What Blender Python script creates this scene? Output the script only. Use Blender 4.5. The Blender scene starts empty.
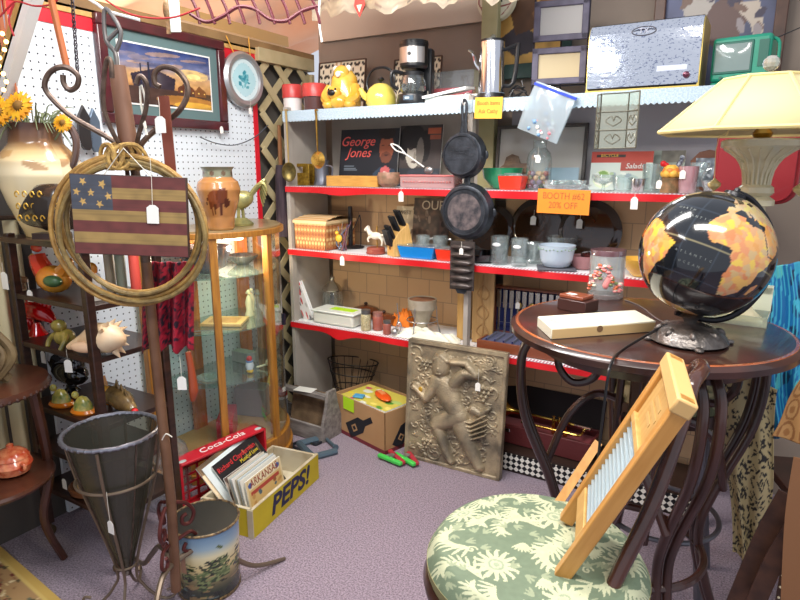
import bpy, math, random
import numpy as np
from mathutils import Vector, Matrix, Euler
R_ = math.radians
PI = math.pi
SC = bpy.context.scene
COL = SC.collection
random.seed(7)

# ------------------------------------------------------------ camera
CAM_H, YAW, PITCH, FPX = 1.5, R_(30.6), R_(12.5), 600.0
cam = bpy.data.cameras.new('camera'); cam.sensor_width = 36; cam.lens = 36 * FPX / 800; cam.clip_start = 0.02
camo = bpy.data.objects.new('camera', cam); COL.objects.link(camo)
camo.location = (0, 0, CAM_H); camo.rotation_euler = (R_(90) - PITCH, 0, YAW)
SC.camera = camo
# ------------------------------------------------------------ world and lights
SC.view_settings.view_transform = 'Standard'; SC.view_settings.look = 'None'
SC.view_settings.exposure = 0.42; SC.view_settings.gamma = 1.0
SC.view_settings.use_curve_mapping = False
w = bpy.data.worlds.new('world'); SC.world = w; w.use_nodes = True
w.node_tree.nodes['Background'].inputs[0].default_value = (0.80, 0.84, 0.95, 1)
w.node_tree.nodes['Background'].inputs[1].default_value = 0.62
def area(name, loc, rot, sx, sy, power, col):
    l = bpy.data.lights.new(name, 'AREA'); l.shape = 'RECTANGLE'; l.size = sx; l.size_y = sy
    l.energy = power; l.color = col
    o = bpy.data.objects.new(name, l); COL.objects.link(o); o.location = loc; o.rotation_euler = rot
    return o
area('ceiling_light_shelves', (-1.25, 1.5, 2.5), (R_(22), 0, 0), 1.3, 0.25, 32, (1, 0.97, 0.93))
area('ceiling_light_table', (0.05, 0.75, 2.5), (0, R_(0), 0), 1.2, 0.3, 28, (1, 0.95, 0.88))
area('ceiling_light_left', (-1.5, 0.2, 2.5), (R_(15), R_(30), 0), 0.9, 0.3, 10, (0.95, 0.97, 1))

area('added_cloth_fill', (-3.6, 1.5, 1.9), (R_(180), 0, 0), 1.5, 2.5, 45, (1, 0.9, 0.8))  # added upward fill below the peach cloth, only to brighten it
# ------------------------------------------------------------ maths: where a sight line meets a real plane of the room
Fv = Vector((-math.sin(YAW) * math.cos(PITCH), math.cos(YAW) * math.cos(PITCH), -math.sin(PITCH)))
Rv = Vector((math.cos(YAW), math.sin(YAW), 0))
Uv = Rv.cross(Fv)
CP = Vector((0, 0, CAM_H))
def ray(px, py): return Fv + Rv * ((px - 400) / FPX) + Uv * ((300 - py) / FPX)
def P(px, py, X=None, Y=None, Z=None):
    d = ray(px, py)
    t = X / d.x if X is not None else (Y / d.y if Y is not None else (Z - CAM_H) / d.z)
    return CP + d * t
def PV(px, py, o, n):       # plane through o with normal n
    d = ray(px, py); n = Vector(n)
    return CP + d * ((Vector(o) - CP).dot(n) / d.dot(n))
def sx(px, Y, z):
    u = (px - 400) / FPX; dz = z - CAM_H
    return (u * (Fv.y * Y + Fv.z * dz) - Rv.y * Y) / (Rv.x - u * Fv.x)
def sy(px, X, z):
    u = (px - 400) / FPX; dz = z - CAM_H
    return (u * (Fv.x * X + Fv.z * dz) - Rv.x * X) / (Rv.y - u * Fv.y)
def depth(p): return (Vector(p) - CP).dot(Fv)
def rad(l, r, Y, z):        # radius of a round thing standing at depth Y
    m = (l + r) / 2; x = sx(m, Y, z); return (r - l) / 2 * depth((x, Y, z)) / FPX
def hgt(px, py, Y, z): return P(px, py, Y=Y).z - z

# ------------------------------------------------------------ materials
def lin(c):
    if max(c) > 1.0 or True:
        c = [x / 255.0 for x in c]
    return tuple(((x / 12.92) if x <= 0.04045 else ((x + 0.055) / 1.055) ** 2.4) for x in c) + (1,)
_M = {}
def mat(name, col, rough=0.5, metal=0.0, col2=None, nscale=20, bump=0.0, bscale=60, coat=0.0, emit=0, stretch=None, detail=4, spec=0.5, sheen=0, lo=0.35, hi=0.65):
    if name in _M: return _M[name]
    m = bpy.data.materials.new(name); m.use_nodes = True; nt = m.node_tree; b = nt.nodes['Principled BSDF']
    b.inputs['Base Color'].default_value = lin(col); b.inputs['Roughness'].default_value = rough
    b.inputs['Metallic'].default_value = metal; b.inputs['Coat Weight'].default_value = coat
    b.inputs['Specular IOR Level'].default_value = spec
    if sheen: b.inputs['Sheen Weight'].default_value = sheen
    tc = nt.nodes.new('ShaderNodeTexCoord'); mp = nt.nodes.new('ShaderNodeMapping'); nt.links.new(tc.outputs['Object'], mp.inputs[0])
    if stretch: mp.inputs['Scale'].default_value = stretch
    if col2:
        n = nt.nodes.new('ShaderNodeTexNoise'); n.inputs['Scale'].default_value = nscale; n.inputs['Detail'].default_value = detail
        r = nt.nodes.new('ShaderNodeValToRGB'); r.color_ramp.elements[0].position = lo; r.color_ramp.elements[1].position = hi
        r.color_ramp.elements[0].color = lin(col); r.color_ramp.elements[1].color = lin(col2)
        nt.links.new(mp.outputs[0], n.inputs['Vector']); nt.links.new(n.outputs['Fac'], r.inputs[0]); nt.links.new(r.outputs[0], b.inputs['Base Color'])
    if bump:
        n = nt.nodes.new('ShaderNodeTexNoise'); n.inputs['Scale'].default_value = bscale; n.inputs['Detail'].default_value = 3
        bp = nt.nodes.new('ShaderNodeBump'); bp.inputs['Strength'].default_value = bump; bp.inputs['Distance'].default_value = 0.01
        nt.links.new(mp.outputs[0], n.inputs['Vector']); nt.links.new(n.outputs['Fac'], bp.inputs['Height']); nt.links.new(bp.outputs[0], b.inputs['Normal'])
    if emit:
        b.inputs['Emission Color'].default_value = lin(col); b.inputs['Emission Strength'].default_value = emit
    _M[name] = m; return m
def glass(name, tint=(240, 248, 248), frost=0.05, rough=0.04, gmax=0.8):
    if name in _M: return _M[name]
    m = bpy.data.materials.new(name); m.use_nodes = True; nt = m.node_tree; nt.nodes.clear()
    out = nt.nodes.new('ShaderNodeOutputMaterial'); tr = nt.nodes.new('ShaderNodeBsdfTransparent'); tr.inputs[0].default_value = lin(tint)
    gl = nt.nodes.new('ShaderNodeBsdfGlossy'); gl.inputs['Roughness'].default_value = rough
    df = nt.nodes.new('ShaderNodeBsdfDiffuse'); df.inputs[0].default_value = lin(tint)
    lw = nt.nodes.new('ShaderNodeLayerWeight'); lw.inputs[0].default_value = 0.35
    m1 = nt.nodes.new('ShaderNodeMixShader'); m1.inputs[0].default_value = frost
    m2 = nt.nodes.new('ShaderNodeMixShader')
    mr = nt.nodes.new('ShaderNodeMapRange'); mr.inputs['To Min'].default_value = 0.05; mr.inputs['To Max'].default_value = gmax
    nt.links.new(lw.outputs['Facing'], mr.inputs[0]); nt.links.new(mr.outputs[0], m2.inputs[0])
    nt.links.new(tr.outputs[0], m1.inputs[1]); nt.links.new(df.outputs[0], m1.inputs[2])
    nt.links.new(m1.outputs[0], m2.inputs[1]); nt.links.new(gl.outputs[0], m2.inputs[2]); nt.links.new(m2.outputs[0], out.inputs[0])
    _M[name] = m; return m
def vcol(name='painted', rough=0.5, coat=0.0, metal=0.0, bump=0, bscale=300):   # colours drawn by the canvas class below
    if name in _M: return _M[name]
    m = mat(name, (200, 200, 200), rough, metal, coat=coat, bump=bump, bscale=bscale); nt = m.node_tree
    a = nt.nodes.new('ShaderNodeAttribute'); a.attribute_name = 'Col'
    nt.links.new(a.outputs['Color'], nt.nodes['Principled BSDF'].inputs['Base Color']); return m

# ------------------------------------------------------------ a small drawing canvas for printed and painted surfaces
class Canvas:
    def __init__(s, w, h, col):
        s.w, s.h = w, h; s.a = np.zeros((h, w, 3)); s.a[:] = col
        s.U, s.V = np.meshgrid((np.arange(w) + .5) / w, (np.arange(h) + .5) / h)
    def mask(s, m, col, al=1.0):
        m = m.astype(float)[..., None] * al; s.a = s.a * (1 - m) + np.array(col) * m; return s
    def ell(s, cx, cy, rx, ry, col, ang=0, al=1.0):
        c, n = math.cos(ang), math.sin(ang); dx, dy = s.U - cx, s.V - cy
        return s.mask(((dx * c + dy * n) / rx) ** 2 + ((-dx * n + dy * c) / ry) ** 2 <= 1, col, al)
    def rect(s, x0, y0, x1, y1, col, al=1.0): return s.mask((s.U >= x0) & (s.U <= x1) & (s.V >= y0) & (s.V <= y1), col, al)
    def inpoly(s, pts):
        ins = np.zeros(s.U.shape, bool); n = len(pts)
        for i in range(n):
            x1, y1 = pts[i]; x2, y2 = pts[(i + 1) % n]
            if y1 == y2: continue
            ins ^= ((y1 > s.V) != (y2 > s.V)) & (s.U < (x2 - x1) * (s.V - y1) / (y2 - y1) + x1)
        return ins
    def poly(s, pts, col, al=1.0): return s.mask(s.inpoly(pts), col, al)
    def line(s, pts, wd, col, asp=1.0, al=1.0):
        m = np.zeros(s.U.shape, bool)
        for (x1, y1), (x2, y2) in zip(pts[:-1], pts[1:]):
            dx, dy = x2 - x1, (y2 - y1) * asp; L = dx * dx + dy * dy + 1e-12
            t = np.clip(((s.U - x1) * dx + (s.V - y1) * asp * dy) / L, 0, 1)
            m |= (s.U - x1 - t * dx) ** 2 + ((s.V - y1) * asp - t * dy) ** 2 <= wd * wd
        return s.mask(m, col, al)
    def grad(s, stops):
        v = s.V.ravel()
        for k in range(3): s.a[..., k] = np.interp(v, [q[0] for q in stops], [q[1][k] for q in stops]).reshape(s.U.shape)
        return s
    def noise(s, n, amp, seed=1, mask=None):
        r = np.random.RandomState(seed); g = r.rand(n + 2, n + 2)
        x, y = s.U * n, s.V * n; i, j = x.astype(int), y.astype(int); fx, fy = x - i, y - j
        val = (g[j, i] * (1 - fx) + g[j, i + 1] * fx) * (1 - fy) + (g[j + 1, i] * (1 - fx) + g[j + 1, i + 1] * fx) * fy
        k = (1 + (val - .5) * 2 * amp)[..., None]
        s.a = np.where((mask if mask is not None else np.ones(s.U.shape, bool))[..., None], s.a * k, s.a); return s
    def blobs(s, n, cols, r0, r1, box=(0, 0, 1, 1), seed=3, al=1.0):
        q = random.Random(seed)
        for _ in range(n):
            s.ell(q.uniform(box[0], box[2]), q.uniform(box[1], box[3]), q.uniform(r0, r1), q.uniform(r0, r1), q.choice(cols), q.uniform(0, 3), al)
        return s
    def at(s, u, v):
        return lin(np.clip(s.a[min(s.h - 1, max(0, int(v * s.h))), min(s.w - 1, max(0, int(u * s.w)))], 0, 255))

# ------------------------------------------------------------ mesh builder
def catmull(p, n=6, closed=False):
    p = [Vector(q) for q in p]; out = []; N = len(p)
    if N < 3: return p
    for i in range(N if closed else N - 1):
        if closed: a, b, c, d = p[i - 1], p[i], p[(i + 1) % N], p[(i + 2) % N]
        else: a, b, c, d = p[max(i - 1, 0)], p[i], p[i + 1], p[min(i + 2, N - 1)]
        for k in range(n):
            t = k / n
            out.append(0.5 * ((2 * b) + (c - a) * t + (2 * a - 5 * b + 4 * c - d) * t * t + (3 * b - a - 3 * c + d) * t ** 3))
    if not closed: out.append(p[-1])
    return out
class B:
    def __init__(s): s.v = []; s.f = []; s.m = []; s.c = None
    def add(s, vs, fs, mi=0):
        o = len(s.v); s.v += [tuple(q) for q in vs]; s.f += [tuple(o + i for i in f) for f in fs]; s.m += [mi] * len(fs); return s
    def box(s, c, d, rot=None, mi=0, taper=1.0):
        vs = []
        for z in (-1, 1):
            k = taper if z > 0 else 1
            for x, y in ((-1, -1), (1, -1), (1, 1), (-1, 1)): vs.append(Vector((x * d[0] / 2 * k, y * d[1] / 2 * k, z * d[2] / 2)))
        if rot is not None: M = Euler(rot).to_matrix() if not isinstance(rot, Matrix) else rot; vs = [M @ q for q in vs]
        vs = [q + Vector(c) for q in vs]
        return s.add(vs, [(0, 3, 2, 1), (4, 5, 6, 7), (0, 1, 5, 4), (1, 2, 6, 5), (2, 3, 7, 6), (3, 0, 4, 7)], mi)
    def lathe(s, prof, seg=28, c=(0, 0, 0), mi=0, rot=None, sc=(1, 1)):
        vs = []; fs = []; n = len(prof); M = Euler(rot).to_matrix() if rot is not None else None
        for r, z in prof:
            for k in range(seg):
                a = 2 * PI * k / seg; q = Vector((r * math.cos(a) * sc[0], r * math.sin(a) * sc[1], z))
                vs.append((M @ q if M else q) + Vector(c))
        for i in range(n - 1):
            for k in range(seg):
                k2 = (k + 1) % seg; fs.append((i * seg + k, i * seg + k2, (i + 1) * seg + k2, (i + 1) * seg + k))
        if prof[0][0] > 1e-5: fs.append(tuple(reversed(range(seg)))) if getattr(s, 'cap', True) else None
        if prof[-1][0] > 1e-5 and getattr(s, 'cap', True): fs.append(tuple((n - 1) * seg + k for k in range(seg)))
        return s.add(vs, fs, mi)
    def tube(s, pts, r, closed=False, seg=8, sm=6, mi=0):
        n0 = len(pts)
        if sm and n0 > 2:
            if isinstance(r, (list, tuple)):
                rr = []
                M = n0 if closed else n0 - 1
                for i in range(M):
                    for k in range(sm): rr.append(r[i] * (1 - k / sm) + r[(i + 1) % n0] * k / sm)
                if not closed: rr.append(r[-1])
                r = rr
            pts = catmull(pts, sm, closed)
        pts = [Vector(q) for q in pts]; n = len(pts)
        if not isinstance(r, (list, tuple)): r = [r] * n
        vs = []; fs = []; up = None
        for i in range(n):
            if closed: t = pts[(i + 1) % n] - pts[i - 1]
            else: t = pts[min(i + 1, n - 1)] - pts[max(i - 1, 0)]
            if t.length < 1e-9: t = Vector((0, 0, 1))
            t.normalize()
            if up is None: up = Vector((0, 0, 1)) if abs(t.z) < 0.9 else Vector((1, 0, 0))
            a = t.cross(up)
            if a.length < 1e-6: a = t.orthogonal()
            a.normalize(); b = t.cross(a).normalized(); up = -b if False else a.cross(t).normalized()
            for k in range(seg):
                g = 2 * PI * k / seg; vs.append(pts[i] + (a * math.cos(g) + b * math.sin(g)) * r[i])
        for i in range(n if closed else n - 1):
            j = (i + 1) % n
            for k in range(seg):
                k2 = (k + 1) % seg; fs.append((i * seg + k, j * seg + k, j * seg + k2, i * seg + k2))
        if not closed: fs.append(tuple(range(seg))); fs.append(tuple(reversed([(n - 1) * seg + k for k in range(seg)])))
        return s.add(vs, fs, mi)
    def cyl(s, a, b, r0, r1=None, seg=16, mi=0): return s.tube([a, b], [r0, r0 if r1 is None else r1], seg=seg, sm=0, mi=mi)
    def ball(s, c, r, seg=14, rings=8, mi=0, rot=None):
        if not isinstance(r, (tuple, list)): r = (r, r, r)
        M = Euler(rot).to_matrix() if rot is not None else None; vs = []; fs = []
        for i in range(rings + 1):
            th = PI * i / rings
            for k in range(seg):
                a = 2 * PI * k / seg; q = Vector((r[0] * math.sin(th) * math.cos(a), r[1] * math.sin(th) * math.sin(a), r[2] * math.cos(th)))
                vs.append((M @ q if M else q) + Vector(c))
        for i in range(rings):
            for k in range(seg):
                k2 = (k + 1) % seg
                fs.append((i * seg + k, (i + 1) * seg + k, (i + 1) * seg + k2, i * seg + k2))
        return s.add(vs, fs, mi)
    def prism(s, out, d0, d1, axis='Y', mi=0, M=None):   # outline (a, b) pushed along the axis
        n = len(out); vs = []
        for d in (d0, d1):
            for a, b in out:
                q = Vector((a, d, b)) if axis == 'Y' else (Vector((a, b, d)) if axis == 'Z' else Vector((d, a, b)))
                vs.append(M @ q if M else q)
        fs = [tuple(range(n)), tuple(reversed(range(n, 2 * n)))] + [(i, i + n, (i + 1) % n + n, (i + 1) % n) for i in range(n)]
        return s.add(vs, fs, mi)
    def grid(s, fn, nu, nv, canvas=None, mi=0, flip=False):
        o = len(s.v); vs = []; fs = []
        if canvas is not None and s.c is None: s.c = [(1, 1, 1, 1)] * o
        for j in range(nv + 1):
            for i in range(nu + 1):
                u, v = i / nu, j / nv; vs.append(fn(u, v))
                if canvas is not None: s.c.append(canvas.at(u, v))
        for j in range(nv):
            for i in range(nu):
                a = j * (nu + 1) + i; q = (a, a + 1, a + nu + 2, a + nu + 1); fs.append(q[::-1] if flip else q)
        return s.add(vs, fs, mi)
    def mesh(s, name, mats, ang=38):
        me = bpy.data.meshes.new(name); me.from_pydata(s.v, [], s.f); me.validate()
        if not isinstance(mats, (list, tuple)): mats = [mats]
        for m in mats: me.materials.append(m)
        if len(me.polygons) == len(s.m): me.polygons.foreach_set('material_index', s.m)
        me.polygons.foreach_set('use_smooth', [True] * len(me.polygons))
        me.set_sharp_from_angle(angle=R_(ang))
        if s.c is not None:
            s.c += [(1, 1, 1, 1)] * (len(s.v) - len(s.c)); at = me.color_attributes.new('Col', 'FLOAT_COLOR', 'POINT')
            at.data.foreach_set('color', [x for q in s.c for x in q])
        me.update(); return me
def obj(name, b, mats, parent=None, loc=(0, 0, 0), rot=(0, 0, 0), bevel=0, ang=38, label=None, kind=None):
    o = bpy.data.objects.new(name, b.mesh(name, mats, ang) if isinstance(b, B) else b); COL.objects.link(o)
    if parent: o.parent = parent
    o.location = loc; o.rotation_euler = rot
    if bevel:
        m = o.modifiers.new('bevel', 'BEVEL'); m.width = bevel; m.segments = 2; m.limit_method = 'ANGLE'; m.angle_limit = R_(50)
    if label: o['label'] = label
    if kind: o['kind'] = kind
    return o
def thing(name, label, cat, loc=(0, 0, 0), rz=0, group=None, rx=0, ry=0):
    o = bpy.data.objects.new(name, None); COL.objects.link(o); o.empty_display_size = 0.05
    o.location = loc; o.rotation_euler = (rx, ry, rz); o['label'] = label; o['category'] = cat
    if group: o['group'] = group
    return o
def solo(name, b, mats, label, cat, loc=(0, 0, 0), rot=(0, 0, 0), group=None, bevel=0, ang=38, kind=None):
    o = obj(name, b, mats, None, loc, rot, bevel, ang, label, kind); o['category'] = cat
    if group: o['group'] = group
    return o
def struct(name, b, m, loc=(0, 0, 0), bevel=0, parent=None):
    o = obj(name, b, m, parent, loc, bevel=bevel)
    if not parent: o['kind'] = 'structure'
    return o
def dup(root, loc=None, rz=None, label=None, group=None):
    r = root.copy(); COL.objects.link(r)
    if loc is not None: r.location = loc
    if rz is not None: r.rotation_euler = (r.rotation_euler[0], r.rotation_euler[1], rz)
    if label: r['label'] = label
    if group: r['group'] = group
    for ch in list(root.children):
        c = ch.copy(); COL.objects.link(c); c.parent = r
        for g in list(ch.children):
            d = g.copy(); COL.objects.link(d); d.parent = c
    return r
def text(name, s, size, m, parent, loc, rot=(R_(90), 0, 0), shear=0, ext=0.0008, align='CENTER', sxy=(1, 1), off=0):
    c = bpy.data.curves.new(name, 'FONT'); c.body = s; c.size = size; c.shear = shear; c.extrude = ext; c.offset = off
    c.align_x = align; c.align_y = 'CENTER'; c.resolution_u = 3
    t = bpy.data.objects.new(name, c); COL.objects.link(t); me = bpy.data.meshes.new_from_object(t); bpy.data.objects.remove(t)
    me.materials.clear(); me.materials.append(m)
    o = bpy.data.objects.new(name, me); COL.objects.link(o); o.parent = parent; o.location = loc; o.rotation_euler = rot; o.scale = (sxy[0], sxy[1], 1)
    return o
def frame_rot(xa, za):      # rotation whose local x is xa and whose local z is closest to za
    x = Vector(xa).normalized(); y = Vector(za).cross(x).normalized(); z = x.cross(y)
    return Matrix((x, y, z)).transposed()
def pic(fn_w, fn_h, canvas, nu, nv, y=0.0):   # an upright picture facing -y, centred on x, standing on z=0
    return B().grid(lambda u, v: ((u - .5) * fn_w, y, v * fn_h), nu, nv, canvas)

# common materials
WHT = mat('white_paint', (232, 232, 228), 0.55); BLK = mat('black_plastic', (22, 23, 26), 0.35); CREAM = mat('cream_paint', (225, 214, 180), 0.5)
DWOOD = mat('dark_stained_wood', (38, 22, 16), 0.35, col2=(62, 36, 26), nscale=8, stretch=(1, 1, 6), coat=0.15)
OAK = mat('golden_oak', (176, 120, 44), 0.4, col2=(150, 96, 34), nscale=14, stretch=(6, 6, 0.6), coat=0.2)
PINE = mat('pale_pine', (205, 165, 100), 0.5, col2=(190, 146, 82), nscale=12, stretch=(5, 5, 0.7))
IRON = mat('brown_wrought_iron', (74, 58, 50), 0.42, 0.6, col2=(110, 92, 80), nscale=40)
CASTI = mat('cast_iron', (38, 41, 46), 0.42, 0.5, col2=(66, 70, 78), nscale=18, bump=0.15, bscale=120)
CHROME = mat('chrome', (215, 217, 222), 0.12, 1.0); BRASS = mat('brass', (190, 150, 70), 0.28, 1.0, col2=(160, 120, 50), nscale=30)
RED = mat('red_edging', (208, 18, 28), 0.5); TAGM = mat('tag_card', (238, 236, 228), 0.6); STR = mat('string', (225, 220, 205), 0.8)
GL = glass('clear_glass'); GLF = glass('cloudy_glass', (244, 250, 250), 0.1, .04, .7); BLACKM = mat('soft_black', (15, 15, 16), 0.7)
PAINT = vcol('printed_card', 0.55); PAINTG = vcol('glazed_paint', 0.2, coat=0.5)
GOLD = mat('gold_paint', (205, 160, 60), 0.4, 0.4); COPPER = mat('copper', (150, 84, 56), 0.3, 0.9)
INK = mat('dark_ink', (30, 28, 45), 0.6)
_tag = None
def tag(parent, loc, rz=0, L=0.05, s=1.0, m=None):
    b = B(); w_, h_ = 0.011 * s, 0.034 * s
    b.prism([(-w_, -L - h_), (w_, -L - h_), (w_, -L - .008), (w_ * .4, -L), (-w_ * .4, -L), (-w_, -L - .008)], -.0006, .0006)
    b.tube([(0, 0, 0), (.002, -.002, -L * .5), (0, 0, -L)], 0.0008, seg=4, sm=2, mi=1)
    return obj('price_tag', b, [m or TAGM, STR], parent, loc, (0, 0, rz), label='white paper price tag on a string')
# ============================================================ STRUCTURE
ZS = [1.795, 1.393, 1.04, 0.61]; YF, YB, YW = 2.63, 3.0, 3.09
XL, XM, XR = -2.30, -1.17, -0.05
carpet = mat('lilac_carpet', (112, 95, 108), 0.95, col2=(176, 158, 172), nscale=150, bump=0.6, bscale=260, detail=3, sheen=0.3)
struct('floor', B().box((-1.2, 1.1, -0.05), (8, 4.6, 0.1)), carpet)
wallm = mat('taupe_wall_paint', (142, 128, 115), 0.85, col2=(134, 120, 107), nscale=3)
struct('wall_back', B().box((-0.1, YW + .05, 1.35), (4.6, .1, 2.7)), wallm)
struct('trim_1', B().box((-1.72, YW - .012, 2.46), (1.3, .02, .46)), mat('pale_upper_wall', (186, 170, 152), 0.8))  # upper wall band, paler than the rest and set slightly forward
struct('wall_left', B().box((-2.53, 1.0, 1.06), (.06, 4.2, 2.12)), mat('dark_board_wall', (90, 84, 78), 0.8))  # one even dark tone over the whole partition
peach = mat('peach_ceiling_cloth', (250, 196, 158), 0.8, col2=(244, 178, 136), nscale=2, emit=0)
b = B().grid(lambda u, v: (-6.0 + 4.0 * u, -1.2 + 6.2 * v, 2.95 - .75 * (1 - u) + .045 * math.sin(v * 46 + 2 * math.sin(u * 5)) + .02 * math.sin(v * 97 + u * 9)), 30, 160)
struct('ceiling', b, peach)
struct('trim_2', B().box((-5.9, 1.8, 1.5), (.05, 6.4, 3.2)), peach)
b = B().box((sx(487, 2.965, 1.6), 2.972, 1.35), (.085, .05, 2.7))
struct('trim_3', b, mat('olive_beige_post_paint', (158, 150, 106), 0.6, col2=(172, 164, 122), nscale=9), bevel=.004)
# pegboard panel with red edging
def pegmat():
    m = mat('white_pegboard', (222, 230, 236), 0.55); nt = m.node_tree; N = nt.nodes; L = nt.links
    tc = [n for n in N if n.type == 'TEX_COORD'][0]; sp = N.new('ShaderNodeSeparateXYZ'); L.new(tc.outputs['Object'], sp.inputs[0])
    def fr(o):
        a = N.new('ShaderNodeMath'); a.operation = 'DIVIDE'; a.inputs[1].default_value = 0.031; L.new(o, a.inputs[0])
        f = N.new('ShaderNodeMath'); f.operation = 'FRACT'; L.new(a.outputs[0], f.inputs[0])
        c = N.new('ShaderNodeMath'); c.operation = 'SUBTRACT'; c.inputs[1].default_value = .5; L.new(f.outputs[0], c.inputs[0]); return c.outputs[0]
    cb = N.new('ShaderNodeCombineXYZ'); L.new(fr(sp.outputs['Y']), cb.inputs[0]); L.new(fr(sp.outputs['Z']), cb.inputs[1])
    ln = N.new('ShaderNodeVectorMath'); ln.operation = 'LENGTH'; L.new(cb.outputs[0], ln.inputs[0])
    lt = N.new('ShaderNodeMath'); lt.operation = 'LESS_THAN'; lt.inputs[1].default_value = .12; L.new(ln.outputs['Value'], lt.inputs[0])
    mx = N.new('ShaderNodeMix'); mx.data_type = 'RGBA'; mx.inputs[6].default_value = lin((222, 230, 236)); mx.inputs[7].default_value = lin((52, 56, 66)); L.new(lt.outputs[0], mx.inputs[0])
    L.new(mx.outputs[2], N['Principled BSDF'].inputs['Base Color']); return m
t = thing('pegboard', 'white perforated hardboard panel edged with red on the left wall', 'pegboard', (-2.45, 1.30, 0.02))
obj('panel', B().box((-.015, .645, 1.04), (.02, 1.29, 2.08)), pegmat(), t)
redb = mat('red_tape', (214, 28, 44), .5)
obj('top_edging', B().box((-.003, .645, 2.055), (.006, 1.29, .055)), redb, t, label='red strip along the top edge')
obj('side_edging', B().box((-.003, 1.275, 1.01), (.006, .032, 2.03)), redb, t, label='red strip down the right edge')
obj('top_rail', B().box((-.01, .645, 2.095), (.03, 1.29, .03)), PINE, t)
# lattice panel
latm = mat('beige_lattice_wood', (192, 176, 136), .6, col2=(176, 160, 120), nscale=9)
t = thing('lattice_panel', 'beige diagonal wooden lattice panel in the corner between pegboard and shelves', 'lattice', (-2.45, 2.61, 0))
b = B(); Y0, Y1, Z0, Z1 = 0, .44, 0, 2.07
def clipseg(y, z, dy, dz, L_):
    ts = []
    lo, hi = -9, 9
    for q, dq, a, c in ((y, dy, Y0, Y1), (z, dz, Z0, Z1)):
        t1, t2 = (a - q) / dq, (c - q) / dq
        lo = max(lo, min(t1, t2)); hi = min(hi, max(t1, t2))
    return (lo, hi) if hi - lo > .03 else None
for sgn, xo in ((1, 0.0), (-1, .007)):
    k = -2.2
    while k < 2.6:
        r = clipseg(0, k, 1, sgn, 1)
        if r:
            a = Vector((xo, r[0], k + sgn * r[0])); c = Vector((xo, r[1], k + sgn * r[1])); n = Vector((0, -sgn, 1)).normalized() * .021
            b.add([a - n, c - n, c + n, a + n, a - n + Vector((.006, 0, 0)), c - n + Vector((.006, 0, 0)), c + n + Vector((.006, 0, 0)), a + n + Vector((.006, 0, 0))],
                  [(0, 3, 2, 1), (4, 5, 6, 7), (0, 1, 5, 4), (2, 3, 7, 6), (1, 2, 6, 5), (3, 0, 4, 7)])
        k += .20
obj('slats', b, latm, t)
b = B().box((.005, .22, 2.10), (.05, .48, .07)).box((.005, .455, 1.0), (.03, .03, 2.1))
obj('frame', b, latm, t, bevel=.003)
struct('trim_4', B().box((-2.49, .7 + 1.1, 2.145), (.09, 2.6, .05)), mat('rafter_wood', (150, 118, 76), .6, col2=(128, 98, 62), nscale=8))
# timber rafters above the partition
solo('timber_rafter', B().box((0, 0, 0), (.06, 1.0, .06)), mat('pale_rafter_wood', (205, 165, 105), .6), 'pale wooden rafter under the peach cloth above the clock', 'rafter', (-2.62, 2.62, 2.25), (R_(2), 0, R_(8)))

# ============================================================ SHELVING
stone = mat('brown_stone_tiles', (150, 126, 100), 0.8)
def tilemat(name, c1, c2, mort, sc_):
    m = mat(name, c1, .8); nt = m.node_tree; N = nt.nodes; L = nt.links
    tc = [n for n in N if n.type == 'TEX_COORD'][0]; mp = [n for n in N if n.type == 'MAPPING'][0]; mp.inputs['Rotation'].default_value = (R_(90), 0, 0)
    br = N.new('ShaderNodeTexBrick'); br.inputs['Scale'].default_value = sc_; br.inputs['Color1'].default_value = lin(c1); br.inputs['Color2'].default_value = lin(c2); br.inputs['Mortar'].default_value = lin(mort)
    br.inputs['Brick Width'].default_value = .72; br.inputs['Row Height'].default_value = .62; br.inputs['Mortar Size'].default_value = .012; br.offset = .37
    L.new(mp.outputs[0], br.inputs['Vector']); L.new(br.outputs['Color'], N['Principled BSDF'].inputs['Base Color']); return m
tile = tilemat('brown_stone_tile_panel', (196, 160, 122), (180, 146, 110), (150, 124, 98), 5.0)
lacem = mat('pale_blue_lace', (196, 212, 222), .7, col2=(164, 188, 204), nscale=160, detail=1)
linerm = mat('white_shelf_paper', (236, 236, 238), .6)
def linerdots():
    m = mat('white_dotted_trim', (238, 238, 240), .6); nt = m.node_tree; N = nt.nodes; L = nt.links
    tc = [n for n in N if n.type == 'TEX_COORD'][0]; sp = N.new('ShaderNodeSeparateXYZ'); L.new(tc.outputs['Object'], sp.inputs[0])
    a = N.new('ShaderNodeMath'); a.operation = 'DIVIDE'; a.inputs[1].default_value = .016; L.new(sp.outputs['X'], a.inputs[0])
    f = N.new('ShaderNodeMath'); f.operation = 'FRACT'; L.new(a.outputs[0], f.inputs[0])
    lt = N.new('ShaderNodeMath'); lt.operation = 'LESS_THAN'; lt.inputs[1].default_value = .5; L.new(f.outputs[0], lt.inputs[0])
    mx = N.new('ShaderNodeMix'); mx.data_type = 'RGBA'; mx.inputs[6].default_value = lin((240, 240, 242)); mx.inputs[7].default_value = lin((190, 120, 140)); L.new(lt.outputs[0], mx.inputs[0])
    L.new(mx.outputs[2], N['Principled BSDF'].inputs['Base Color']); return m
dots = linerdots()
grayp = mat('grey_painted_board', (176, 168, 158), .7, col2=(164, 156, 146), nscale=5)
lav = mat('lavender_grey_board', (178, 174, 180), .7)
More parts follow.
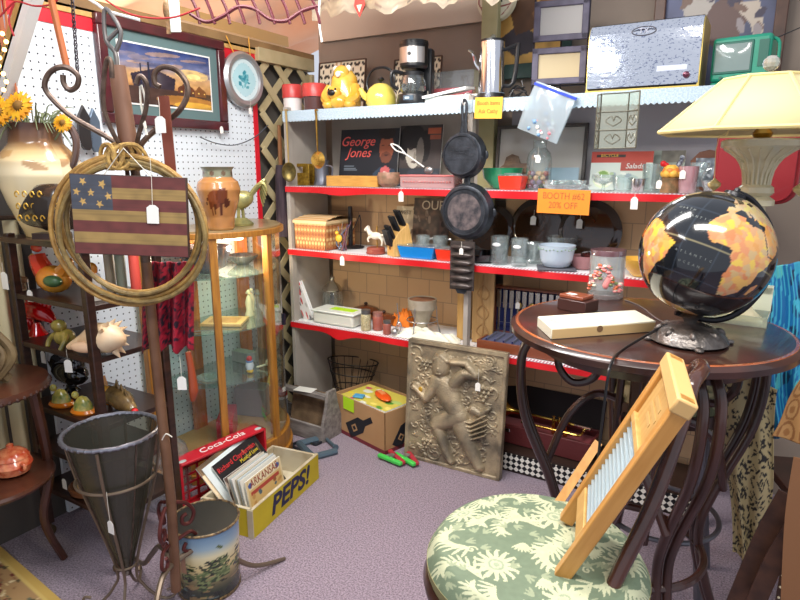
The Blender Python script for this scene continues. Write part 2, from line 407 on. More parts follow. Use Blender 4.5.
def unit(x0, x1, label, sag):
    t = thing('shelving_unit', label, 'shelves', (x0, YF, 0)); W_ = x1 - x0; D = YB - YF
    for xx in ((0.012, W_ - .012) if x0 < -2 else (W_ - .012,)):
        obj('side_post', B().box((xx, .02, .91), (.024, .04, 1.82)), grayp, t, bevel=.002)
    if x0 < -2: obj('end_panel', B().box((.006, D / 2 + .02, .9), (.01, D - .05, 1.78)), grayp, t)
    obj('upper_back_panel', B().box((W_ / 2, D + .006, 1.59), (W_ if W_ < 1.1 and x0 > -1.2 else W_ - .1, .008, .40)), lav if x0 > -1.2 else grayp, t)
    obj('tiled_back_panel', B().box((W_ / 2, D + .006, .70), (W_ - .07, .008, 1.38)), tile, t, label='back panel of brown stone look tiles')
    for i, z in enumerate(ZS):
        s = obj('shelf', B().box((W_ / 2, D / 2, z - .012), (W_, D - .005, .02)), WHT, t)
        if i == 0:
            pts = []; n = int(W_ / .022); b = B()
            for k in range(n * 4 + 1):
                x = W_ * k / (n * 4); pts.append((x, z - .048 - .008 * abs(math.sin(PI * k / 4))))
            b.prism([(0, z + .003)] + pts + [(W_, z + .003)], -.006, -.003); b.box((W_ / 2, D / 2 - .01, z + .0005), (W_, D - .02, .004))
            obj('lace_edging', b, lacem, s, label='pale blue lace hanging over the edge')
        else:
            obj('shelf_paper', B().box((W_ / 2, D / 2 - .006, z - .0005), (W_, D, .005)), linerm, s)
            obj('dotted_border', B().box((W_ / 2, .006, z + .0025), (W_, .028, .002)), dots, s, label='pierced border along the front')
            n = 60; b = B(); up = []; dn = []
            for k in range(n + 1):
                x = W_ * k / n; q = 0
                for (c_, w_, a_) in sag.get(i, []): q += a_ * math.exp(-((x - c_) / w_) ** 2)
                up.append((x, z - .0)); dn.append((x, z - .03 - q))
            b.grid(lambda u, v: (up[int(round(u * n))][0], -.009 - .004 * math.sin(u * 23) * v, up[int(round(u * n))][1] * (1 - v) + dn[int(round(u * n))][1] * v), n, 2)
            obj('red_edging', b, RED, s)
    return t
unit(XL, XM, 'white painted shelving unit of four papered shelves beside the lattice', {1: [(.38, .12, .012)], 3: [(.35, .07, .03), (.9, .2, .006)], 2: [(.5, .3, .004)]})
unit(XM + .002, XR, 'white painted shelving unit behind the round table', {1: [(.3, .2, .004)]})
# checkered kick board
def checkm():
    m = mat('black_white_checks', (20, 20, 20), .4); nt = m.node_tree; N = nt.nodes; L = nt.links
    tc = [n for n in N if n.type == 'TEX_COORD'][0]; mp = [n for n in N if n.type == 'MAPPING'][0]; mp.inputs['Rotation'].default_value = (0, R_(45), 0); mp.inputs['Location'].default_value = (.003, .5, .003)
    ck = N.new('ShaderNodeTexChecker'); ck.inputs['Scale'].default_value = 1 / .02; ck.inputs['Color1'].default_value = lin((16, 16, 18)); ck.inputs['Color2'].default_value = lin((236, 232, 220))
    L.new(mp.outputs[0], ck.inputs['Vector']); L.new(ck.outputs['Color'], N['Principled BSDF'].inputs['Base Color']); return m
t = thing('display_riser', 'low dark riser with a black and white checkered front under the shelves', 'riser', (XM + .06, 2.655, 0))
obj('riser_body', B().box((.5, .16, .055), (1.0, .3, .11)), mat('dark_riser_wood', (52, 34, 26), .5), t)
obj('checkered_front', B().box((.5, .006, .056), (1.0, .006, .085)), checkm(), t, label='front strip of black and white diamonds')
# ============================================================ ON THE TOP SHELF
Z1 = ZS[0] + .003; FC = R_(0)
def at_(px, Y, z): return (sx(px, Y, z), Y, z)
# canisters
def canister(px0, px1, pyt, body, label):
    r = rad(px0, px1, 2.73, Z1); h = hgt((px0 + px1) / 2, pyt, 2.73, Z1)
    t = thing('storage_tub', label, 'tub', at_((px0 + px1) / 2, 2.73, Z1), group='red lidded tubs')
    obj('tub', B().lathe([(r * .86, 0), (r * .92, h * .55)], 28), body, t)
    obj('lid', B().lathe([(r, h * .52), (r, h * .96), (r * .94, h), (0.001, h)], 28), mat('red_plastic', (196, 66, 62), .35), t)
canister(283, 303, 85, mat('frosted_plastic', (226, 218, 214), .4), 'small frosted tub with red lid, outermost on the top shelf')
canister(303, 327, 84, mat('dark_red_content', (88, 58, 56), .25), 'small tub of dark contents with red lid beside the yellow cookie jar')
# scroll panels leaning on the wall
cv = Canvas(90, 40, (222, 214, 190))
for c in range(6):
    for r_ in range(3):
        x, y = (c + .5) / 6, (r_ + .5) / 3
        if c in (2,): continue
        for (dx, dy) in ((-.05, -.1), (.05, .1), (.05, -.1), (-.05, .1)): cv.ell(x + dx, y + dy, .026, .05, (36, 34, 30), .7 * (1 if dx * dy > 0 else -1))
        cv.ell(x, y, .02, .045, (60, 52, 40))
cv.rect(.36, 0, .5, 1, (190, 160, 120)).rect(.4, 0, .45, 1, (235, 225, 205))
for (a, b_, tp, bt, lab) in ((316, 362, 60, 100, 'cream and black scrollwork panel behind the yellow cookie jar'), (391, 438, 57, 100, 'cream and black scrollwork panel behind the coffee maker')):
    xa, xb = sx(a, 2.93, 1.9), sx(b_, 2.93, 1.9); h = hgt((a + b_) / 2, tp, 2.93, Z1)
    t = thing('scrollwork_panel', lab, 'wall plaque', ((xa + xb) / 2, 2.945, Z1 + .002), rx=R_(-6), group='scrollwork panels')
    obj('panel', pic(xb - xa - .01, h, cv, 90, 40), PAINT, t)
    w2 = (xb - xa) / 2; obj('border', B().box((0, .004, h / 2), (w2 * 2, .006, h + .006)).box((0, -.002, h), (w2 * 2, .01, .006)).box((-w2, -.002, h / 2), (.006, .01, h)).box((w2, -.002, h / 2), (.006, .01, h)), mat('dark_bronze', (70, 50, 40), .5), t)
# yellow cookie jar
x, y, z = at_(345, 2.74, Z1); H = hgt(345, 66, 2.74, Z1); yel = mat('yellow_glaze', (238, 198, 84), .2, col2=(220, 154, 44), nscale=9, coat=.6)
t = thing('cookie_jar', 'yellow glazed sitting animal cookie jar with open black mouth', 'cookie jar', (x, y, z), R_(8))
b = B().lathe([(.07, 0), (.088, .02), (.086, H * .35), (.072, H * .62)], 30, sc=(1, .9))
for sx_ in (-1, 1):
    b.ball((sx_ * .062, -.062, .022), (.034, .045, .026)); b.tube([(sx_ * .07, -.02, H * .5), (sx_ * .088, -.05, H * .28), (sx_ * .05, -.085, H * .12)], [.03, .028, .022])
b.ball((-.018, -.085, H * .36), (.04, .03, .035)); b.ball((.0, -.07, H * .16), (.05, .035, .04))
obj('body', b, yel, t)
b = B().lathe([(.073, H * .62), (.068, H * .74), (.045, H * .88), (.02, H * .96), (.001, H * .98)], 30, sc=(1, .9)).ball((0, -.03, H * .8), (.045, .04, .045))
hd = obj('head_lid', b, yel, t)
for ex in (-.04, .035): obj('ear', B().ball((ex, -.02, H * .93), (.016, .012, .018)), mat('white_glaze', (238, 232, 218), .25), hd, label='white ear')
obj('flower', B().ball((-.0, -.072, H * .78), (.016, .008, .016)), mat('white_glaze', (238, 232, 218), .25), hd, label='small white flower')
obj('mouth', B().ball((-.02, -.112, H * .35), (.022, .009, .016)).ball((-.036, -.108, H * .42), .006).ball((.002, -.108, H * .43), .006), BLK, t, label='black open mouth and eyes')
# kettle
x, y, z = at_(381, 2.72, Z1); r = .078
ky = mat('yellow_enamel', (226, 208, 96), .2, coat=.6)
t = thing('tea_kettle', 'pale yellow enamel tea kettle with arched black handle', 'kettle', (x, y, z), R_(5))
obj('body', B().lathe([(r * .85, 0), (r, .02), (r * .98, .055), (r * .8, .09), (.045, .105)], 32), ky, t)
obj('spout', B().tube([(-.05, -.01, .035), (-.09, -.01, .06), (-.115, -.01, .095)], [.022, .017, .013]), ky, t)
obj('lid', B().lathe([(.046, .103), (.035, .113), (.012, .118), (.001, .118)]), ky, t)
obj('lid_knob', B().lathe([(.006, .117), (.007, .126), (.018, .134), (.014, .144), (.001, .146)]), BLK, t)
obj('handle', B().tube([(-.07, 0, .08), (-.08, 0, .13), (-.045, 0, .185), (.03, 0, .19), (.075, 0, .15), (.072, 0, .085)], .0065), BLK, t)
# coffee maker
x, y, z = at_(414, 2.72, Z1); H = hgt(414, 41, 2.72, Z1)
t = thing('coffee_maker', 'black and steel drip coffee maker with glass carafe', 'coffee maker', (x, y, z), R_(12))
obj('base', B().lathe([(.082, 0), (.084, .02), (.076, .05)], 32, c=(0, -.01, 0)).box((0, .06, .03), (.13, .1, .06)), BLK, t, bevel=.003)
obj('column', B().box((.035, .07, H * .48), (.085, .06, H * .85)), BLK, t, bevel=.008)
obj('filter_housing', B().lathe([(.058, H * .56), (.068, H * .6), (.070, H * .93)], 32, c=(0, -.005, 0)), BLK, t)
obj('steel_panel', B().grid(lambda u, v: (.0715 * math.sin((u - .5) * 2.2), -.005 - .0715 * math.cos((u - .5) * 2.2), H * (.64 + .24 * v)), 16, 2), mat('brushed_steel', (196, 190, 184), .35, .9), t)
obj('badge', B().lathe([(.009, 0), (.009, .002), (.006, .002), (.006, .0008)], 20, c=(0, -.078, H * .77), rot=(R_(90), 0, 0)), BLK, t)
obj('lid', B().lathe([(.072, H * .93), (.07, H * .985), (.06, H), (.001, H)], 32, c=(0, -.005, 0)), BLK, t)
ca = obj('carafe', B().lathe([(.05, .052), (.064, .07), (.066, .1), (.052, .135), (.05, .15)], 32, c=(0, -.015, 0)), glass('smoky_glass', (170, 180, 185), .12), t)
obj('carafe_band', B().lathe([(.053, .136), (.054, .152), (.04, .158), (.001, .158)], 32, c=(0, -.015, 0)), BLK, ca)
obj('carafe_handle', B().tube([(-.05, -.03, .15), (-.095, -.05, .155), (-.1, -.05, .1), (-.07, -.035, .075)], .009), BLK, ca)
obj('display', B().box((0, -.092, .028), (.05, .006, .022)), mat('display_blue_grey', (86, 104, 120), .2), t)
obj('digits', B().box((-.006, -.0955, .028), (.022, .001, .009)), mat('display_digits', (200, 214, 220), .4), t)
tag(t, (.085, -.05, .06))
# boxes and papers beside it
x, y, z = at_(453, 2.75, Z1)
solo('flat_box', B().box((0, 0, .016), (.27, .15, .032)), mat('white_carton', (224, 222, 212), .5), 'flat white carton under a striped magazine on the top shelf', 'box', (x + .02, y, z), bevel=.002)
cv = Canvas(40, 30, (214, 206, 186)).rect(0, .78, 1, 1, (70, 70, 72)).rect(0, .9, 1, 1, (200, 200, 200)).rect(0, 0, 1, .1, (140, 120, 100))
b = B().grid(lambda u, v: ((u - .5) * .22, (v - .5) * .15, .0065), 40, 30, cv).box((0, 0, 0), (.22, .15, .012))
solo('magazine', b, PAINT, 'thin striped magazine lying tilted on the flat white carton', 'magazine', (x - .02, y - .01, z + .052), (R_(6), R_(-9), R_(6)))
t = thing('plastic_case', 'clear plastic case with red box inside behind the magazine', 'case', (sx(455, 2.9, 1.9), 2.9, Z1))
obj('case', B().box((0, 0, .085), (.24, .08, .17)), glass('thin_glass', (240, 246, 248), .06), t)
obj('red_carton', B().box((.0, 0, .07), (.21, .05, .045)), mat('red_carton_paint', (196, 50, 62), .5), t)
# percolator
x, y, z = at_(491, 2.71, Z1); H = hgt(491, 38, 2.71, Z1)
t = thing('coffee_percolator', 'tall polished chrome percolator with curved spout and black handle', 'percolator', (x, y, z), R_(10))
obj('body', B().lathe([(.058, .028), (.062, .032), (.055, H * .93)], 36), CHROME, t)
obj('base', B().lathe([(.06, 0), (.064, .006), (.06, .03)], 36), BLK, t)
obj('front_dial', B().lathe([(.014, 0), (.012, .008), (.001, .008)], 16, c=(-.0, -.06, .018), rot=(R_(90), 0, 0)), CHROME, t)
ld = obj('lid', B().lathe([(.057, H * .93), (.056, H * .965), (.03, H * .985), (.001, H * .99)], 36), BLK, t)
obj('glass_knob', B().lathe([(.006, H * .98), (.012, H), (.013, H * 1.03), (.001, H * 1.06)], 16), GLF, ld)
obj('spout', B().tube([(-.052, 0, H * .52), (-.075, 0, H * .62), (-.088, 0, H * .76), (-.112, 0, H * .83)], [.014, .010, .008, .006]), CHROME, t)
obj('handle', B().tube([(.055, 0, H * .8), (.11, 0, H * .86), (.115, 0, H * .84), (.1, 0, H * .28), (.055, 0, H * .24)], [.008, .009, .010, .010, .008], sm=3), BLK, t)
# price note hanging from the edge
def note(px0, px1, py0, py1, Y, m, lines, label, inkm, sz, rz=0, ry=0):
    a, c = P(px0, py0, Y=Y), P(px1, py1, Y=Y); w_, h_ = c.x - a.x, a.z - c.z
    t = thing('price_note', label, 'sign', ((a.x + c.x) / 2, Y, (a.z + c.z) / 2), rz, ry=ry)
    obj('card', B().box((0, 0, 0), (w_, .0015, h_)), m, t)
    for i, l in enumerate(lines): text('lettering', l, sz, inkm, t, (0, -.0012, h_ * (.22 - .38 * i)), sxy=(.85, 1))
    return t
note(475, 502, 98, 118, YF - .016, mat('yellow_card', (246, 184, 60), .6), ['Booth items', 'Ask Cathy'], 'small yellow handwritten card on the lace edge below the percolator', mat('orange_ink', (170, 104, 40), .6), .026, ry=R_(2))
note(538, 589, 189, 215, YF - .018, mat('orange_card', (248, 140, 36), .6), ['BOOTH #62', '20% OFF'], 'larger orange card reading BOOTH #62 20% OFF on the second shelf edge', mat('brown_ink', (176, 98, 44), .6), .04, ry=R_(1))
# black metal bits by percolator
b = B()
for k in range(7):
    a = random.uniform(0, 6.28); b.tube([(random.uniform(-.05, .05), random.uniform(-.02, .02), .006), (random.uniform(-.04, .04), 0, random.uniform(.03, .06)), (random.uniform(-.06, .06), random.uniform(-.02, .02), random.uniform(.01, .09))], .0035, seg=6)
b.tube([(-.05, 0, .006), (0, .04, .006), (.05, 0, .006), (0, -.04, .006)], .004, closed=True, seg=6)
solo('wire_trivet', b, BLK, 'small tangle of black wire trivets beside the percolator', 'trivet', at_(519, 2.72, Z1))
# picture behind: orange with a dark bird, green border
a, c = P(497, 0, Y=3.045), P(562, 62, Y=3.045)
cv = Canvas(60, 80, (204, 160, 84)).poly([(.0, .25), (.35, .42), (.6, .3), (.62, .12), (.3, .08)], (66, 60, 66)).poly([(.3, .3), (.2, .55), (.35, .8), (.55, .98), (.8, 1), (.62, .7), (.6, .35)], (96, 66, 44)).poly([(.55, .5), (.75, .7), (1, .8), (.9, .5), (.7, .3)], (128, 90, 56)).noise(12, .12)
W_, H_ = c.x - a.x + .08, 2.55 - c.z
t = thing('bird_picture', 'tall framed picture of a dark bird on ochre hanging above the percolator', 'picture', (a.x + W_ / 2 - .04, 3.045, c.z - .06))
obj('frame', B().box((0, .008, H_ / 2), (W_, .016, H_)), mat('dark_green_frame', (42, 72, 66), .5), t, bevel=.003)
obj('print', pic(W_ - .1, H_ - .1, cv, 60, 80, -.002), PAINT, t, loc=(.0, 0, .07))
# double frame on an easel
t = thing('double_photo_frame', 'tiered metal stand holding two grey frames with blank tan cards', 'picture frame', (sx(562, 2.86, 1.9), 2.80, Z1), R_(10))
gw = mat('blue_grey_wood', (98, 92, 112), .55, col2=(78, 72, 90), nscale=20); W_ = .235
zt = hgt(562, 0, 2.8, Z1)
obj('stand', B().tube([(-W_ / 2, .02, .0), (-W_ / 2, .015, zt + .03)], .004, sm=0).tube([(W_ / 2, .02, .0), (W_ / 2, .015, zt + .03)], .004, sm=0).tube([(-W_ / 2, .018, .06), (W_ / 2, .018, .06)], .004, sm=0).tube([(-W_ / 2, .018, zt), (W_ / 2, .018, zt)], .004, sm=0).tube([(0, .12, 0), (0, .02, zt * .8)], .004, sm=0), mat('dark_iron_rod', (52, 46, 52), .5, .5), t)
for k, (z0, z1) in enumerate(((zt * .16, zt * .53), (zt * .60, zt * 1.0))):
    f = obj('frame', B().box((0, 0, z0 + .012), (W_, .018, .026)).box((0, 0, z1 - .012), (W_, .018, .026)).box((-W_ / 2 + .014, 0, (z0 + z1) / 2), (.028, .018, z1 - z0)).box((W_ / 2 - .014, 0, (z0 + z1) / 2), (.028, .018, z1 - z0)), gw, t, bevel=.003)
    obj('card', B().box((0, .002, (z0 + z1) / 2), (W_ - .05, .003, z1 - z0 - .04)), mat('tan_card', (190, 172, 136), .6) if k == 0 else mat('grey_card', (176, 172, 168), .6), f)
# chrome bread box
l, r_ = sx(588, 2.68, 1.9), sx(700, 2.68, 1.9); W_ = r_ - l; H = hgt(640, 20, 2.68, Z1)
t = thing('bread_box', 'large polished chrome bread box with gold sides on the top shelf', 'bread box', ((l + r_) / 2, 2.68, Z1), R_(0))
gs = mat('gold_metal', (196, 172, 92), .35, .6)
prof = [(.0, .012), (.0, H - .045), (.012, H - .018), (.035, H - .003), (.26, H), (.26, .012)]
for sgn in (-1, 1):
    obj('end_cap', B().prism(prof, sgn * W_ / 2 - .004, sgn * W_ / 2 + .004, axis='X'), gs, t, label='gold coloured end')
cv = None
ff = [(0, .02), (0, H - .045), (.012, H - .018), (.035, H - .003)]
b = B()
for i in range(3):
    (y0, z0), (y1, z1) = ff[i], ff[i + 1]; b.add([(-W_ / 2, y0 - .004, z0), (W_ / 2, y0 - .004, z0), (W_ / 2, y1 - .004, z1 + .002), (-W_ / 2, y1 - .004, z1 + .002)], [(0, 1, 2, 3)])
b.add([(-W_ / 2, .03, H), (W_ / 2, .03, H), (W_ / 2, .26, H + .002), (-W_ / 2, .26, H + .002)], [(0, 1, 2, 3)])
obj('chrome_door', b, mat('painted_reflection_chrome', (226, 230, 238), .09, 1.0, col2=(150, 158, 184), nscale=110, bump=.14, bscale=9, lo=.58, hi=.64, stretch=(1, 1, 1.6)), t, ang=60)  # bluish speckle in the colour stands in for mirrored reflections
obj('base', B().box((0, .13, .006), (W_ + .01, .27, .012)), gs, t)
obj('emblem_ring', B().tube([(.045 * math.cos(q * .524) , -.006, H * .84 + .016 * math.sin(q * .524)) for q in range(12)], .0022, closed=True, seg=6), mat('etched_metal', (120, 120, 130), .3, .8), t)
text('emblem', 'TX', .03, mat('etched_metal', (120, 120, 130), .3, .8), t, (0, -.006, H * .84))
obj('door_knob', B().lathe([(.006, 0), (.012, .006), (.012, .014), (.001, .018)], 16, c=(W_ * .4, -.004, .05), rot=(R_(90), 0, 0)), mat('purple_knob', (90, 40, 60), .25, .4), t)
obj('name_plate', B().box((W_ * .27, -.005, .08), (.11, .002, .02)), mat('plate_silver', (190, 196, 210), .3, .6), t)
# little green television
x, y, z = at_(737, 2.74, Z1); H = hgt(741, 35, 2.74, Z1); tv = mat('teal_plastic', (30, 140, 112), .35)
t = thing('portable_television', 'small teal green portable television on the top shelf behind the lamp', 'television', (x, y, z), R_(-8))
W_ = .2
obj('cabinet', B().box((0, .06, H * .56), (W_, .13, H * .86)), tv, t, bevel=.012)
obj('foot', B().box((0, .05, H * .06), (W_ * .95, .12, H * .12)), tv, t, bevel=.006)
obj('screen_surround', B().box((-.025, -.006, H * .58), (W_ * .68, .006, H * .62)), mat('dark_teal', (20, 92, 76), .4), t, bevel=.003)
obj('screen', B().grid(lambda u, v: (-.025 + (u - .5) * W_ * .6, -.010 - .006 * (1 - (2 * u - 1) ** 2) * (1 - (2 * v - 1) ** 2), H * (.32 + .52 * v)), 12, 12), mat('grey_tv_screen', (128, 144, 140), .12, coat=.6), t)
obj('control_panel', B().box((W_ * .38, -.006, H * .62), (W_ * .16, .006, H * .5)), mat('dark_teal', (20, 92, 76), .4), t)
for k in range(3): obj('button', B().cyl((-.06 + k * .045, -.003, H * .2), (-.06 + k * .045, -.012, H * .2), .006), mat('dark_teal', (20, 92, 76), .4), t)
obj('carry_handle', B().tube([(W_ / 2, .02, H * .9), (W_ / 2 + .02, .02, H * .8), (W_ / 2 + .02, .02, H * .4), (W_ / 2, .02, H * .3)], .006, sm=3), tv, t)
obj('antenna', B().cyl((W_ * .4, .1, H * .93), (W_ * 1.15, .12, H * 1.25), .0025, .0015), BLK, t)
# western painting behind
a, c = P(655, 10, Y=3.05), P(782, 60, Y=3.05); W_ = c.x - a.x; H_ = .62
cv = Canvas(80, 80, (92, 96, 122)).noise(6, .3, 2).ell(.32, .62, .14, .2, (176, 168, 158), .3).poly([(.3, .4), (.45, .62), (.62, .7), (.8, .55), (.7, .35), (.5, .3)], (104, 82, 76)).poly([(.62, .6), (.85, .62), (.92, .4), (.85, .3), (.8, .45)], (190, 176, 160)).blobs(14, [(120, 96, 84), (150, 140, 140), (72, 66, 80)], .02, .07, (.2, .2, .9, .8), 5)
t = thing('horse_painting', 'framed dusky painting of a rider on a horse above the green television', 'painting', (a.x + W_ / 2, 3.05, c.z - .25 + .12))
fb = mat('brown_picture_frame', (92, 62, 46), .45, col2=(70, 46, 34), nscale=12)
f = .045; obj('frame', B().box((0, 0, f / 2), (W_, .03, f)).box((0, 0, H_ - f / 2), (W_, .03, f)).box((-W_ / 2 + f / 2, 0, H_ / 2), (f, .03, H_ - 2 * f)).box((W_ / 2 - f / 2, 0, H_ / 2), (f, .03, H_ - 2 * f)), fb, t, bevel=.004)
obj('canvas', pic(W_ - 2 * f + .01, H_ - 2 * f + .01, cv, 80, 80, .008), PAINT, t, loc=(0, 0, f))
# round hanging plate and paper flower valance high up
a = P(476, 3, Y=2.75)
cv = Canvas(60, 60, (214, 204, 176)).ell(.5, .5, .47, .47, (150, 60, 60)).ell(.5, .5, .44, .44, (218, 210, 184)).rect(.3, .42, .7, .62, (60, 62, 56)).blobs(10, [(60, 60, 52), (110, 60, 52), (70, 90, 110)], .02, .06, (.2, .3, .8, .7), 4).rect(.1, .3, .9, .33, (140, 60, 56))
t = thing('hanging_plate', 'round painted plate with red rim hanging at the top of the wall', 'plate', (a.x, 3.0, P(476, 3, Y=3.0).z)); rr = .1
obj('dish', B().lathe([(rr * .6, .004), (rr * .62, .0), (rr, -.012), (rr * .99, -.016)], 36, rot=(R_(90), 0, 0)), CREAM, t)
obj('painted_face', B().grid(lambda u, v: (rr * .97 * (lambda p, q: p * math.sqrt(1 - q * q / 2))(2 * u - 1, 2 * v - 1), -.018, rr * .97 * (lambda p, q: q * math.sqrt(1 - p * p / 2))(2 * u - 1, 2 * v - 1)), 50, 50, cv), PAINT, t)
cv = Canvas(220, 30, (150, 134, 112)).blobs(150, [(178, 162, 138), (120, 92, 78), (72, 66, 88), (166, 150, 120), (84, 76, 68)], .004, .02, seed=8).noise(40, .15)
Yv = 2.4; xa, xb = sx(312, Yv, 2.2), sx(525, Yv, 2.2); zb = P(400, 8, Y=Yv).z
q = random.Random(2); ed = [q.uniform(0, .05) for _ in range(40)]
def vf(u, v):
    i = u * 38; k = int(i); e = ed[k] * (1 - i + k) + ed[k + 1] * (i - k)
    return (xa + (xb - xa) * u, Yv + .01 * math.sin(u * 30), zb + (.05 * (1 - u)) - e + v * (.22 + e))
solo('floral_valance', B().grid(vf, 200, 24, cv), PAINT, 'cut out border of faded flowers hanging overhead along the top', 'valance', ang=180)
solo('paper_heart', B().prism([(0, -.05), (.03, 0), (.022, .03), (0, .02), (-.022, .03), (-.03, 0)], -.002, 0).prism([(0, -.03), (.014, 0), (-.014, 0)], -.004, -.002, mi=1), [mat('coral_red', (206, 60, 52), .5), CREAM], 'small red pointed ornament hanging among the overhead flowers', 'ornament', (sx(360, Yv - .02, 2.1), Yv - .02, P(360, 5, Y=Yv - .02).z))
# zip bag
a = PV(556, 88, (0, YF - .04, 0), (0, 1, 0))
bagm = glass('crinkled_plastic', (214, 226, 232), .42, .12)
t = thing('zip_bag', 'clear zip bag of small pink and blue pieces hanging from the lace edge', 'bag', (a.x, YF - .03, a.z), ry=R_(22))
obj('pouch', B().grid(lambda u, v: ((u - .5) * .19, -.012 * math.sin(PI * v) * (1 + .4 * math.sin(u * 9 + v * 4)), -.205 * (1 - v)), 16, 16).grid(lambda u, v: ((u - .5) * .19, .01, -.205 * (1 - v)), 2, 2), bagm, t, ang=180)
obj('blue_zip', B().box((0, -.004, -.012), (.195, .006, .011)), mat('royal_blue', (34, 66, 196), .4), t, label='blue zip strip')
q = random.Random(4); b = B()
for k in range(22): b.ball((q.uniform(-.05, .06), 0, -.2 + abs(q.gauss(.03, .03))), q.uniform(.006, .012), 8, 5, mi=k % 3)
obj('contents', b, [mat('pink_bits', (206, 130, 140), .5), mat('blue_bits', (120, 160, 200), .5), WHT], t)
# three fold wire and glass panel
a, c = P(598, 95, Y=YF - .05), P(642, 148, Y=YF - .05)
t = thing('hinged_wire_panel', 'folding leaded glass and wire panel hanging under the bread box', 'hanging panel', (a.x, YF - .05, c.z)); H_ = a.z - c.z
wm = mat('tarnished_wire', (120, 118, 104), .4, .6); x0 = 0; dirs = [(.085, .0), (.045, -.04)]
px_ = Vector((0, 0, 0))
for k, (dx, dy) in enumerate([(.02, -.025), (.105, .0), (.045, -.035)]):
    e = Vector((dx, dy, 0)); b = B()
    for zz in (0, H_ / 3, H_ * 2 / 3, H_): b.tube([px_ + Vector((0, 0, zz)), px_ + e + Vector((0, 0, zz))], .0028, seg=6, sm=0)
    for s_ in (0, 1): b.tube([px_ + e * s_, px_ + e * s_ + Vector((0, 0, H_))], .0028, seg=6, sm=0)
    for zz in (H_ * .5, H_ * .17):
        m_ = px_ + e * .5 + Vector((0, 0, zz)); eu = e.normalized()
        for s_ in (-1, 1): b.tube([m_ - Vector((0, 0, .02)), m_ + eu * s_ * .03 * min(1, e.length * 12), m_ + Vector((0, 0, .018)) + eu * s_ * .01, m_], .0022, seg=5)
    f = obj('wire_frame', b, wm, t)
    obj('pane', B().add([px_, px_ + e, px_ + e + Vector((0, 0, H_)), px_ + Vector((0, 0, H_))], [(0, 1, 2, 3)]), glass('greenish_pane', (214, 222, 206), .3), f)
    px_ = px_ + e
# ============================================================ HANGING IRONWARE
def skillet(px, py, r, Y, label, hang, rz=0):
    p = P(px, py, Y=Y); t = thing('iron_skillet', label, 'skillet', p, rz, group=None)
    obj('pan', B().lathe([(.001, 0), (r * .76, .0), (r * .78, .004), (r * .81, .004), (r * .84, -.002), (r * .9, -.006), (r, -.045), (r * .965, -.045), (r * .85, -.01), (.001, -.008)], 48, rot=(R_(90), 0, 0)), CASTI, t)
    hl = [( -.016, r * .93), (-.013, r * 1.2), (-.011, r + hang - .02), (-.006, r + hang - .004), (.006, r + hang - .004), (.011, r + hang - .02), (.013, r * 1.2), (.016, r * .93)]
    hh = B().tube([(-.013, -.004+.03, r * .92), (-.008, -.004+.03, r + hang * .3), (-.011, -.004+.03, r + hang * .8), (0, -.004+.03, r + hang), (.011, -.004+.03, r + hang * .8), (.008, -.004+.03, r + hang * .3), (.013, -.004+.03, r * .92)], .0065, seg=6)
    hh.prism([(-.02, r * .9), (-.008, r + hang * .35), (.008, r + hang * .35), (.02, r * .9)], -.004+.026, -.004+.036)
    obj('handle', hh, CASTI, t)
    for sg in (-1, 1): obj('pour_lip', B().ball((sg * r * .97, .04, .0), (.014, .006, .02)), CASTI, t)
    return t
Yh = YF - .065
t1 = skillet(461, 155, .108, Yh, 'smaller black iron skillet hanging by its handle, upper of the pair', .135)
t2 = skillet(464, 212, .134, Yh + .01, 'larger black iron skillet with worn grey patch, lower of the pair', .06)
obj('worn_patch', B().lathe([(.001, .0018), (.085, .0015)], 40, rot=(R_(90), 0, 0)), mat('worn_iron', (120, 108, 108), .5, .3, col2=(56, 56, 62), nscale=26), t2, label='worn lighter centre')
obj('stamped_lettering', B().box((0, -.001, .02), (.06, .002, .004)).box((0, -.001, .008), (.045, .002, .004)).box((0, -.001, -.02), (.13, .002, .002)), CASTI, t1)
p = P(462, 243, Y=Yh + .02)
t = thing('corn_stick_pan', 'narrow ridged iron corn stick pan hanging below the two skillets', 'baking pan', p)
b = B().box((0, .008, -.11), (.125, .008, .235))
for k in range(6): b.ball((0, .0, -.02 - k * .037), (.058, .022, .0155), 20, 8)
obj('pan', b, mat('brown_grey_iron', (92, 82, 78), .4, .4, col2=(62, 56, 54), nscale=20), t, bevel=0)
obj('end_tab', B().prism([(-.03, -.225), (-.018, -.245), (.018, -.245), (.03, -.225)], 0, .01), CASTI, t)
tag(t, (.01, -.028, .01), L=.03, s=.9)
solo('hanging_hook', B().tube([(0, .04, .03), (0, -.02, .03), (0, -.06, .0), (0, -.045, -.02), (0, -.03, -.01)], .003), mat('white_wire', (225, 225, 222), .4), 'white wire hook over the lace edge holding the upper skillet', 'hook', (P(463, 108, Y=Yh - .03).x, Yh + .02, P(463, 103, Y=Yh).z + .01))
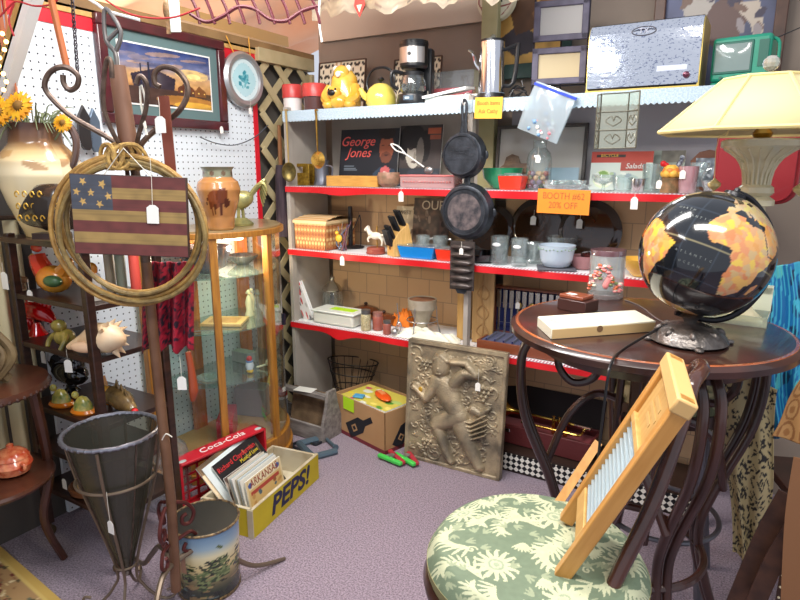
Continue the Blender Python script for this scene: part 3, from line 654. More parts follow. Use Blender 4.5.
# ladles from the top shelf edge
Yl = YF - .024
def ladle(px, pyt, pyb, handle_m, bowl, label, facing):
    a, c = P(px, pyt, Y=Yl), P(px, pyb, Y=Yl); t = thing('ladle', label, 'ladle', (a.x, Yl, a.z), ry=R_(-1)); L = a.z - c.z
    obj('handle', B().tube([(0, .015, .01), (0, -.005, .008), (0, 0, -.02), (0, 0, -L + .04)], [.004, .005, .006, .004]), handle_m, t)
    if facing: obj('bowl', B().lathe([(.001, .03), (.03, .022), (.046, 0), (.043, -.002), (.028, .017), (.001, .024)], 30, c=(0, -.0, -L), rot=(R_(90), 0, 0)), bowl, t)
    else: obj('bowl', B().lathe([(.001, -.012), (.03, -.008), (.046, .008), (.043, .01), (.028, -.002), (.001, -.004)], 30, c=(0, -.0, -L), rot=(R_(90), 0, R_(35)), sc=(.85, 1.15)), bowl, t)
    return t
ladle(286, 112, 172, mat('pale_brass_wood', (176, 150, 96), .4, .3), mat('aged_brass', (128, 112, 62), .4, .8, col2=(90, 80, 50), nscale=40), 'long handled brass skimmer hanging at the outer end of the shelves', False)
t = ladle(316, 112, 160, BRASS, mat('bright_brass', (214, 168, 80), .25, .9), 'brass ladle with shiny round bowl hanging beside the skimmer', True)
# ============================================================ SECOND SHELF
Z2 = ZS[1] + .005
t = thing('letter_holder', 'small ornate gold metal holder with square opening behind the skimmer', 'letter holder', at_(302, 2.72, Z2), R_(0))
og = mat('ornate_gold', (176, 142, 52), .35, .7, col2=(130, 100, 34), nscale=60, bump=.4)
obj('front', B().box((-.045, 0, .06), (.022, .008, .12)).box((.045, 0, .06), (.022, .008, .12)).box((0, 0, .035), (.07, .008, .07)).box((0, 0, .112), (.07, .008, .018)), og, t, bevel=.002)
obj('back', B().box((0, .05, .06), (.11, .006, .12)), og, t); obj('base', B().box((0, .025, .004), (.11, .055, .008)), og, t)
t = thing('pewter_tankard', 'grey pewter tankard standing behind the brass ladle', 'tankard', at_(322, 2.78, Z2))
obj('body', B().lathe([(.045, 0), (.047, .01), (.04, .03), (.038, .13), (.043, .14)], 28), mat('pewter', (140, 142, 152), .35, .8), t)
obj('handle', B().tube([(.038, 0, .11), (.075, 0, .1), (.07, 0, .05), (.04, 0, .035)], .005), mat('pewter', (140, 142, 152), .35, .8), t)
a, c = sx(328, 2.68, 1.43), sx(379, 2.68, 1.43)
t = thing('wooden_tray', 'long shallow pale wooden tray box in front of the dark record sleeve', 'box', ((a + c) / 2, 2.70, Z2)); W_ = c - a
obj('tray_body', B().box((0, -.03, .028), (W_, .01, .056)).box((0, .03, .028), (W_, .01, .056)).box((-W_ / 2 + .005, 0, .028), (.01, .05, .056)).box((W_ / 2 - .005, 0, .028), (.01, .05, .056)).box((0, 0, .004), (W_ - .02, .05, .008)), mat('honey_wood', (206, 156, 76), .45, col2=(190, 138, 62), nscale=14, stretch=(1, 6, 6)), t, bevel=.001)
# record sleeves standing on the second shelf
def sleeve(px0, px1, pyt, Y, z, cv, label, rx=-8, texts=(), name='record_sleeve', edge=None, h=None, nu=90):
    xa, xb = sx(px0, Y, z + .1), sx(px1, Y, z + .1); W_ = xb - xa; h = h or hgt((px0 + px1) / 2, pyt, Y, z)
    t = thing(name, label, 'record' if name == 'record_sleeve' else name.split('_')[-1], ((xa + xb) / 2, Y, z), rx=R_(rx))
    obj('board', B().box((0, .003, h / 2), (W_, .004, h)), edge or WHT, t)
    obj('cover_print', pic(W_, h, cv, nu, int(nu * h / W_), 0), PAINT, t)
    for (s_, sz, col, u, v, shr, fx) in texts: text('lettering', s_, sz, col, t, (W_ * (u - .5), -.0015, h * v), shear=shr, sxy=(fx, 1))
    return t
cv = Canvas(120, 96, (26, 28, 36)).poly([(.62, 0), (.6, .22), (.72, .34), (.95, .3), (1, 0)], (44, 62, 80)).ell(.8, .66, .12, .24, (150, 84, 58)).ell(.8, .93, .14, .12, (30, 20, 18)).ell(.8, .5, .09, .1, (112, 62, 44)).ell(.8, .54, .05, .015, (60, 30, 26)).rect(.72, .7, .77, .72, (40, 24, 20)).rect(.83, .7, .88, .72, (40, 24, 20)).poly([(.7, .1), (.72, .3), (.8, .36), (.88, .3), (.86, .12), (.8, .02)], (196, 96, 96)).ell(.79, .2, .04, .06, (225, 200, 190)).rect(0, .0, .6, .1, (40, 56, 74))
for k in range(7): cv.rect(.08, .34 - k * .035, .08 + .18 + .03 * (k % 3), .352 - k * .035, (120, 130, 140))
scr = mat('coral_script', (226, 92, 84), .5)
sleeve(338, 396, 128, 2.85, Z2, cv, 'dark record sleeve with coral script and a bearded man beside the long tray', texts=[('George', .075, scr, .3, .78, .35, 1.0), ('Jones', .075, scr, .33, .58, .35, 1.0)])
cv = Canvas(120, 120, (64, 56, 54)).rect(0, 0, 1, .3, (44, 50, 58)).ell(.35, .6, .2, .3, (188, 182, 168)).ell(.3, .82, .3, .2, (30, 28, 28)).ell(.1, .65, .1, .22, (30, 28, 28)).ell(.62, .66, .12, .26, (26, 24, 24)).ell(.27, .62, .05, .02, (50, 46, 44)).ell(.45, .62, .05, .02, (50, 46, 44)).ell(.38, .5, .03, .06, (150, 142, 128)).ell(.38, .4, .08, .022, (90, 76, 70)).ell(.5, .56, .09, .24, (110, 104, 96)).poly([(.1, 0), (.25, .26), (.6, .28), (.95, .22), (1, 0)], (52, 60, 70)).rect(.66, .86, .97, .95, (176, 92, 62)).rect(.72, .77, .97, .83, (150, 80, 56)).noise(9, .12, 3)
sleeve(397, 439, 124, 2.87, Z2, cv, 'record sleeve with grey portrait of a curly haired man behind the glass dish')
t = thing('ladle', 'white handled slotted spoon leaning across the second shelf records', 'spoon', P(424, 167, Y=2.72), 0)
a = P(391, 144, Y=2.72) - P(424, 167, Y=2.72)
wmat = mat('white_handle', (228, 228, 222), .35); hh = a.normalized(); nn = Vector((-hh.z, 0, hh.x))
obj('handle', B().tube([(0, 0, 0), a * .55, a * .8 + nn * .012, a * 1.0, a * .8 - nn * .012, a * .55], .004, seg=6), wmat, t)
t.name = 'slotted_spoon'
obj('bowl', B().ball(-a * .14, (.026, .012, .02)), mat('steel', (170, 170, 170), .3, .8), t)
t = thing('wooden_bowl', 'small round carved wooden bowl at the end of the long tray', 'bowl', at_(389, 2.68, Z2))
obj('body', B().lathe([(.03, 0), (.055, .02), (.062, .05), (.055, .075), (.05, .075), (.055, .05), (.03, .015), (.001, .012)], 32), mat('pinkish_wood', (172, 128, 104), .5, col2=(130, 104, 80), nscale=30, bump=.3), t)
a, c = sx(405, 2.7, 1.43), sx(458, 2.7, 1.43); W_ = c - a
t = thing('baking_dish', 'rectangular cut glass baking dish with a pink lining behind the upper skillet', 'dish', ((a + c) / 2, 2.70, Z2))
obj('dish', B().box((0, -.045, .03), (W_, .006, .06)).box((0, .045, .03), (W_, .006, .06)).box((-W_ / 2, 0, .03), (.006, .09, .06)).box((W_ / 2, 0, .03), (.006, .09, .06)).box((0, 0, .004), (W_, .09, .006)), glass('pink_ridged_glass', (236, 206, 206), .35), t, bevel=.002)
obj('rim', B().tube([(-W_ / 2, -.048, .06), (W_ / 2, -.048, .06), (W_ / 2, .048, .06), (-W_ / 2, .048, .06)], .0045, closed=True, sm=0, seg=6), mat('rose_pink', (214, 122, 120), .35), t)
b = B()
for k in range(18): b.ball((-W_ / 2 + .02 + k * (W_ - .04) / 17, -.05, .03), .006, 8, 5)
obj('cut_beads', b, glass('pink_bead_glass', (226, 150, 146), .5), t)
solo('mixing_bowl', B().lathe([(.04, 0), (.05, .006), (.09, .05), (.1, .095), (.103, .098), (.094, .098), (.084, .05), (.045, .012), (.001, .01)], 40), mat('green_glass_enamel', (38, 152, 104), .2, coat=.6), 'green round mixing bowl on the second shelf by the small red dish', 'bowl', at_(502, 2.78, Z2))
def refrigerator_dish(loc, w_, d, h, m, label, lid=True, rz=0):
    t = thing('refrigerator_dish', label, 'dish', loc, rz)
    b = B().box((0, 0, h * .42), (w_ * .9, d * .9, h * .84)); b2 = B()
    o = []
    for z, k in ((0, .84), (h * .82, 1.0)): o.append([(sx_ * w_ / 2 * k, sy_ * d / 2 * k, z) for sx_, sy_ in ((-1, -1), (1, -1), (1, 1), (-1, 1))])
    b = B().add(o[0] + o[1], [(0, 3, 2, 1), (0, 1, 5, 4), (1, 2, 6, 5), (2, 3, 7, 6), (3, 0, 4, 7)] + ([] if not lid else []))
    o2 = [(x * .94, y * .94, z + (.004 if z == 0 else 0)) for x, y, z in o[0] + o[1]]
    b.add(o2, [(0, 1, 2, 3), (4, 5, 1, 0), (5, 6, 2, 1), (6, 7, 3, 2), (7, 4, 0, 3)]); b.add(o[1] + [(x * .94, y * .94, z) for x, y, z in o[1]], [(0, 1, 5, 4), (1, 2, 6, 5), (2, 3, 7, 6), (3, 0, 4, 7)])
    obj('dish', b, m, t, bevel=.003)
    if lid: obj('glass_lid', B().box((0, 0, h * .88), (w_ * 1.02, d * 1.02, h * .1)).box((0, 0, h * .96), (w_ * .6, d * .6, h * .08)), GLF, t, bevel=.003)
    return t
redE = mat('red_orange_enamel', (232, 60, 38), .2, coat=.5); bluE = mat('blue_enamel', (28, 128, 206), .2, coat=.5)
x = sx(512.5, 2.68, Z2); refrigerator_dish((x, 2.68, Z2), .115, .09, .075, redE, 'small red orange glass dish with clear lid in front of the green bowl')
# marbles jar
r = .058; x, y, z = at_(538, 2.76, Z2)
t = thing('marble_jar', 'tall clear glass bottle part filled with coloured marbles', 'jar', (x, y, z))
obj('glass', B().lathe([(.05, 0), (r, .01), (r, .13), (.05, .165), (.03, .185), (.03, .215), (.033, .22)], 32), GL, t)
q = random.Random(1); b = B(); n = 0
for layer in range(4):
    for k in range(8 if layer % 2 else 7):
        a = 2 * PI * k / 8 + layer * .4; b.ball((.041 * math.cos(a), .041 * math.sin(a), .015 + layer * .019), .0125, 10, 6, mi=q.randrange(4))
obj('marbles', b, [mat('marble_tan', (196, 158, 120), .2), mat('marble_red', (160, 80, 66), .2), mat('marble_green', (110, 130, 96), .2), mat('marble_violet', (130, 110, 130), .2)], t)
tag(t, (.012, -.06, .19), L=.035)
# framed mirror and carved wooden silhouette behind
a, c = sx(495, 2.93, 1.5), sx(585, 2.93, 1.5); W_ = c - a; H_ = hgt(540, 124, 2.93, Z2)
t = thing('framed_mirror', 'dark narrow framed picture glass leaning behind the marble bottle', 'mirror', ((a + c) / 2, 2.93, Z2), rx=R_(-5))
fm = mat('pewter_brown_frame', (84, 78, 74), .4, .3, bump=.4); f = .016
obj('frame', B().box((0, 0, f / 2), (W_, .02, f)).box((0, 0, H_ - f / 2), (W_, .02, f)).box((-W_ / 2 + f / 2, 0, H_ / 2), (f, .02, H_)).box((W_ / 2 - f / 2, 0, H_ / 2), (f, .02, H_)), fm, t, bevel=.002)
obj('glass', B().box((0, .003, H_ / 2), (W_ - 2 * f, .004, H_ - 2 * f)), mat('pale_backing_glass', (182, 176, 168), .12, .0, coat=.4), t)
solo('carved_owl_plaque', B().prism([(-.08, 0), (-.085, .05), (-.07, .1), (-.05, .115), (-.04, .15), (-.01, .165), (.02, .155), (.035, .12), (.07, .12), (.085, .1), (.08, .05), (.085, 0)], -.008, .008), mat('carved_brown_wood', (110, 84, 62), .6, col2=(78, 58, 44), nscale=22, bump=.5), 'carved brown wooden plaque with lobed top behind the green bowl', 'plaque', at_(512, 2.88, Z2), (R_(-6), 0, 0), bevel=.003)
# clear glass dish pile
t = thing('relish_dish', 'clear cut glass relish dish left of the cookbook', 'dish', at_(566, 2.70, Z2))
b = B()
for k in range(5): b.lathe([(.012, .004), (.028, .02), (.034, .045), (.03, .045), (.024, .022), (.001, .01)], 16, c=(-.06 + .03 * k, .0 if k % 2 else -.02, 0))
obj('cups', b, GLF, t); obj('tray', B().lathe([(.08, .002), (.105, .018), (.11, .026), (.1, .022), (.001, .006)], 36, sc=(1, .55)), GLF, t)
cl = B().box((0, 0, .05), (.16, .004, .1)); solo('glass_plaque', cl, glass('pale_blue_glass', (190, 214, 226), .55), 'pale blue glass tile leaning behind the relish dish', 'tile', at_(560, 2.84, Z2), (R_(-8), 0, 0))
# cookbook
cv = Canvas(120, 70, (204, 214, 206)).rect(0, .72, 1, 1, (176, 60, 44)).rect(.5, .5, .9, .74, (170, 72, 60)).ell(.22, .28, .16, .24, (214, 226, 190)).ell(.22, .36, .1, .14, (130, 168, 86)).ell(.24, .2, .14, .1, (238, 238, 220)).ell(.6, .3, .2, .12, (176, 196, 190)).rect(.08, .86, .56, .93, (40, 30, 26)).blobs(12, [(224, 230, 222), (170, 190, 150), (150, 168, 176)], .02, .06, (.1, .05, .95, .5), 5)
sleeve(590, 652, 151, 2.88, Z2, cv, 'cookbook with red band and salad photograph behind clear glass dishes', name='cook_book', texts=[('Salads', .032, WHT, .72, .62, .2, 1), ('BICYCLE', .017, GOLD, .3, .895, 0, 1.2)])
cv = Canvas(80, 50, (150, 160, 150)).ell(.2, .4, .3, .5, (130, 140, 132)).rect(.3, .7, 1, 1, (120, 116, 106)).noise(8, .2)
sleeve(650, 684, 150, 2.92, Z2, cv, 'grey green printed tray leaning beside the red banded cookbook', name='printed_tray', nu=50)
# glassware in front
def glassw(px, Y, h, r, label, kind='goblet', z=Z2, m=None):
    t = thing(kind.replace(' ', '_'), label, kind.split()[-1], at_(px, Y, z))
    if kind == 'glass candy_dish':
        pass
    prof = {'glass goblet': [(r * .8, 0), (r * .15, h * .1), (r * .12, h * .4), (r * .7, h * .55), (r, h * .8), (r * .95, h), (r * .9, h), (r * .6, h * .6), (.001, h * .45)],
            'glass tumbler': [(r * .82, 0), (r * .85, h * .02), (r, h), (r * .93, h), (r * .78, h * .1), (.001, h * .08)],
            'glass basket': [(r * .6, 0), (r * .7, h * .1), (r, h * .5), (r * .94, h * .5), (r * .6, h * .14), (.001, h * .1)]}[kind]
    obj('bowl', B().lathe(prof, 24), m or GLF, t)
    if kind == 'glass basket': obj('handle', B().tube([(-r * .95, 0, h * .48), (-r * .7, 0, h * .85), (0, 0, h), (r * .7, 0, h * .85), (r * .95, 0, h * .48)], .003), m or GLF, t)
    return t
glassw(603, 2.70, .07, .05, 'low clear glass goblet in front of the salad cookbook', 'glass goblet')
glassw(622, 2.70, .06, .042, 'clear glass dish with tag string beside the hinged panel', 'glass tumbler')
glassw(637, 2.68, .055, .03, 'tiny silver rimmed cup at the shelf edge by a white tag', 'glass tumbler', m=mat('silver', (190, 190, 190), .2, .9))
glassw(651, 2.74, .115, .042, 'etched clear glass tumbler left of the yellow flower figurine', 'glass tumbler')
glassw(697, 2.80, .12, .038, 'clear faceted glass in front of the small brown frame', 'glass goblet')
t = glassw(686, 2.70, .105, .04, 'clear glass tumbler with pink and white stripes near the figurine', 'glass tumbler', m=glass('pinkish_glass', (236, 200, 206), .4))
tag(t, (-.015, -.042, .1), L=.01)
glassw(712, 2.68, .10, .045, 'small clear glass basket with arched handle beside the red tray', 'glass basket')
t = thing('flower_figurine', 'yellow rose on a mossy brown stump figurine', 'figurine', at_(669, 2.69, Z2))
obj('stump', B().lathe([(.035, 0), (.037, .02), (.03, .05), (.034, .06), (.001, .062)], 18), mat('mossy_brown', (150, 110, 72), .6, col2=(104, 84, 52), nscale=40, bump=.5), t)
b = B()
for L_ in range(3):
    for k in range(6): a = k * 1.047 + L_ * .5; b.ball((.022 * (1 - L_ * .25) * math.cos(a), .022 * (1 - L_ * .25) * math.sin(a) - .005, .075 + L_ * .01), (.018, .018, .016), 10, 6, mi=L_ % 2)
obj('rose', b, [mat('rose_yellow', (236, 182, 74), .45), mat('rose_orange', (224, 130, 52), .45)], t)
obj('bird', B().ball((.028, 0, .115), (.01, .016, .024), rot=(0, .5, 0)).ball((.036, 0, .138), .01), mat('blue_black_bird', (40, 46, 66), .4, col2=(190, 196, 206), nscale=60), t)
obj('red_bow', B().ball((-.03, -.01, .115), (.012, .01, .012)).ball((-.018, -.01, .11), (.01, .01, .009)), RED, t)
tag(t, (-.038, -.02, .06), L=.01)
t = thing('arched_picture', 'small brown arched frame with a silvery picture near the lamp base', 'picture frame', at_(706, 2.90, Z2), R_(10), rx=R_(-6))
obj('frame', B().prism([(-.07, 0), (-.07, .13), (-.04, .165), (0, .175), (.04, .165), (.07, .13), (.07, 0)], 0, .012), mat('brown_frame_wood', (118, 72, 50), .5), t, bevel=.002)
cv = Canvas(40, 40, (150, 160, 170)).noise(8, .4, 5).blobs(10, [(210, 214, 220), (90, 96, 110)], .03, .1)
obj('picture', pic(.1, .12, cv, 40, 40, -.002), PAINTG, t, loc=(0, 0, .02))
# loose tags on the edges
for px, Y_, i, lab in ((401, YF - .016, 1, 'white price tag hanging on the red edge below the wooden bowl'), (635, YF - .016, 1, 'white price tag on the red edge below the cookbook'), (342, YF - .016, 2, 'white price tag hanging below the carved basket shelf')):
    b = B(); b.prism([(-.014, -.05), (.014, -.05), (.014, -.01), (.006, 0), (-.006, 0), (-.014, -.01)], -.0006, .0006); b.tube([(0, 0, 0), (0, .004, .02)], .0008, seg=4, sm=0)
    solo('hanging_price_tag', b, TAGM, lab, 'price tag', (sx(px, Y_, ZS[i]), Y_, ZS[i] - .012))
# ============================================================ THIRD SHELF
Z3 = ZS[2] + .005
def surf(px, py, z): p = P(px, py, Z=z); return (p.x, p.y, z)
# woven carved basket box
t = thing('woven_basket', 'square lidded woven basket with tan and brown checks on the third shelf', 'basket', (-2.27 + .118, 2.785, Z3), 0)
wv = Canvas(90, 60, (184, 122, 70))
for r_ in range(6):
    for c in range(10):
        wv.ell((c + .5 + .5 * (r_ % 2)) / 10, (r_ + .5) / 6, .034, .06, (222, 188, 128) if r_ in (1, 2, 4) else (160, 88, 50))
wv.rect(0, .0, 1, .07, (160, 84, 54)).rect(0, .93, 1, 1, (214, 184, 128))
WX, WY, WH = .225, .28, .15
b = B(); b.c = []
bw = .012
def ff(u, v): return ((u - .5) * WX * (1 - .06 * (1 - v)), -WY / 2 - .004 * abs(math.sin(u * 31)) * 1, v * WH)
b.grid(ff, 90, 30, wv); b.grid(lambda u, v: (WX / 2 - .002 + .003 * abs(math.sin(u * 25)), (u - .5) * WY, v * WH), 70, 30, wv)
b.grid(lambda u, v: (-WX / 2 + .002, (.5 - u) * WY, v * WH), 30, 20, wv); b.grid(lambda u, v: ((.5 - u) * WX, WY / 2, v * WH), 30, 20, wv)
obj('basket_body', b, PAINT, t)
lv = Canvas(90, 60, (214, 168, 112))
for k in range(7): lv.rect(0, .06 + k * .14, 1, .1 + k * .14, (240, 220, 176)); lv.rect(.0, .115 + k * .14, 1, .13 + k * .14, (170, 104, 66))
b = B().grid(lambda u, v: ((u - .5) * (WX + .01), (v - .5) * (WY + .01), WH + .012 + .02 * math.sin(PI * v) + .003 * abs(math.sin(v * 22))), 60, 60, lv)
b.box((0, 0, WH + .004), (WX + .012, WY + .012, .016)); b.c += [lin((236, 206, 156))] * 8
obj('lid', b, PAINT, t)
# incense tower
t = thing('hanging_stand', 'tall black post and chain stand on round base by the woven basket', 'stand', at_(353, 2.84, Z3)); H = .235
bm = mat('matte_black_metal', (36, 36, 42), .45, .4)
obj('base', B().lathe([(.065, 0), (.066, .006), (.05, .01), (.001, .01)], 32), bm, t)
obj('post', B().box((-.015, 0, H / 2), (.02, .02, H)), bm, t, bevel=.003)
obj('side_rod', B().tube([(.055, 0, .005), (.058, 0, .15), (.05, 0, .19)], .003, sm=0), bm, t)
obj('chain', B().tube([(.05, 0, .19), (.02, -.01, .12), (-.03, -.02, .04)], .0025), bm, t)
q = random.Random(5); b = B()
for k in range(9): b.tube([(q.uniform(-.02, .02), q.uniform(-.02, .02), 0.003), (q.uniform(-.03, .03), q.uniform(-.02, .02), q.uniform(.04, .08)), (q.uniform(-.03, .06), q.uniform(-.02, .02), q.uniform(.08, .17))], [.005, .004, .002], seg=6, mi=k % 3)
t = thing('dried_arrangement', 'little twisted driftwood bunch with a yellow bloom before the black post', 'dried flowers', at_(343, 2.70, Z3))
obj('twigs', b, [mat('driftwood', (120, 104, 92), .7), mat('purple_twig', (112, 70, 84), .7), mat('blue_twig', (88, 96, 120), .7)], t)
obj('bloom', B().ball((-.012, -.02, .07), (.022, .012, .022)).ball((-.02, -.025, .1), (.012, .01, .012)), mat('bloom_yellow', (226, 172, 50), .5), t)
# carousel horse
t = thing('carousel_horse', 'white carousel horse ornament on a round reddish base', 'ornament', at_(376, 2.70, Z3)); cr = mat('ivory_china', (230, 222, 206), .3, coat=.3)
obj('base', B().lathe([(.052, 0), (.054, .006), (.05, .01), (.05, .028), (.045, .034), (.001, .034)], 32), mat('reddish_base', (146, 70, 56), .4), t)
obj('pole', B().cyl((.008, 0, .03), (.008, 0, .15), .003), BRASS, t)
b = B().ball((.0, 0, .095), (.04, .016, .02)).tube([(-.03, 0, .1), (-.045, 0, .12), (-.05, 0, .138)], [.016, .012, .01]).tube([(-.045, 0, .14), (-.062, 0, .128), (-.07, 0, .12)], [.011, .009, .006])
for q_ in ([(-.03, -.008, .09), (-.045, -.008, .075), (-.04, -.008, .06)], [(-.028, .008, .09), (-.05, .008, .085), (-.056, .008, .068)], [(.03, -.008, .09), (.045, -.008, .07), (.04, -.008, .045)], [(.032, .008, .09), (.05, .008, .072), (.058, .008, .05)]): b.tube(q_, [.009, .006, .004])
b.tube([(.038, 0, .1), (.055, 0, .1), (.06, 0, .08)], [.006, .006, .002])
obj('horse', b, cr, t)
# knife block
t = thing('knife_block', 'pale wooden knife block full of black handled knives', 'knife block', at_(399, 2.70, Z3), R_(-38))
pw = mat('maple', (222, 178, 108), .4, col2=(204, 158, 88), nscale=18, stretch=(5, 5, .8))
obj('block', B().prism([(-.05, 0), (.075, 0), (.035, .17), (-.02, .125), (-.05, .075)], -.045, .045, axis='X', M=Matrix.Rotation(0, 3, 'Z')), pw, t, bevel=.002)
for i in range(3):
    for j in range(4):
        x = -.032 + j * .021; y = -.035 + i * .03; z = .09 + i * .03; L = .075 if i == 0 else .095
        d = Vector((0, -.42, .9)).normalized(); s0 = Vector((x, y, z)); b = B().tube([s0, s0 + d * L * .3, s0 + d * L], [.0075, .009, .0085], sm=0, seg=8)
        kn = obj('knife_handle', b, BLK, t)
for j in range(6): obj('steak_knife', B().box((-.035 + j * .014, -.062, .095), (.009, .018, .085), rot=(R_(18), 0, 0)), BLK, t, bevel=.002)
obj('maker_mark', B().box((-.0, -.051, .045), (.004, .001, .022)).box((-.008, -.051, .045), (.003, .001, .022)).box((.008, -.051, .045), (.003, .001, .022)).box((0, -.051, .055), (.02, .001, .003)), mat('burnt_mark', (120, 70, 36), .6), t)
a, c = sx(404, 2.69, 1.07), sx(437, 2.69, 1.07)
refrigerator_dish(((a + c) / 2, 2.69, Z3), c - a + .02, .11, .072, bluE, 'rectangular blue glass dish with clear lid beside the knife block')
refrigerator_dish((sx(449, 2.69, 1.07), 2.69, Z3), .11, .1, .068, redE, 'red glass dish half hidden behind the lower skillet')
# signs behind
cv = Canvas(90, 90, (78, 56, 44)).noise(14, .4, 6).blobs(22, [(110, 86, 70), (52, 36, 28), (130, 108, 92)], .02, .08, seed=9)
sleeve(411, 447, 198, 2.9, Z3, cv, 'carved dark brown plaque reading OUR behind the glass mugs', name='carved_plaque', texts=[('OUR', .07, mat('worn_cream', (196, 176, 150), .6), .55, .86, 0, 1)], edge=DWOOD)
cv = Canvas(50, 60, (196, 176, 146)).blobs(10, [(120, 100, 80), (220, 206, 180)], .03, .1, seed=2)
sleeve(394, 412, 206, 2.92, Z3, cv, 'narrow cream booklet standing behind the knife block', name='booklet', texts=[('WEST', .03, mat('brown_text', (70, 50, 40), .6), .5, .85, 0, 1)], nu=50)
def mug(px, Y, z, r, h, label, handle=True, m=None, badge=True, ha=0):
    t = thing('glass_mug' if handle else 'drinking_glass', label, 'mug' if handle else 'glass', at_(px, Y, z), ha)
    obj('body', B().lathe([(r * .9, 0), (r * .95, .008), (r, h), (r * .9, h), (r * .84, .016), (.001, .014)], 16), m or GLF, t, ang=15)
    if handle: obj('handle', B().tube([(r * .95, 0, h * .85), (r * 1.7, 0, h * .8), (r * 1.7, 0, h * .3), (r * .95, 0, h * .2)], .006, seg=6), m or GLF, t)
    if badge: obj('oval_badge', B().ball((0, -r * 1.0, h * .72), (r * .5, .003, r * .22)), mat('white_badge', (236, 238, 236), .4), t)
    return t
mug(423, 2.78, Z3, .038, .105, 'clear heavy glass mug standing behind the blue dish', badge=False)
mug(440, 2.80, Z3, .038, .105, 'clear glass mug between the blue dish and the lower skillet', badge=False)
x = mug(499, 2.70, Z3, .043, .135, 'tall clear glass with white oval badge right of the skillets', handle=False)
mug(519, 2.69, Z3, .040, .13, 'clear glass mug with small oval badge between tall glass and white bowl')
solo('glass_cup', B().lathe([(.03, 0), (.034, .01), (.046, .1), (.041, .1), (.03, .015), (.001, .012)], 20), GLF, 'small clear glass cup behind the glass mug with a badge', 'cup', at_(534, 2.82, Z3))
# round dark plates leaning
amb = mat('dark_amber_glass', (44, 26, 20), .12, coat=.6); amb2 = mat('amber_glass_centre', (70, 44, 24), .15, coat=.6, col2=(40, 26, 16), nscale=5)
for px, r, Y, lab in ((487, .135, 2.92, 'dark round plate partly hidden behind the lower skillet'), (535, .158, 2.92, 'large round dark amber plate leaning behind the tall glasses'), (584, .155, 2.90, 'large round amber plate leaning behind the white bowl')):
    t = thing('amber_plate', lab, 'plate', at_(px, Y, Z3), rx=R_(-10))
    obj('rim', B().lathe([(r * .72, 0), (r * .8, -.002), (r, -.022), (r, -.026), (r * .8, -.01), (r * .72, -.006)], 48, c=(0, 0, r), rot=(R_(90), 0, 0)), amb, t)
    obj('centre', B().lathe([(.001, .002), (r * .76, .002), (r * .76, -.003), (.001, -.003)], 40, c=(0, -.003, r), rot=(R_(90), 0, 0)), amb2, t)
    if px > 500: tag(t, (-.02 if px < 550 else -.035, -.03, r * 1.55), L=.03, s=1.3)
solo('black_pan', B().lathe([(.08, 0), (.1, .01), (.11, .04), (.105, .04), (.09, .01), (.001, .008)], 36), mat('black_enamel', (18, 18, 20), .15, coat=.6), 'shallow black enamel pan below the dark plate right of the skillets', 'pan', at_(483, 2.76, Z3))
t = thing('casserole', 'small dark red lidded casserole left of the yellow bowl', 'casserole', at_(600, 2.84, Z3)); dr = mat('dark_red_glass', (66, 20, 20), .12, coat=.6)
obj('dish', B().lathe([(.07, 0), (.085, .01), (.09, .055), (.085, .055), (.078, .015), (.001, .01)], 36), dr, t)
obj('lid', B().lathe([(.092, .055), (.085, .066), (.04, .074), (.018, .076), (.02, .088), (.001, .09)], 36), dr, t)
solo('pink_dish', B().lathe([(.04, 0), (.05, .01), (.06, .06), (.056, .06), (.045, .012), (.001, .01)], 28), mat('dull_pink_glass', (170, 120, 122), .3), 'dull pink dish between white bowl and dark red casserole', 'dish', at_(582, 2.77, Z3))
t = thing('milk_glass_bowl', 'pale blue white milk glass bowl with green rim pattern', 'bowl', at_(556, 2.70, Z3 + .012)); r = rad(539, 576, 2.7, Z3)
obj('bowl', B().lathe([(r * .62, 0), (r * .7, .004), (r * .86, .035), (r * .97, .09), (r, .098), (r * .94, .098), (r * .8, .035), (r * .6, .008), (.001, .006)], 40), mat('milk_glass', (198, 214, 228), .2, coat=.6), t)
b = B()
for k in range(30): a = k * 2 * PI / 30; b.ball((r * .975 * math.cos(a), r * .975 * math.sin(a), .082 + .003 * math.sin(k * 2)), (.004, .004, .003), 6, 4)
obj('leaf_band', b, mat('leaf_green', (130, 158, 130), .4), t, label='thin green leaf pattern')
solo('trivet', B().box((0, 0, .005), (.17, .13, .01), rot=(0, 0, R_(20))), mat('dark_grey_tile', (88, 88, 96), .5), 'dark grey square trivet tile under the white bowl', 'trivet', at_(556, 2.695, Z3), bevel=.003)
solo('glass_bowl', B().lathe([(.04, 0), (.05, .01), (.075, .1), (.07, .1), (.048, .014), (.001, .01)], 30), GLF, 'clear glass bowl standing behind the white milk glass bowl', 'bowl', at_(561, 2.87, Z3 + .03))
solo('yellow_bowl', B().lathe([(.03, 0), (.04, .008), (.075, .05), (.085, .075), (.08, .075), (.066, .045), (.03, .012), (.001, .01)], 36), [mat('yellow_enamel_bowl', (228, 178, 70), .25, coat=.4)], 'yellow bowl with pale side standing beside the globe', 'bowl', at_(640, 2.70, Z3))
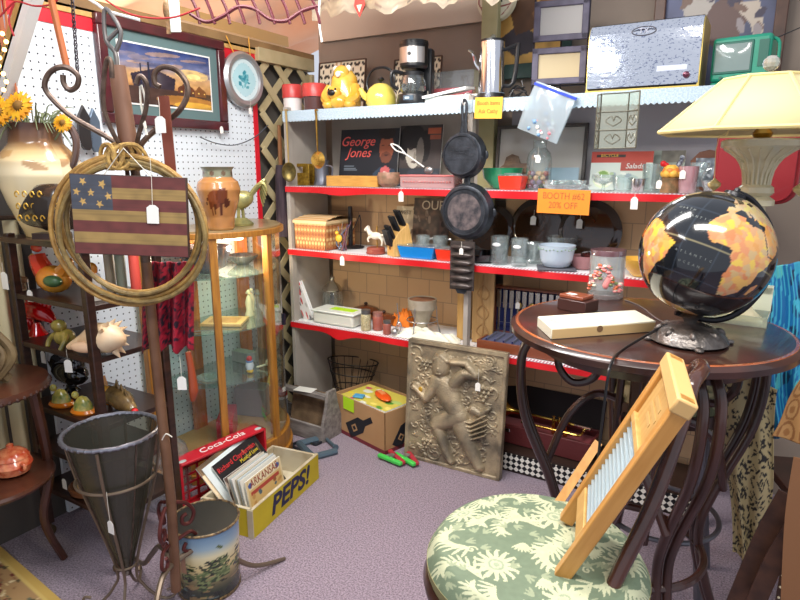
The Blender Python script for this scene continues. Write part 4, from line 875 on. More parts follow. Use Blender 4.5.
# ============================================================ FOURTH SHELF
Z4 = ZS[3] + .005
t = thing('rolled_magazine', 'white and red printed magazines leaning at the left end of the fourth shelf', 'magazine', (sx(311, 2.72, .62), 2.72, Z4), ry=R_(-24))
cv = Canvas(30, 60, (226, 222, 220)).blobs(16, [(196, 70, 70), (190, 184, 182), (90, 90, 96)], .05, .12, seed=6).rect(0, .82, 1, 1, (214, 60, 60))
t.scale = (1.15, 1.15, 1.2)
for k in range(2): obj('magazine', B().grid(lambda u, v: ((u - .5) * .06, -.006 - k * .014, v * .215), 30, 60, cv).box((0, .001 - k * .014, .107), (.06, .01, .214)), PAINT, t)
t = thing('apothecary_jar', 'clear glass jar with silver domed lid on the fourth shelf', 'jar', at_(333, 2.86, Z4)); r = .055; t.scale = (1.2, 1.2, 1.35)
obj('glass', B().lathe([(.04, 0), (.052, .01), (r, .05), (.05, .1), (.04, .115)], 32), GL, t)
obj('lid', B().lathe([(.05, .115), (.052, .12), (.035, .14), (.014, .155), (.01, .165), (.014, .175), (.001, .185)], 32), mat('silver_lid', (180, 172, 160), .25, .9), t)
a, c = sx(318, 2.72, .65), sx(360, 2.72, .65)
t = thing('storage_container', 'clear plastic food container with white lid and lime sticker', 'container', ((a + c) / 2, 2.73, Z4), R_(0)); W_ = c - a
obj('tub', B().box((0, 0, .035), (W_ * .94, .14, .07)), mat('milky_plastic', (216, 216, 204), .35), t, bevel=.012)
obj('lid', B().box((0, 0, .074), (W_, .155, .012)), mat('white_lid', (232, 234, 226), .35), t, bevel=.005)
obj('sticker', B().box((.025, .01, .0805), (W_ * .55, .06, .001)), mat('lime_sticker', (190, 236, 40), .5, emit=0), t)
def jar(px, Y, r, h, body, lidm, label, z=Z4):
    t = thing('spice_jar', label, 'jar', at_(px, Y, z)); obj('glass', B().lathe([(r * .95, 0), (r, .005), (r, h * .74), (r * .8, h * .82)], 24), body, t); obj('lid', B().lathe([(r * .9, h * .8), (r * .92, h), (.001, h)], 24), lidm, t); return t
jar(366, 2.68, .028, .115, mat('speckled_spice', (196, 186, 150), .35, col2=(150, 140, 104), nscale=120), mat('grey_lid', (110, 108, 108), .35, .6), 'tall speckled spice jar with grey lid beside the plastic container')
jar(378, 2.72, .03, .10, mat('ruddy_jar', (150, 84, 72), .25), mat('pinkish_lid', (170, 120, 112), .35, .4), 'reddish brown jar right behind the speckled spice jar')
jar(387, 2.67, .022, .075, mat('ruddy_jar', (150, 84, 72), .25), mat('grey_lid', (110, 108, 108), .35, .6), 'smallest dark jar with a tag, right of the speckled spice jar')
ag = glass('amber_glass', (150, 84, 44), .35)
for px, Y, r, h, lab in ((366, 2.9, .075, .075, 'amber glass casserole with lid standing behind the spice jars'), (384, 2.84, .07, .06, 'shorter amber glass lidded dish just behind the small jars')):
    t = thing('amber_casserole', lab, 'casserole', at_(px, Y, Z4)); obj('dish', B().lathe([(r * .8, 0), (r * .95, .01), (r, h * .7)], 32), ag, t)
    ld = obj('lid', B().lathe([(r * 1.06, h * .7), (r * .95, h * .86), (r * .4, h * 1.05), (.001, h * 1.1)], 32), mat('amber_brown', (104, 54, 30), .15, coat=.6), t); obj('knob', B().ball((0, 0, h * 1.2), (.012, .012, .01)), mat('dark_knob', (46, 26, 20), .3), ld)
# clay pot in wire stand
t = thing('strainer_cone', 'weathered metal cone pot with rusty inside in a wire stand', 'cone strainer', at_(422, 2.75, Z4)); r = rad(408, 437, 2.75, .75)
mt = mat('galvanised_tan', (182, 172, 154), .5, .2, col2=(158, 146, 126), nscale=12)
obj('cone', B().lathe([(.02, .02), (r * .75, .13), (r * .98, .15), (r, .20), (r * .94, .20), (r * .9, .155), (r * .6, .12), (.001, .05)], 36), mt, t)
obj('rust_inside', B().lathe([(.001, .05), (r * .59, .122), (r * .88, .158), (r * .92, .195)], 36), mat('rusty', (140, 92, 60), .8, col2=(96, 64, 44), nscale=20), t)
b = B()
for k in range(3): a = k * 2.094 + .5; b.tube([(r * .98 * math.cos(a), r * .98 * math.sin(a), .16), (r * 1.05 * math.cos(a), r * 1.05 * math.sin(a), .08), (r * 1.3 * math.cos(a), r * 1.3 * math.sin(a), .002)], .003, seg=6)
b.tube([(r * 1.05 * math.cos(k * .524), r * 1.05 * math.sin(k * .524), .085) for k in range(12)], .003, closed=True, seg=6)
obj('wire_stand', b, mat('steel_wire', (160, 158, 158), .3, .8), t)
def cloth(name, label, loc, w_, d, h, m, seed, cat='cloth'):
    q = random.Random(seed); ph = [q.uniform(0, 6) for _ in range(8)]
    def f(u, v):
        ed = min(u, 1 - u, v, 1 - v); k = min(1, ed * 7)
        z = h * k * (.62 + .16 * math.sin(u * 7 + ph[0] + v * 4) + .14 * math.sin(u * 13 - v * 9 + ph[1]) + .07 * math.sin(u * 25 + v * 21 + ph[2]))
        return ((u - .5) * w_ * (1 + .06 * math.sin(v * 9 + ph[3])), (v - .5) * d * (1 + .08 * math.sin(u * 11 + ph[4])), max(.001, z))
    return solo(name, B().grid(f, 40, 30), m, label, cat, loc, ang=180)
cloth('orange_cloth', 'small bright orange cloth tucked behind the small jars', (sx(402, 2.86, .7), 2.88, Z4), .15, .1, .1, mat('orange_fabric', (226, 124, 34), .8), 3)
a = surf(425, 330, Z4)
cloth('folded_towel', 'crumpled cream white linen towel on the fourth shelf edge', (sx(426, 2.69, .62), 2.70, Z4), .36, .12, .055, mat('cream_linen', (232, 232, 214), .85), 11, 'towel')
# small metal gadgets
t = thing('beaters', 'pair of silver kitchen beaters standing on the fourth shelf before the cone', 'beater', at_(399, 2.70, Z4)); b = B()
for k in range(4): a = k * PI / 4; b.tube([(0, 0, .0), (.016 * math.cos(a), .016 * math.sin(a), .02), (.014 * math.cos(a), .014 * math.sin(a), .05), (0, 0, .07), (-.014 * math.cos(a), -.014 * math.sin(a), .05), (-.016 * math.cos(a), -.016 * math.sin(a), .02)], .0018, closed=True, seg=5)
obj('wires', b, CHROME, t); obj('shaft', B().cyl((0, 0, .065), (-.012, 0, .17), .003), CHROME, t)
solo('sieve_ball', B().ball((0, 0, .022), .022).cyl((0, 0, .03), (.03, 0, .12), .0025), mat('steel', (170, 170, 170), .3, .8), 'small round steel strainer ball near the shelf edge under the cone', 'strainer', at_(395, 2.655, Z4))
# carved board and silver chest (right unit)
cv = Canvas(40, 90, (196, 160, 106)).noise(10, .2)
t = thing('carved_board', 'upright pale wood board with carved motif beside the silver chest', 'board', (sx(480, 2.74, .75), 2.78, Z4), R_(8))
obj('board', B().box((0, 0, .2), (.11, .022, .4)), mat('tan_carved_wood', (186, 150, 98), .5, col2=(168, 132, 82), nscale=10, stretch=(5, 5, .7)), t, bevel=.003)
cb_ = B()
for k in range(3): cb_.tube([(-.03, -.012, .06 + k * .1), (.0, -.013, .1 + k * .1), (.03, -.012, .06 + k * .1), (.01, -.013, .03 + k * .1)], .004, closed=True)
cb_.tube([(0, -.012, .03), (.01, -.013, .15), (-.01, -.013, .25), (0, -.012, .36)], .0045)
obj('carving', cb_, mat('tan_carving', (160, 122, 74), .55), t)
solo('post_block', B().box((0, 0, .2), (.06, .06, .4)), PINE, 'plain pale wooden post standing left of the carved board', 'post', (sx(463, 2.78, .75), 2.8, Z4), bevel=.003)
a, c = surf(470, 342, Z4), surf(560, 372, Z4)
CX = sx(471, 2.66, Z4); W_ = .40
t = thing('silver_chest', 'open wooden silverware chest lined with blue velvet holding knives in its lid', 'silverware chest', (CX + .03 + W_ / 2, 2.78, Z4)); chw = mat('chestnut_wood', (122, 64, 38), .35, coat=.3); blu = mat('blue_velvet', (14, 24, 84), .9, sheen=.4)
obj('base', B().box((0, -.115, .025), (W_, .012, .05)).box((0, .1, .025), (W_, .012, .05)).box((-W_ / 2 + .006, 0, .025), (.012, .22, .05)).box((W_ / 2 - .006, 0, .025), (.012, .22, .05)).box((0, 0, .004), (W_, .22, .008)), chw, t, bevel=.002)
b = B().box((0, -.005, .03), (W_ - .026, .2, .03))
for k in range(8): b.box((-W_ / 2 + .04 + k * .045, -.03, .05), (.008, .13, .014))
obj('tray_lining', b, blu, t)
ld = obj('lid', B().box((0, .115, .16), (W_, .012, .25)).box((0, .09, .285), (W_, .05, .01)).box((-W_ / 2 + .006, .09, .16), (.012, .05, .25)).box((W_ / 2 - .006, .09, .16), (.012, .05, .25)), chw, t, bevel=.002)
obj('lid_lining', B().box((0, .105, .16), (W_ - .026, .006, .23)).box((0, .098, .19), (W_ - .03, .012, .02)).box((0, .098, .09), (W_ - .03, .012, .015)), blu, ld)
for k in range(11):
    x = -W_ / 2 + .03 + k * .034
    kn = obj('knife', B().box((x, .088, .225), (.023, .014, .095)).box((x, .09, .11), (.012, .003, .15)), mat('silver_plate', (196, 190, 180), .25, .9), t, bevel=.003)
for k in (3, 5): obj('ornate_spoon', B().ball((-W_ / 2 + .03 + k * .034 + .01, .07, .2), (.016, .006, .02)).cyl((-W_ / 2 + .04 + k * .034, .072, .19), (-W_ / 2 + .04 + k * .034, .078, .08), .003), mat('old_gold', (170, 146, 84), .3, .9), t)
tag(t, (-.06, .06, .27), L=.05)
# ============================================================ FLOOR AND BOTTOM SHELF AREA
# wire basket
t = thing('wire_basket', 'large dark wire basket lying under the fourth shelf', 'basket', (sx(350, 2.84, .1), 2.845, .10), rx=R_(-8)); b = B()
bl = mat('rusty_black_wire', (44, 38, 36), .5, .5)
for k in range(4): rr = (.07, .11, .145, .165)[k]; b.tube([(rr * math.cos(a * .5236), rr * .8 * math.sin(a * .5236), (0, .08, .17, .24)[k]) for a in range(12)], .0035, closed=True, seg=6)
obj('hoops', b, bl, t); b = B()
for k in range(18): a = k * PI / 9; b.tube([(.01 * math.cos(a), .01 * math.sin(a), 0), (.07 * math.cos(a), .056 * math.sin(a), 0), (.11 * math.cos(a), .088 * math.sin(a), .08), (.165 * math.cos(a), .132 * math.sin(a), .24)], .0022, seg=5, sm=2)
obj('wires', b, bl, t)
solo('dark_log', B().tube([(-.2, 0, .05), (0, .01, .06), (.22, .02, .05)], [.04, .055, .04], seg=10), mat('dark_bark', (62, 46, 38), .8, col2=(40, 30, 26), nscale=20, bump=.6), 'dark rough log lying beneath the wire basket at the back', 'log', (sx(378, 2.86, .05), 2.9, .0))
solo('white_block', B().box((0, 0, .03), (.1, .07, .06)), mat('off_white_block', (206, 192, 166), .6), 'off white wooden block lying on dark wood behind the carton', 'block', (sx(380, 2.76, .12), 2.8, .105), (0, 0, R_(8)), bevel=.01)
solo('brown_crate', B().box((0, 0, .05), (.34, .1, .1)), mat('dark_crate_brown', (66, 46, 34), .7), 'low dark brown box behind the cardboard carton', 'box', (sx(385, 2.8, .05), 2.78, .003), bevel=.004)
# tool carrier
gw2 = mat('weathered_grey_wood', (150, 142, 136), .75, col2=(112, 104, 100), nscale=10, stretch=(1, 4, 4), bump=.2, bscale=30)
ta = P(283, 398, Z=0); tb = P(356, 425, Z=0)
TX, TY = sx(286, 2.60, .1), 2.56
t = thing('tool_carrier', 'weathered grey wooden tool carrier with a long handle on the carpet', 'tool box', (-2.17, 2.53, 0), R_(-2)); W_ = .46; D = .17
obj('bottom', B().box((0, 0, .01), (W_, D, .02)), gw2, t)
obj('front_board', B().box((0, -D / 2, .05), (W_, .016, .09)), gw2, t, bevel=.002); obj('back_board', B().box((0, D / 2, .05), (W_, .016, .09)), gw2, t, bevel=.002)
for sg in (-1, 1): obj('end_board', B().prism([(-D / 2, 0), (D / 2, 0), (D / 2, .1), (.05, .2), (.035, .285), (-.035, .285), (-.05, .2), (-D / 2, .1)], sg * W_ / 2 - .009, sg * W_ / 2 + .009, axis='X'), gw2, t, bevel=.002)
obj('handle_bar', B().box((0, 0, .235), (W_, .04, .025)), gw2, t, bevel=.004)
obj('label_card', B().box((.04, -.0, .2495), (.12, .07, .001), rot=(0, 0, R_(10))), TAGM, t, label='white paper card')
obj('divider_board', B().box((.04, .045, .13), (.28, .014, .2), rot=(R_(-12), 0, 0)), mat('scuffed_brown_board', (130, 104, 78), .7, col2=(92, 72, 54), nscale=14, bump=.3), t, label='scuffed brown board leaning inside')
t = thing('red_lid_jar', 'tall jar with red lid and black checked base standing in the tool carrier', 'jar', (-2.32, 2.53, .022), 0)
obj('glass', B().lathe([(.038, 0), (.04, .01), (.04, .15), (.034, .16)], 24), mat('smoky_jar', (106, 110, 114), .2, coat=.4), t); obj('lid', B().lathe([(.04, .158), (.042, .195), (.035, .2), (.02, .215), (.001, .218)], 24), mat('cherry_red', (180, 30, 40), .3), t)
obj('checked_band', B().lathe([(.0405, .0), (.041, .035)], 24), checkm(), t)
obj('white_band', B().lathe([(.0405, .14), (.041, .155)], 24), WHT, t)
# carton
n0, l0, r0 = P(385, 455, Z=0), P(336, 430, Z=0), P(408, 434, Z=0)
xa = Vector((n0.x - l0.x, n0.y - l0.y, 0)); W_ = xa.length; rz = math.atan2(xa.y, xa.x); D = .27; H = .235
t = thing('cardboard_carton', 'brown cardboard carton printed with black bottles, full of bright packets', 'carton', (l0.x, l0.y, 0), rz)
crd = mat('brown_cardboard', (190, 148, 104), .75, col2=(180, 138, 94), nscale=4)
obj('carton', B().box((W_ / 2, .003, H / 2), (W_, .006, H)).box((W_ / 2, D, H / 2), (W_, .006, H)).box((.003, D / 2, H / 2), (.006, D, H)).box((W_ - .003, D / 2, H / 2), (.006, D, H)).box((W_ / 2, D / 2, .004), (W_, D, .006)), crd, t)
def bottle(M):
    return B().prism([(-.03, -.075), (.03, -.075), (.03, .01), (.011, .035), (.011, .085), (-.011, .085), (-.011, .035), (-.03, .01)], 0, -.001, M=M).prism([(-.013, -.045), (.013, -.045), (.013, -.018), (-.013, -.018)], -.001, -.0018, mi=1, M=M).prism([(-.007, -.039), (.007, -.039), (.007, -.024), (-.007, -.024)], -.0018, -.0024, M=M)
bk = mat('printed_black', (34, 34, 40), .6)
obj('printed_bottle', bottle(Matrix.Rotation(R_(58), 3, 'Y')), [bk, crd], t, loc=(W_ * .5, -.0005, .098)).scale = (1.5, 1, 1.5)
obj('printed_bottle', bottle(Matrix.Rotation(R_(90), 3, 'Z') @ Matrix.Rotation(R_(35), 3, 'Y')), [bk, crd], t, loc=(W_ + .0005, .14, .1)).scale = (1, 1.3, 1.3)
obj('red_band', B().box((W_ / 2, -.001, .012), (W_, .001, .022)).box((W_ + .001, D / 2, .012), (.001, D, .022)), mat('printed_maroon', (120, 40, 50), .6), t)
obj('sticky_note', B().box((W_ * .3, -.005, H - .035), (.095, .001, .075)), mat('lime_sticker', (190, 236, 40), .5), t, label='lime green sticky note')
cv = Canvas(60, 50, (222, 206, 90)).blobs(22, [(236, 210, 60), (250, 232, 120), (214, 84, 110), (90, 160, 60), (190, 214, 120), (90, 180, 220), (240, 240, 220)], .03, .1, seed=12)
for k in range(4): solo('puzzle_packet', B().grid(lambda u, v: ((u - .5) * (W_ - .03 - .012 * k), (v - .5) * (D - .04), .0095), 50, 40, cv).box((0, 0, .004), (W_ - .03 - .012 * k, D - .04, .009)), PAINT, 'bright yellow illustrated packet in the carton, ' + ['bottom', 'second', 'third', 'topmost'][k] + ' of the pile', 'packet', Vector((l0.x, l0.y, 0)) + Matrix.Rotation(rz, 3, 'Z') @ Vector((W_ / 2, D / 2, H - .05 + k * .012)), (0, 0, rz + R_(2 * k - 3)), group='packets in the carton')
t = thing('orange_packet', 'glossy orange packet lying on top of the carton of packets', 'packet', Vector((l0.x, l0.y, 0)) + Matrix.Rotation(rz, 3, 'Z') @ Vector((W_ * .6, D * .52, H + .0)), rz + R_(-18))
obj('pouch', B().ball((0, 0, .014), (.085, .035, .014), 24, 10), mat('orange_plastic', (238, 92, 30), .3), t); obj('print', B().box((-.02, -.0, .0275), (.07, .028, .001)), mat('peach_print', (246, 150, 90), .4), t)
solo('blue_packet', B().box((0, 0, .005), (.06, .045, .01)), mat('sky_packet', (90, 170, 214), .4), 'little sky blue packet beside the orange one on the carton', 'packet', Vector((l0.x, l0.y, 0)) + Matrix.Rotation(rz, 3, 'Z') @ Vector((W_ * .35, D * .2, H + .0)), (0, 0, rz + .5), bevel=.002)
# relief panel
Yb_ = 2.5
rl, rr_ = P(400, 452, Z=0), P(497, 475, Z=0)
RW, RH = .53, .64
t = thing('relief_panel', 'large grey stone coloured relief of a reclining vine figure leaning on the shelves', 'relief', (rl.x + RW / 2 + .045, 2.562, .0), R_(1), rx=R_(-4))
nx, ny = 170, 230
U, V = np.meshgrid(np.linspace(0, RW, nx + 1), np.linspace(0, RH, ny + 1)); Hh = np.zeros_like(U)
def cap(pts, rs, hgt_, k=1.0):
    global Hh
    for (p, q_), (r1, r2) in zip(zip(pts[:-1], pts[1:]), zip(rs[:-1], rs[1:])):
        px_, py_ = p[0] * RW, p[1] * RH; dx, dy = q_[0] * RW - px_, q_[1] * RH - py_; L = dx * dx + dy * dy + 1e-9
        tt = np.clip(((U - px_) * dx + (V - py_) * dy) / L, 0, 1); d = np.hypot(U - px_ - tt * dx, V - py_ - tt * dy); r = r1 + (r2 - r1) * tt
        Hh = np.maximum(Hh, hgt_ * np.sqrt(np.clip(1 - (d / r) ** 2, 0, 1)))
q = random.Random(3)
for k in range(60):   # vines and leaves
    cx, cy = q.uniform(.06, .94), q.uniform(.05, .95); R0 = q.uniform(.03, .09); a0 = q.uniform(0, 6)
    pts = [(cx + R0 * (1 - i * .07) * math.cos(a0 + i * .55) , cy + R0 * .72 * (1 - i * .07) * math.sin(a0 + i * .55)) for i in range(10)]
    cap(pts, [.0055] * 10, .008)
for k in range(110):
    cx, cy, a = q.uniform(.05, .95), q.uniform(.04, .94), q.uniform(0, 6)
    for da in (-.8, 0, .8): cap([(cx, cy), (cx + .055 * math.cos(a + da), cy + .038 * math.sin(a + da))], [.009, .003], .008)
def grapes(cx, cy, n=5, s=.011):
    for r_ in range(n):
        for c in range(n - r_): cap([(cx + (c - (n - r_ - 1) / 2) * s * 2 / RW, cy - r_ * s * 1.7 / RH)] * 2, [s, s], .017)
grapes(.80, .70, 4, .012); grapes(.60, .83, 3, .01); grapes(.38, .40, 3, .01); grapes(.24, .18, 3, .011); grapes(.2, .83, 3, .01)
cap([(.35, .80), (.36, .855)], [.05, .052], .034)             # head
cap([(.30, .87), (.36, .905), (.43, .87)], [.018, .02, .018], .03)
cap([(.36, .74), (.37, .70)], [.025, .03], .024)
cap([(.34, .67), (.46, .66)], [.055, .055], .032); cap([(.42, .64), (.50, .52), (.55, .45)], [.07, .055, .058], .036)
cap([(.50, .70), (.60, .79), (.72, .80), (.62, .88), (.48, .87)], [.034, .03, .028, .022, .018], .034)      # raised arm
cap([(.31, .66), (.22, .54), (.09, .62)], [.032, .026, .017], .032)
cap([(.56, .44), (.36, .36), (.34, .34)], [.056, .046, .04], .038); cap([(.34, .34), (.46, .14), (.52, .07)], [.038, .028, .02], .034)
cap([(.56, .42), (.66, .26), (.80, .08)], [.055, .045, .028], .034)
for k in range(5): cap([(.45 + k * .04, .40 - k * .02), (.7, .42 - k * .035), (.84, .5 - k * .04)], [.012, .009, .004], .026)
cap([(.355, .79), (.355, .81)], [.008, .008], .041); cap([(.335, .765), (.375, .765)], [.006, .006], .036)
cap([(.70, .52), (.78, .50), (.86, .55)], [.025, .022, .012], .024)
fr_ = (U < .016) | (U > RW - .016) | (V < .016) | (V > RH - .02); Hh = Hh * 1.25; Hh = np.where(fr_, .014, Hh)
st = mat('grey_stone_cast', (104, 95, 80), .36, .25, col2=(182, 164, 132), nscale=9, bump=.35, bscale=140)
obj('carving', B().grid(lambda u, v: (-RW / 2 + u * RW, -.012 - float(Hh[int(round(v * ny)), int(round(u * nx))]), v * RH), nx, ny), st, t, ang=180)
obj('slab', B().box((0, 0, RH / 2), (RW, .03, RH)), st, t, bevel=.002)
tag(t, (.135, -.045, RH * .86), L=.07, s=1.2)
obj('yellow_sticker', B().ball((-.175, -.045, .39), (.012, .003, .014)), GOLD, t, label='small yellow sticker')
# trumpet in case
cx0 = P(518, 452, Y=2.82)
t = thing('trumpet_case', 'open dark red trumpet case with clasps on the checkered riser', 'instrument case', (-.83, 2.84, .114), R_(-3)); mar = mat('maroon_leatherette', (92, 34, 34), .5, bump=.2); W_ = .54; plush = mat('red_plush', (128, 26, 34), .95, sheen=.4)
obj('tray', B().box((0, -.1, .05), (W_, .012, .1)).box((0, .08, .05), (W_, .012, .1)).box((-W_ / 2, -.01, .05), (.012, .18, .1)).box((W_ / 2, -.01, .05), (.012, .18, .1)).box((0, -.01, .01), (W_, .18, .02)), mar, t, bevel=.003)
obj('plush_lining', B().box((0, -.01, .05), (W_ - .02, .16, .03)), plush, t)
obj('lid', B().box((0, .14, .13), (W_, .02, .2), rot=(R_(-14), 0, 0)), mat('dark_case_lid', (28, 18, 18), .8), t)
for x in (-.15, -.02): obj('clasp', B().box((x, -.108, .07), (.035, .004, .018)), CHROME, t, bevel=.003)
obj('side_latch', B().box((-.24, -.108, .06), (.025, .004, .04)), mat('grey_latch', (140, 130, 130), .4, .6), t, bevel=.002)
t = thing('trumpet', 'brass trumpet lying in its dark red case', 'trumpet', (-.83, 2.83, .205), R_(-3)); bt = mat('lacquered_brass', (206, 170, 84), .2, 1.0)
obj('main_tube', B().tube([(-.22, .04, .03), (-.1, .04, .03), (.15, .04, .03), (.2, .04, .02), (.2, -.02, .01), (.15, -.03, .01), (-.1, -.03, .01)], .007), bt, t)
obj('bell', B().lathe([(.007, 0), (.012, .08), (.02, .12), (.055, .16), (.053, .161), (.018, .12)], 28, c=(-.07, .04, .03), rot=(0, R_(-90), 0)), bt, t)
for k in range(3): obj('valve', B().cyl((.06 + k * .03, .005, -.03), (.06 + k * .03, .0, .05), .011, .009).cyl((.06 + k * .03, 0, .05), (.06 + k * .03, 0, .065), .004).lathe([(.001, .066), (.009, .066), (.009, .069), (.001, .069)], 14, c=(.06 + k * .03, 0, 0)), bt, t)
obj('mouthpiece', B().cyl((.15, .04, .03), (.24, .03, .03), .006, .011), CHROME, t)
# C clamp
p = P(322, 447, Z=.02); cm = mat('blue_grey_iron', (96, 116, 128), .4, .5)
t = thing('c_clamp', 'large blue grey iron C clamp lying on the carpet', 'clamp', (p.x, p.y, .0), R_(62))
obj('frame', B().tube([(.07, .11, .016), (-.07, .11, .016), (-.085, .10, .016), (-.085, -.06, .016), (-.07, -.075, .016), (.05, -.075, .016)], .019, sm=3, seg=8), cm, t)
obj('screw', B().cyl((.065, .15, .016), (.065, -.03, .016), .009), cm, t); obj('swivel_pad', B().cyl((.065, -.03, .016), (.065, -.04, .016), .016), cm, t); obj('tommy_bar', B().cyl((.02, .145, .018), (.11, .15, .018), .005), cm, t)
# spring clamps red & green
gC = mat('bright_green_paint', (74, 204, 84), .45); rC = mat('raspberry_plastic', (176, 50, 62), .45)
for px, py, rz, lab in ((393, 462, 160, 'green handled spring clamp lying before the carton'), (408, 462, 150, 'green handled spring clamp lying against the relief panel')):
    p = P(px, py, Z=0); t = thing('spring_clamp', lab, 'clamp', (p.x, p.y, 0.002), R_(rz), group=None); t.scale = (1.2, 1.3, 1.2)
    obj('upper_jaw', B().box((0, .015, .016), (.13, .02, .016), rot=(0, 0, R_(10))), gC, t, bevel=.004); obj('lower_jaw', B().box((0, -.018, .016), (.13, .02, .016), rot=(0, 0, R_(-10))), rC, t, bevel=.004)
    obj('spring', B().lathe([(.006, -.012), (.014, -.012), (.014, .012), (.006, .012)], 16, c=(.01, 0, .017)), mat('steel', (170, 170, 170), .3, .8), t)
solo('scroll_bracket', B().tube([(0, .06, .008), (-.05, .03, .008), (-.05, -.02, .008), (0, -.04, .008), (.02, -.01, .008)], .008).tube([(0, .06, .008), (.05, .05, .008), (.06, .09, .008)], .008), mat('black_iron', (46, 48, 54), .45, .5), 'small black iron scroll bracket lying beside the display cabinet', 'bracket', (P(298, 450, Z=0).x, P(298, 446, Z=0).y, 0))
# ============================================================ ROUND TABLE
TZ = 1.06; TC = Vector((-.238, 1.79, 0)); TR = .376
BW = mat('bentwood_dark', (44, 25, 20), .28, col2=(66, 36, 28), nscale=9, coat=.35, stretch=(1, 1, .4))
t = thing('round_table', 'tall round dark bentwood table carrying the globe and lamp', 'table', TC)
tt = mat('polished_mahogany', (176, 96, 52), .16, col2=(136, 70, 38), nscale=7, coat=.6, stretch=(1, 5, 1))
obj('tabletop', B().lathe([(TR - .03, TZ - .03), (TR - .01, TZ - .03), (TR, TZ - .02), (TR, TZ - .008), (TR - .008, TZ), (TR - .03, TZ), (.001, TZ)], 96), tt, t)
obj('edge_band', B().lathe([(TR - .012, TZ - .034), (TR + .004, TZ - .028), (TR + .006, TZ - .012), (TR - .004, TZ - .002), (TR - .02, TZ + .0008)], 96), BW, t, label='darker rounded rim')
obj('apron', B().lathe([(TR - .08, TZ - .075), (TR - .07, TZ - .03), (TR - .09, TZ - .03), (TR - .09, TZ - .075)], 64), BW, t)
def radial(a): c, s_ = math.cos(a), math.sin(a); return lambda r, z, o=0: (c * r - s_ * o, s_ * r + c * o, z)
for k in range(4):
    a = R_((195, 305, 30, 110)[k]); f = radial(a)
    b = B()
    for o in (-.022, .022): b.tube([f(.30, TZ - .04, o), f(.345, TZ - .12, o), f(.33, TZ - .30, o), f(.24, TZ - .52, o * .8), f(.21, .40, o * .7), f(.26, .2, o * .7), f(.33, .03, o), f(.335, .012, o)], .0135, seg=10)
    lg = obj('leg', b, BW, t)
    obj('leg_arch', B().tube([f(.26, .56, -.03), f(.20, .72, -.08), f(.12, .80, -.10), f(.04, .80, -.06)], .012, seg=8), BW, t)
    obj('scroll', B().tube([f(.24, TZ - .10, -.07), f(.235, TZ - .17, -.07), f(.19, TZ - .215, -.06), f(.13, TZ - .19, -.05), f(.11, TZ - .11, -.04), f(.12, TZ - .04, -.03)], .0125, seg=8).ball(f(.24, TZ - .09, -.07), .019), BW, t)
obj('lower_ring', B().tube([(.215 * math.cos(q_ * .3927), .215 * math.sin(q_ * .3927), .36) for q_ in range(16)], .012, closed=True), BW, t)
obj('centre_column', B().tube([(0, 0, TZ - .03), (0, 0, .78)], [.03, .03], sm=0).tube([(.05, 0, TZ - .03), (.06, .0, .7), (.05, 0, .37)], .011).tube([(-.05, 0, TZ - .03), (-.06, 0, .7), (-.05, 0, .37)], .011), BW, t)
# globe ------------------------------------------------------
gp = P(688, 342, Z=TZ); gz = 0; GR = .155
GB = Vector((gp.x, gp.y, TZ))
gc = PV(705, 254, GB, (Fv.x, Fv.y, 0))
t = thing('globe', 'large black ocean globe with orange continents on a pewter base', 'globe', GB)
cg = Vector(gc) - GB + Vector((.0, .0, 0))
import itertools
cv = Canvas(720, 360, (16, 20, 26))
def ll(pts): return [((lo + 180) / 360, (la + 90) / 180) for lo, la in pts]
land = {
 'africa': [(-17, 15), (-17, 21), (-13, 28), (-9, 32), (-6, 36), (3, 37), (11, 37), (11, 33), (20, 31), (24, 32), (33, 31), (37, 21), (43, 12), (51, 12), (46, 3), (40, -4), (40, -15), (35, -20), (35, -25), (32, -29), (27, -34), (19, -35), (15, -27), (12, -17), (13, -7), (9, 0), (9, 4), (4, 6), (-4, 5), (-8, 4), (-13, 8)],
 'madagascar': [(44, -17), (49, -12), (50, -16), (47, -25), (44, -24)],
 'southam': [(-80, -3), (-78, 2), (-77, 8), (-72, 12), (-62, 10), (-52, 5), (-50, 0), (-44, -2), (-35, -6), (-39, -14), (-41, -22), (-48, -27), (-54, -34), (-58, -38), (-65, -42), (-68, -52), (-74, -52), (-73, -37), (-70, -20), (-76, -14), (-81, -6)],
 'northam': [(-168, 66), (-140, 70), (-110, 68), (-95, 68), (-82, 66), (-94, 58), (-80, 52), (-78, 60), (-65, 58), (-56, 52), (-66, 45), (-75, 38), (-81, 30), (-81, 25), (-84, 30), (-97, 27), (-97, 20), (-88, 20), (-83, 14), (-83, 9), (-78, 8), (-86, 12), (-105, 20), (-114, 31), (-124, 42), (-130, 54), (-150, 60)],
 'greenland': [(-50, 60), (-43, 60), (-22, 70), (-18, 80), (-40, 83), (-65, 80), (-54, 70)],
 'europe': [(-9, 37), (-9, 43), (-1, 44), (-5, 48), (2, 51), (8, 54), (8, 57), (12, 56), (20, 55), (28, 60), (22, 61), (25, 65), (17, 60), (12, 56), (5, 59), (10, 64), (25, 71), (45, 67), (60, 69), (90, 75), (140, 73), (178, 68), (160, 60), (140, 54), (130, 43), (122, 38), (121, 30), (110, 21), (106, 10), (100, 13), (98, 8), (95, 16), (88, 22), (80, 15), (77, 8), (72, 20), (66, 25), (57, 26), (60, 22), (52, 13), (43, 13), (37, 25), (34, 31), (36, 36), (27, 37), (24, 41), (22, 37), (19, 42), (13, 45), (18, 40), (15, 38), (10, 44), (3, 43), (-1, 37)],
 'britain': [(-5, 50), (1, 51), (-2, 56), (-5, 58), (-5, 54)], 'iceland': [(-24, 64), (-14, 65), (-18, 66.5)],
 'australia': [(114, -22), (122, -18), (131, -12), (142, -11), (153, -26), (149, -38), (138, -35), (116, -35)],
 'antarctica': [(-180, -90), (180, -90), (180, -72), (0, -70), (-60, -66), (-180, -76)]}
m = np.zeros(cv.U.shape, bool)
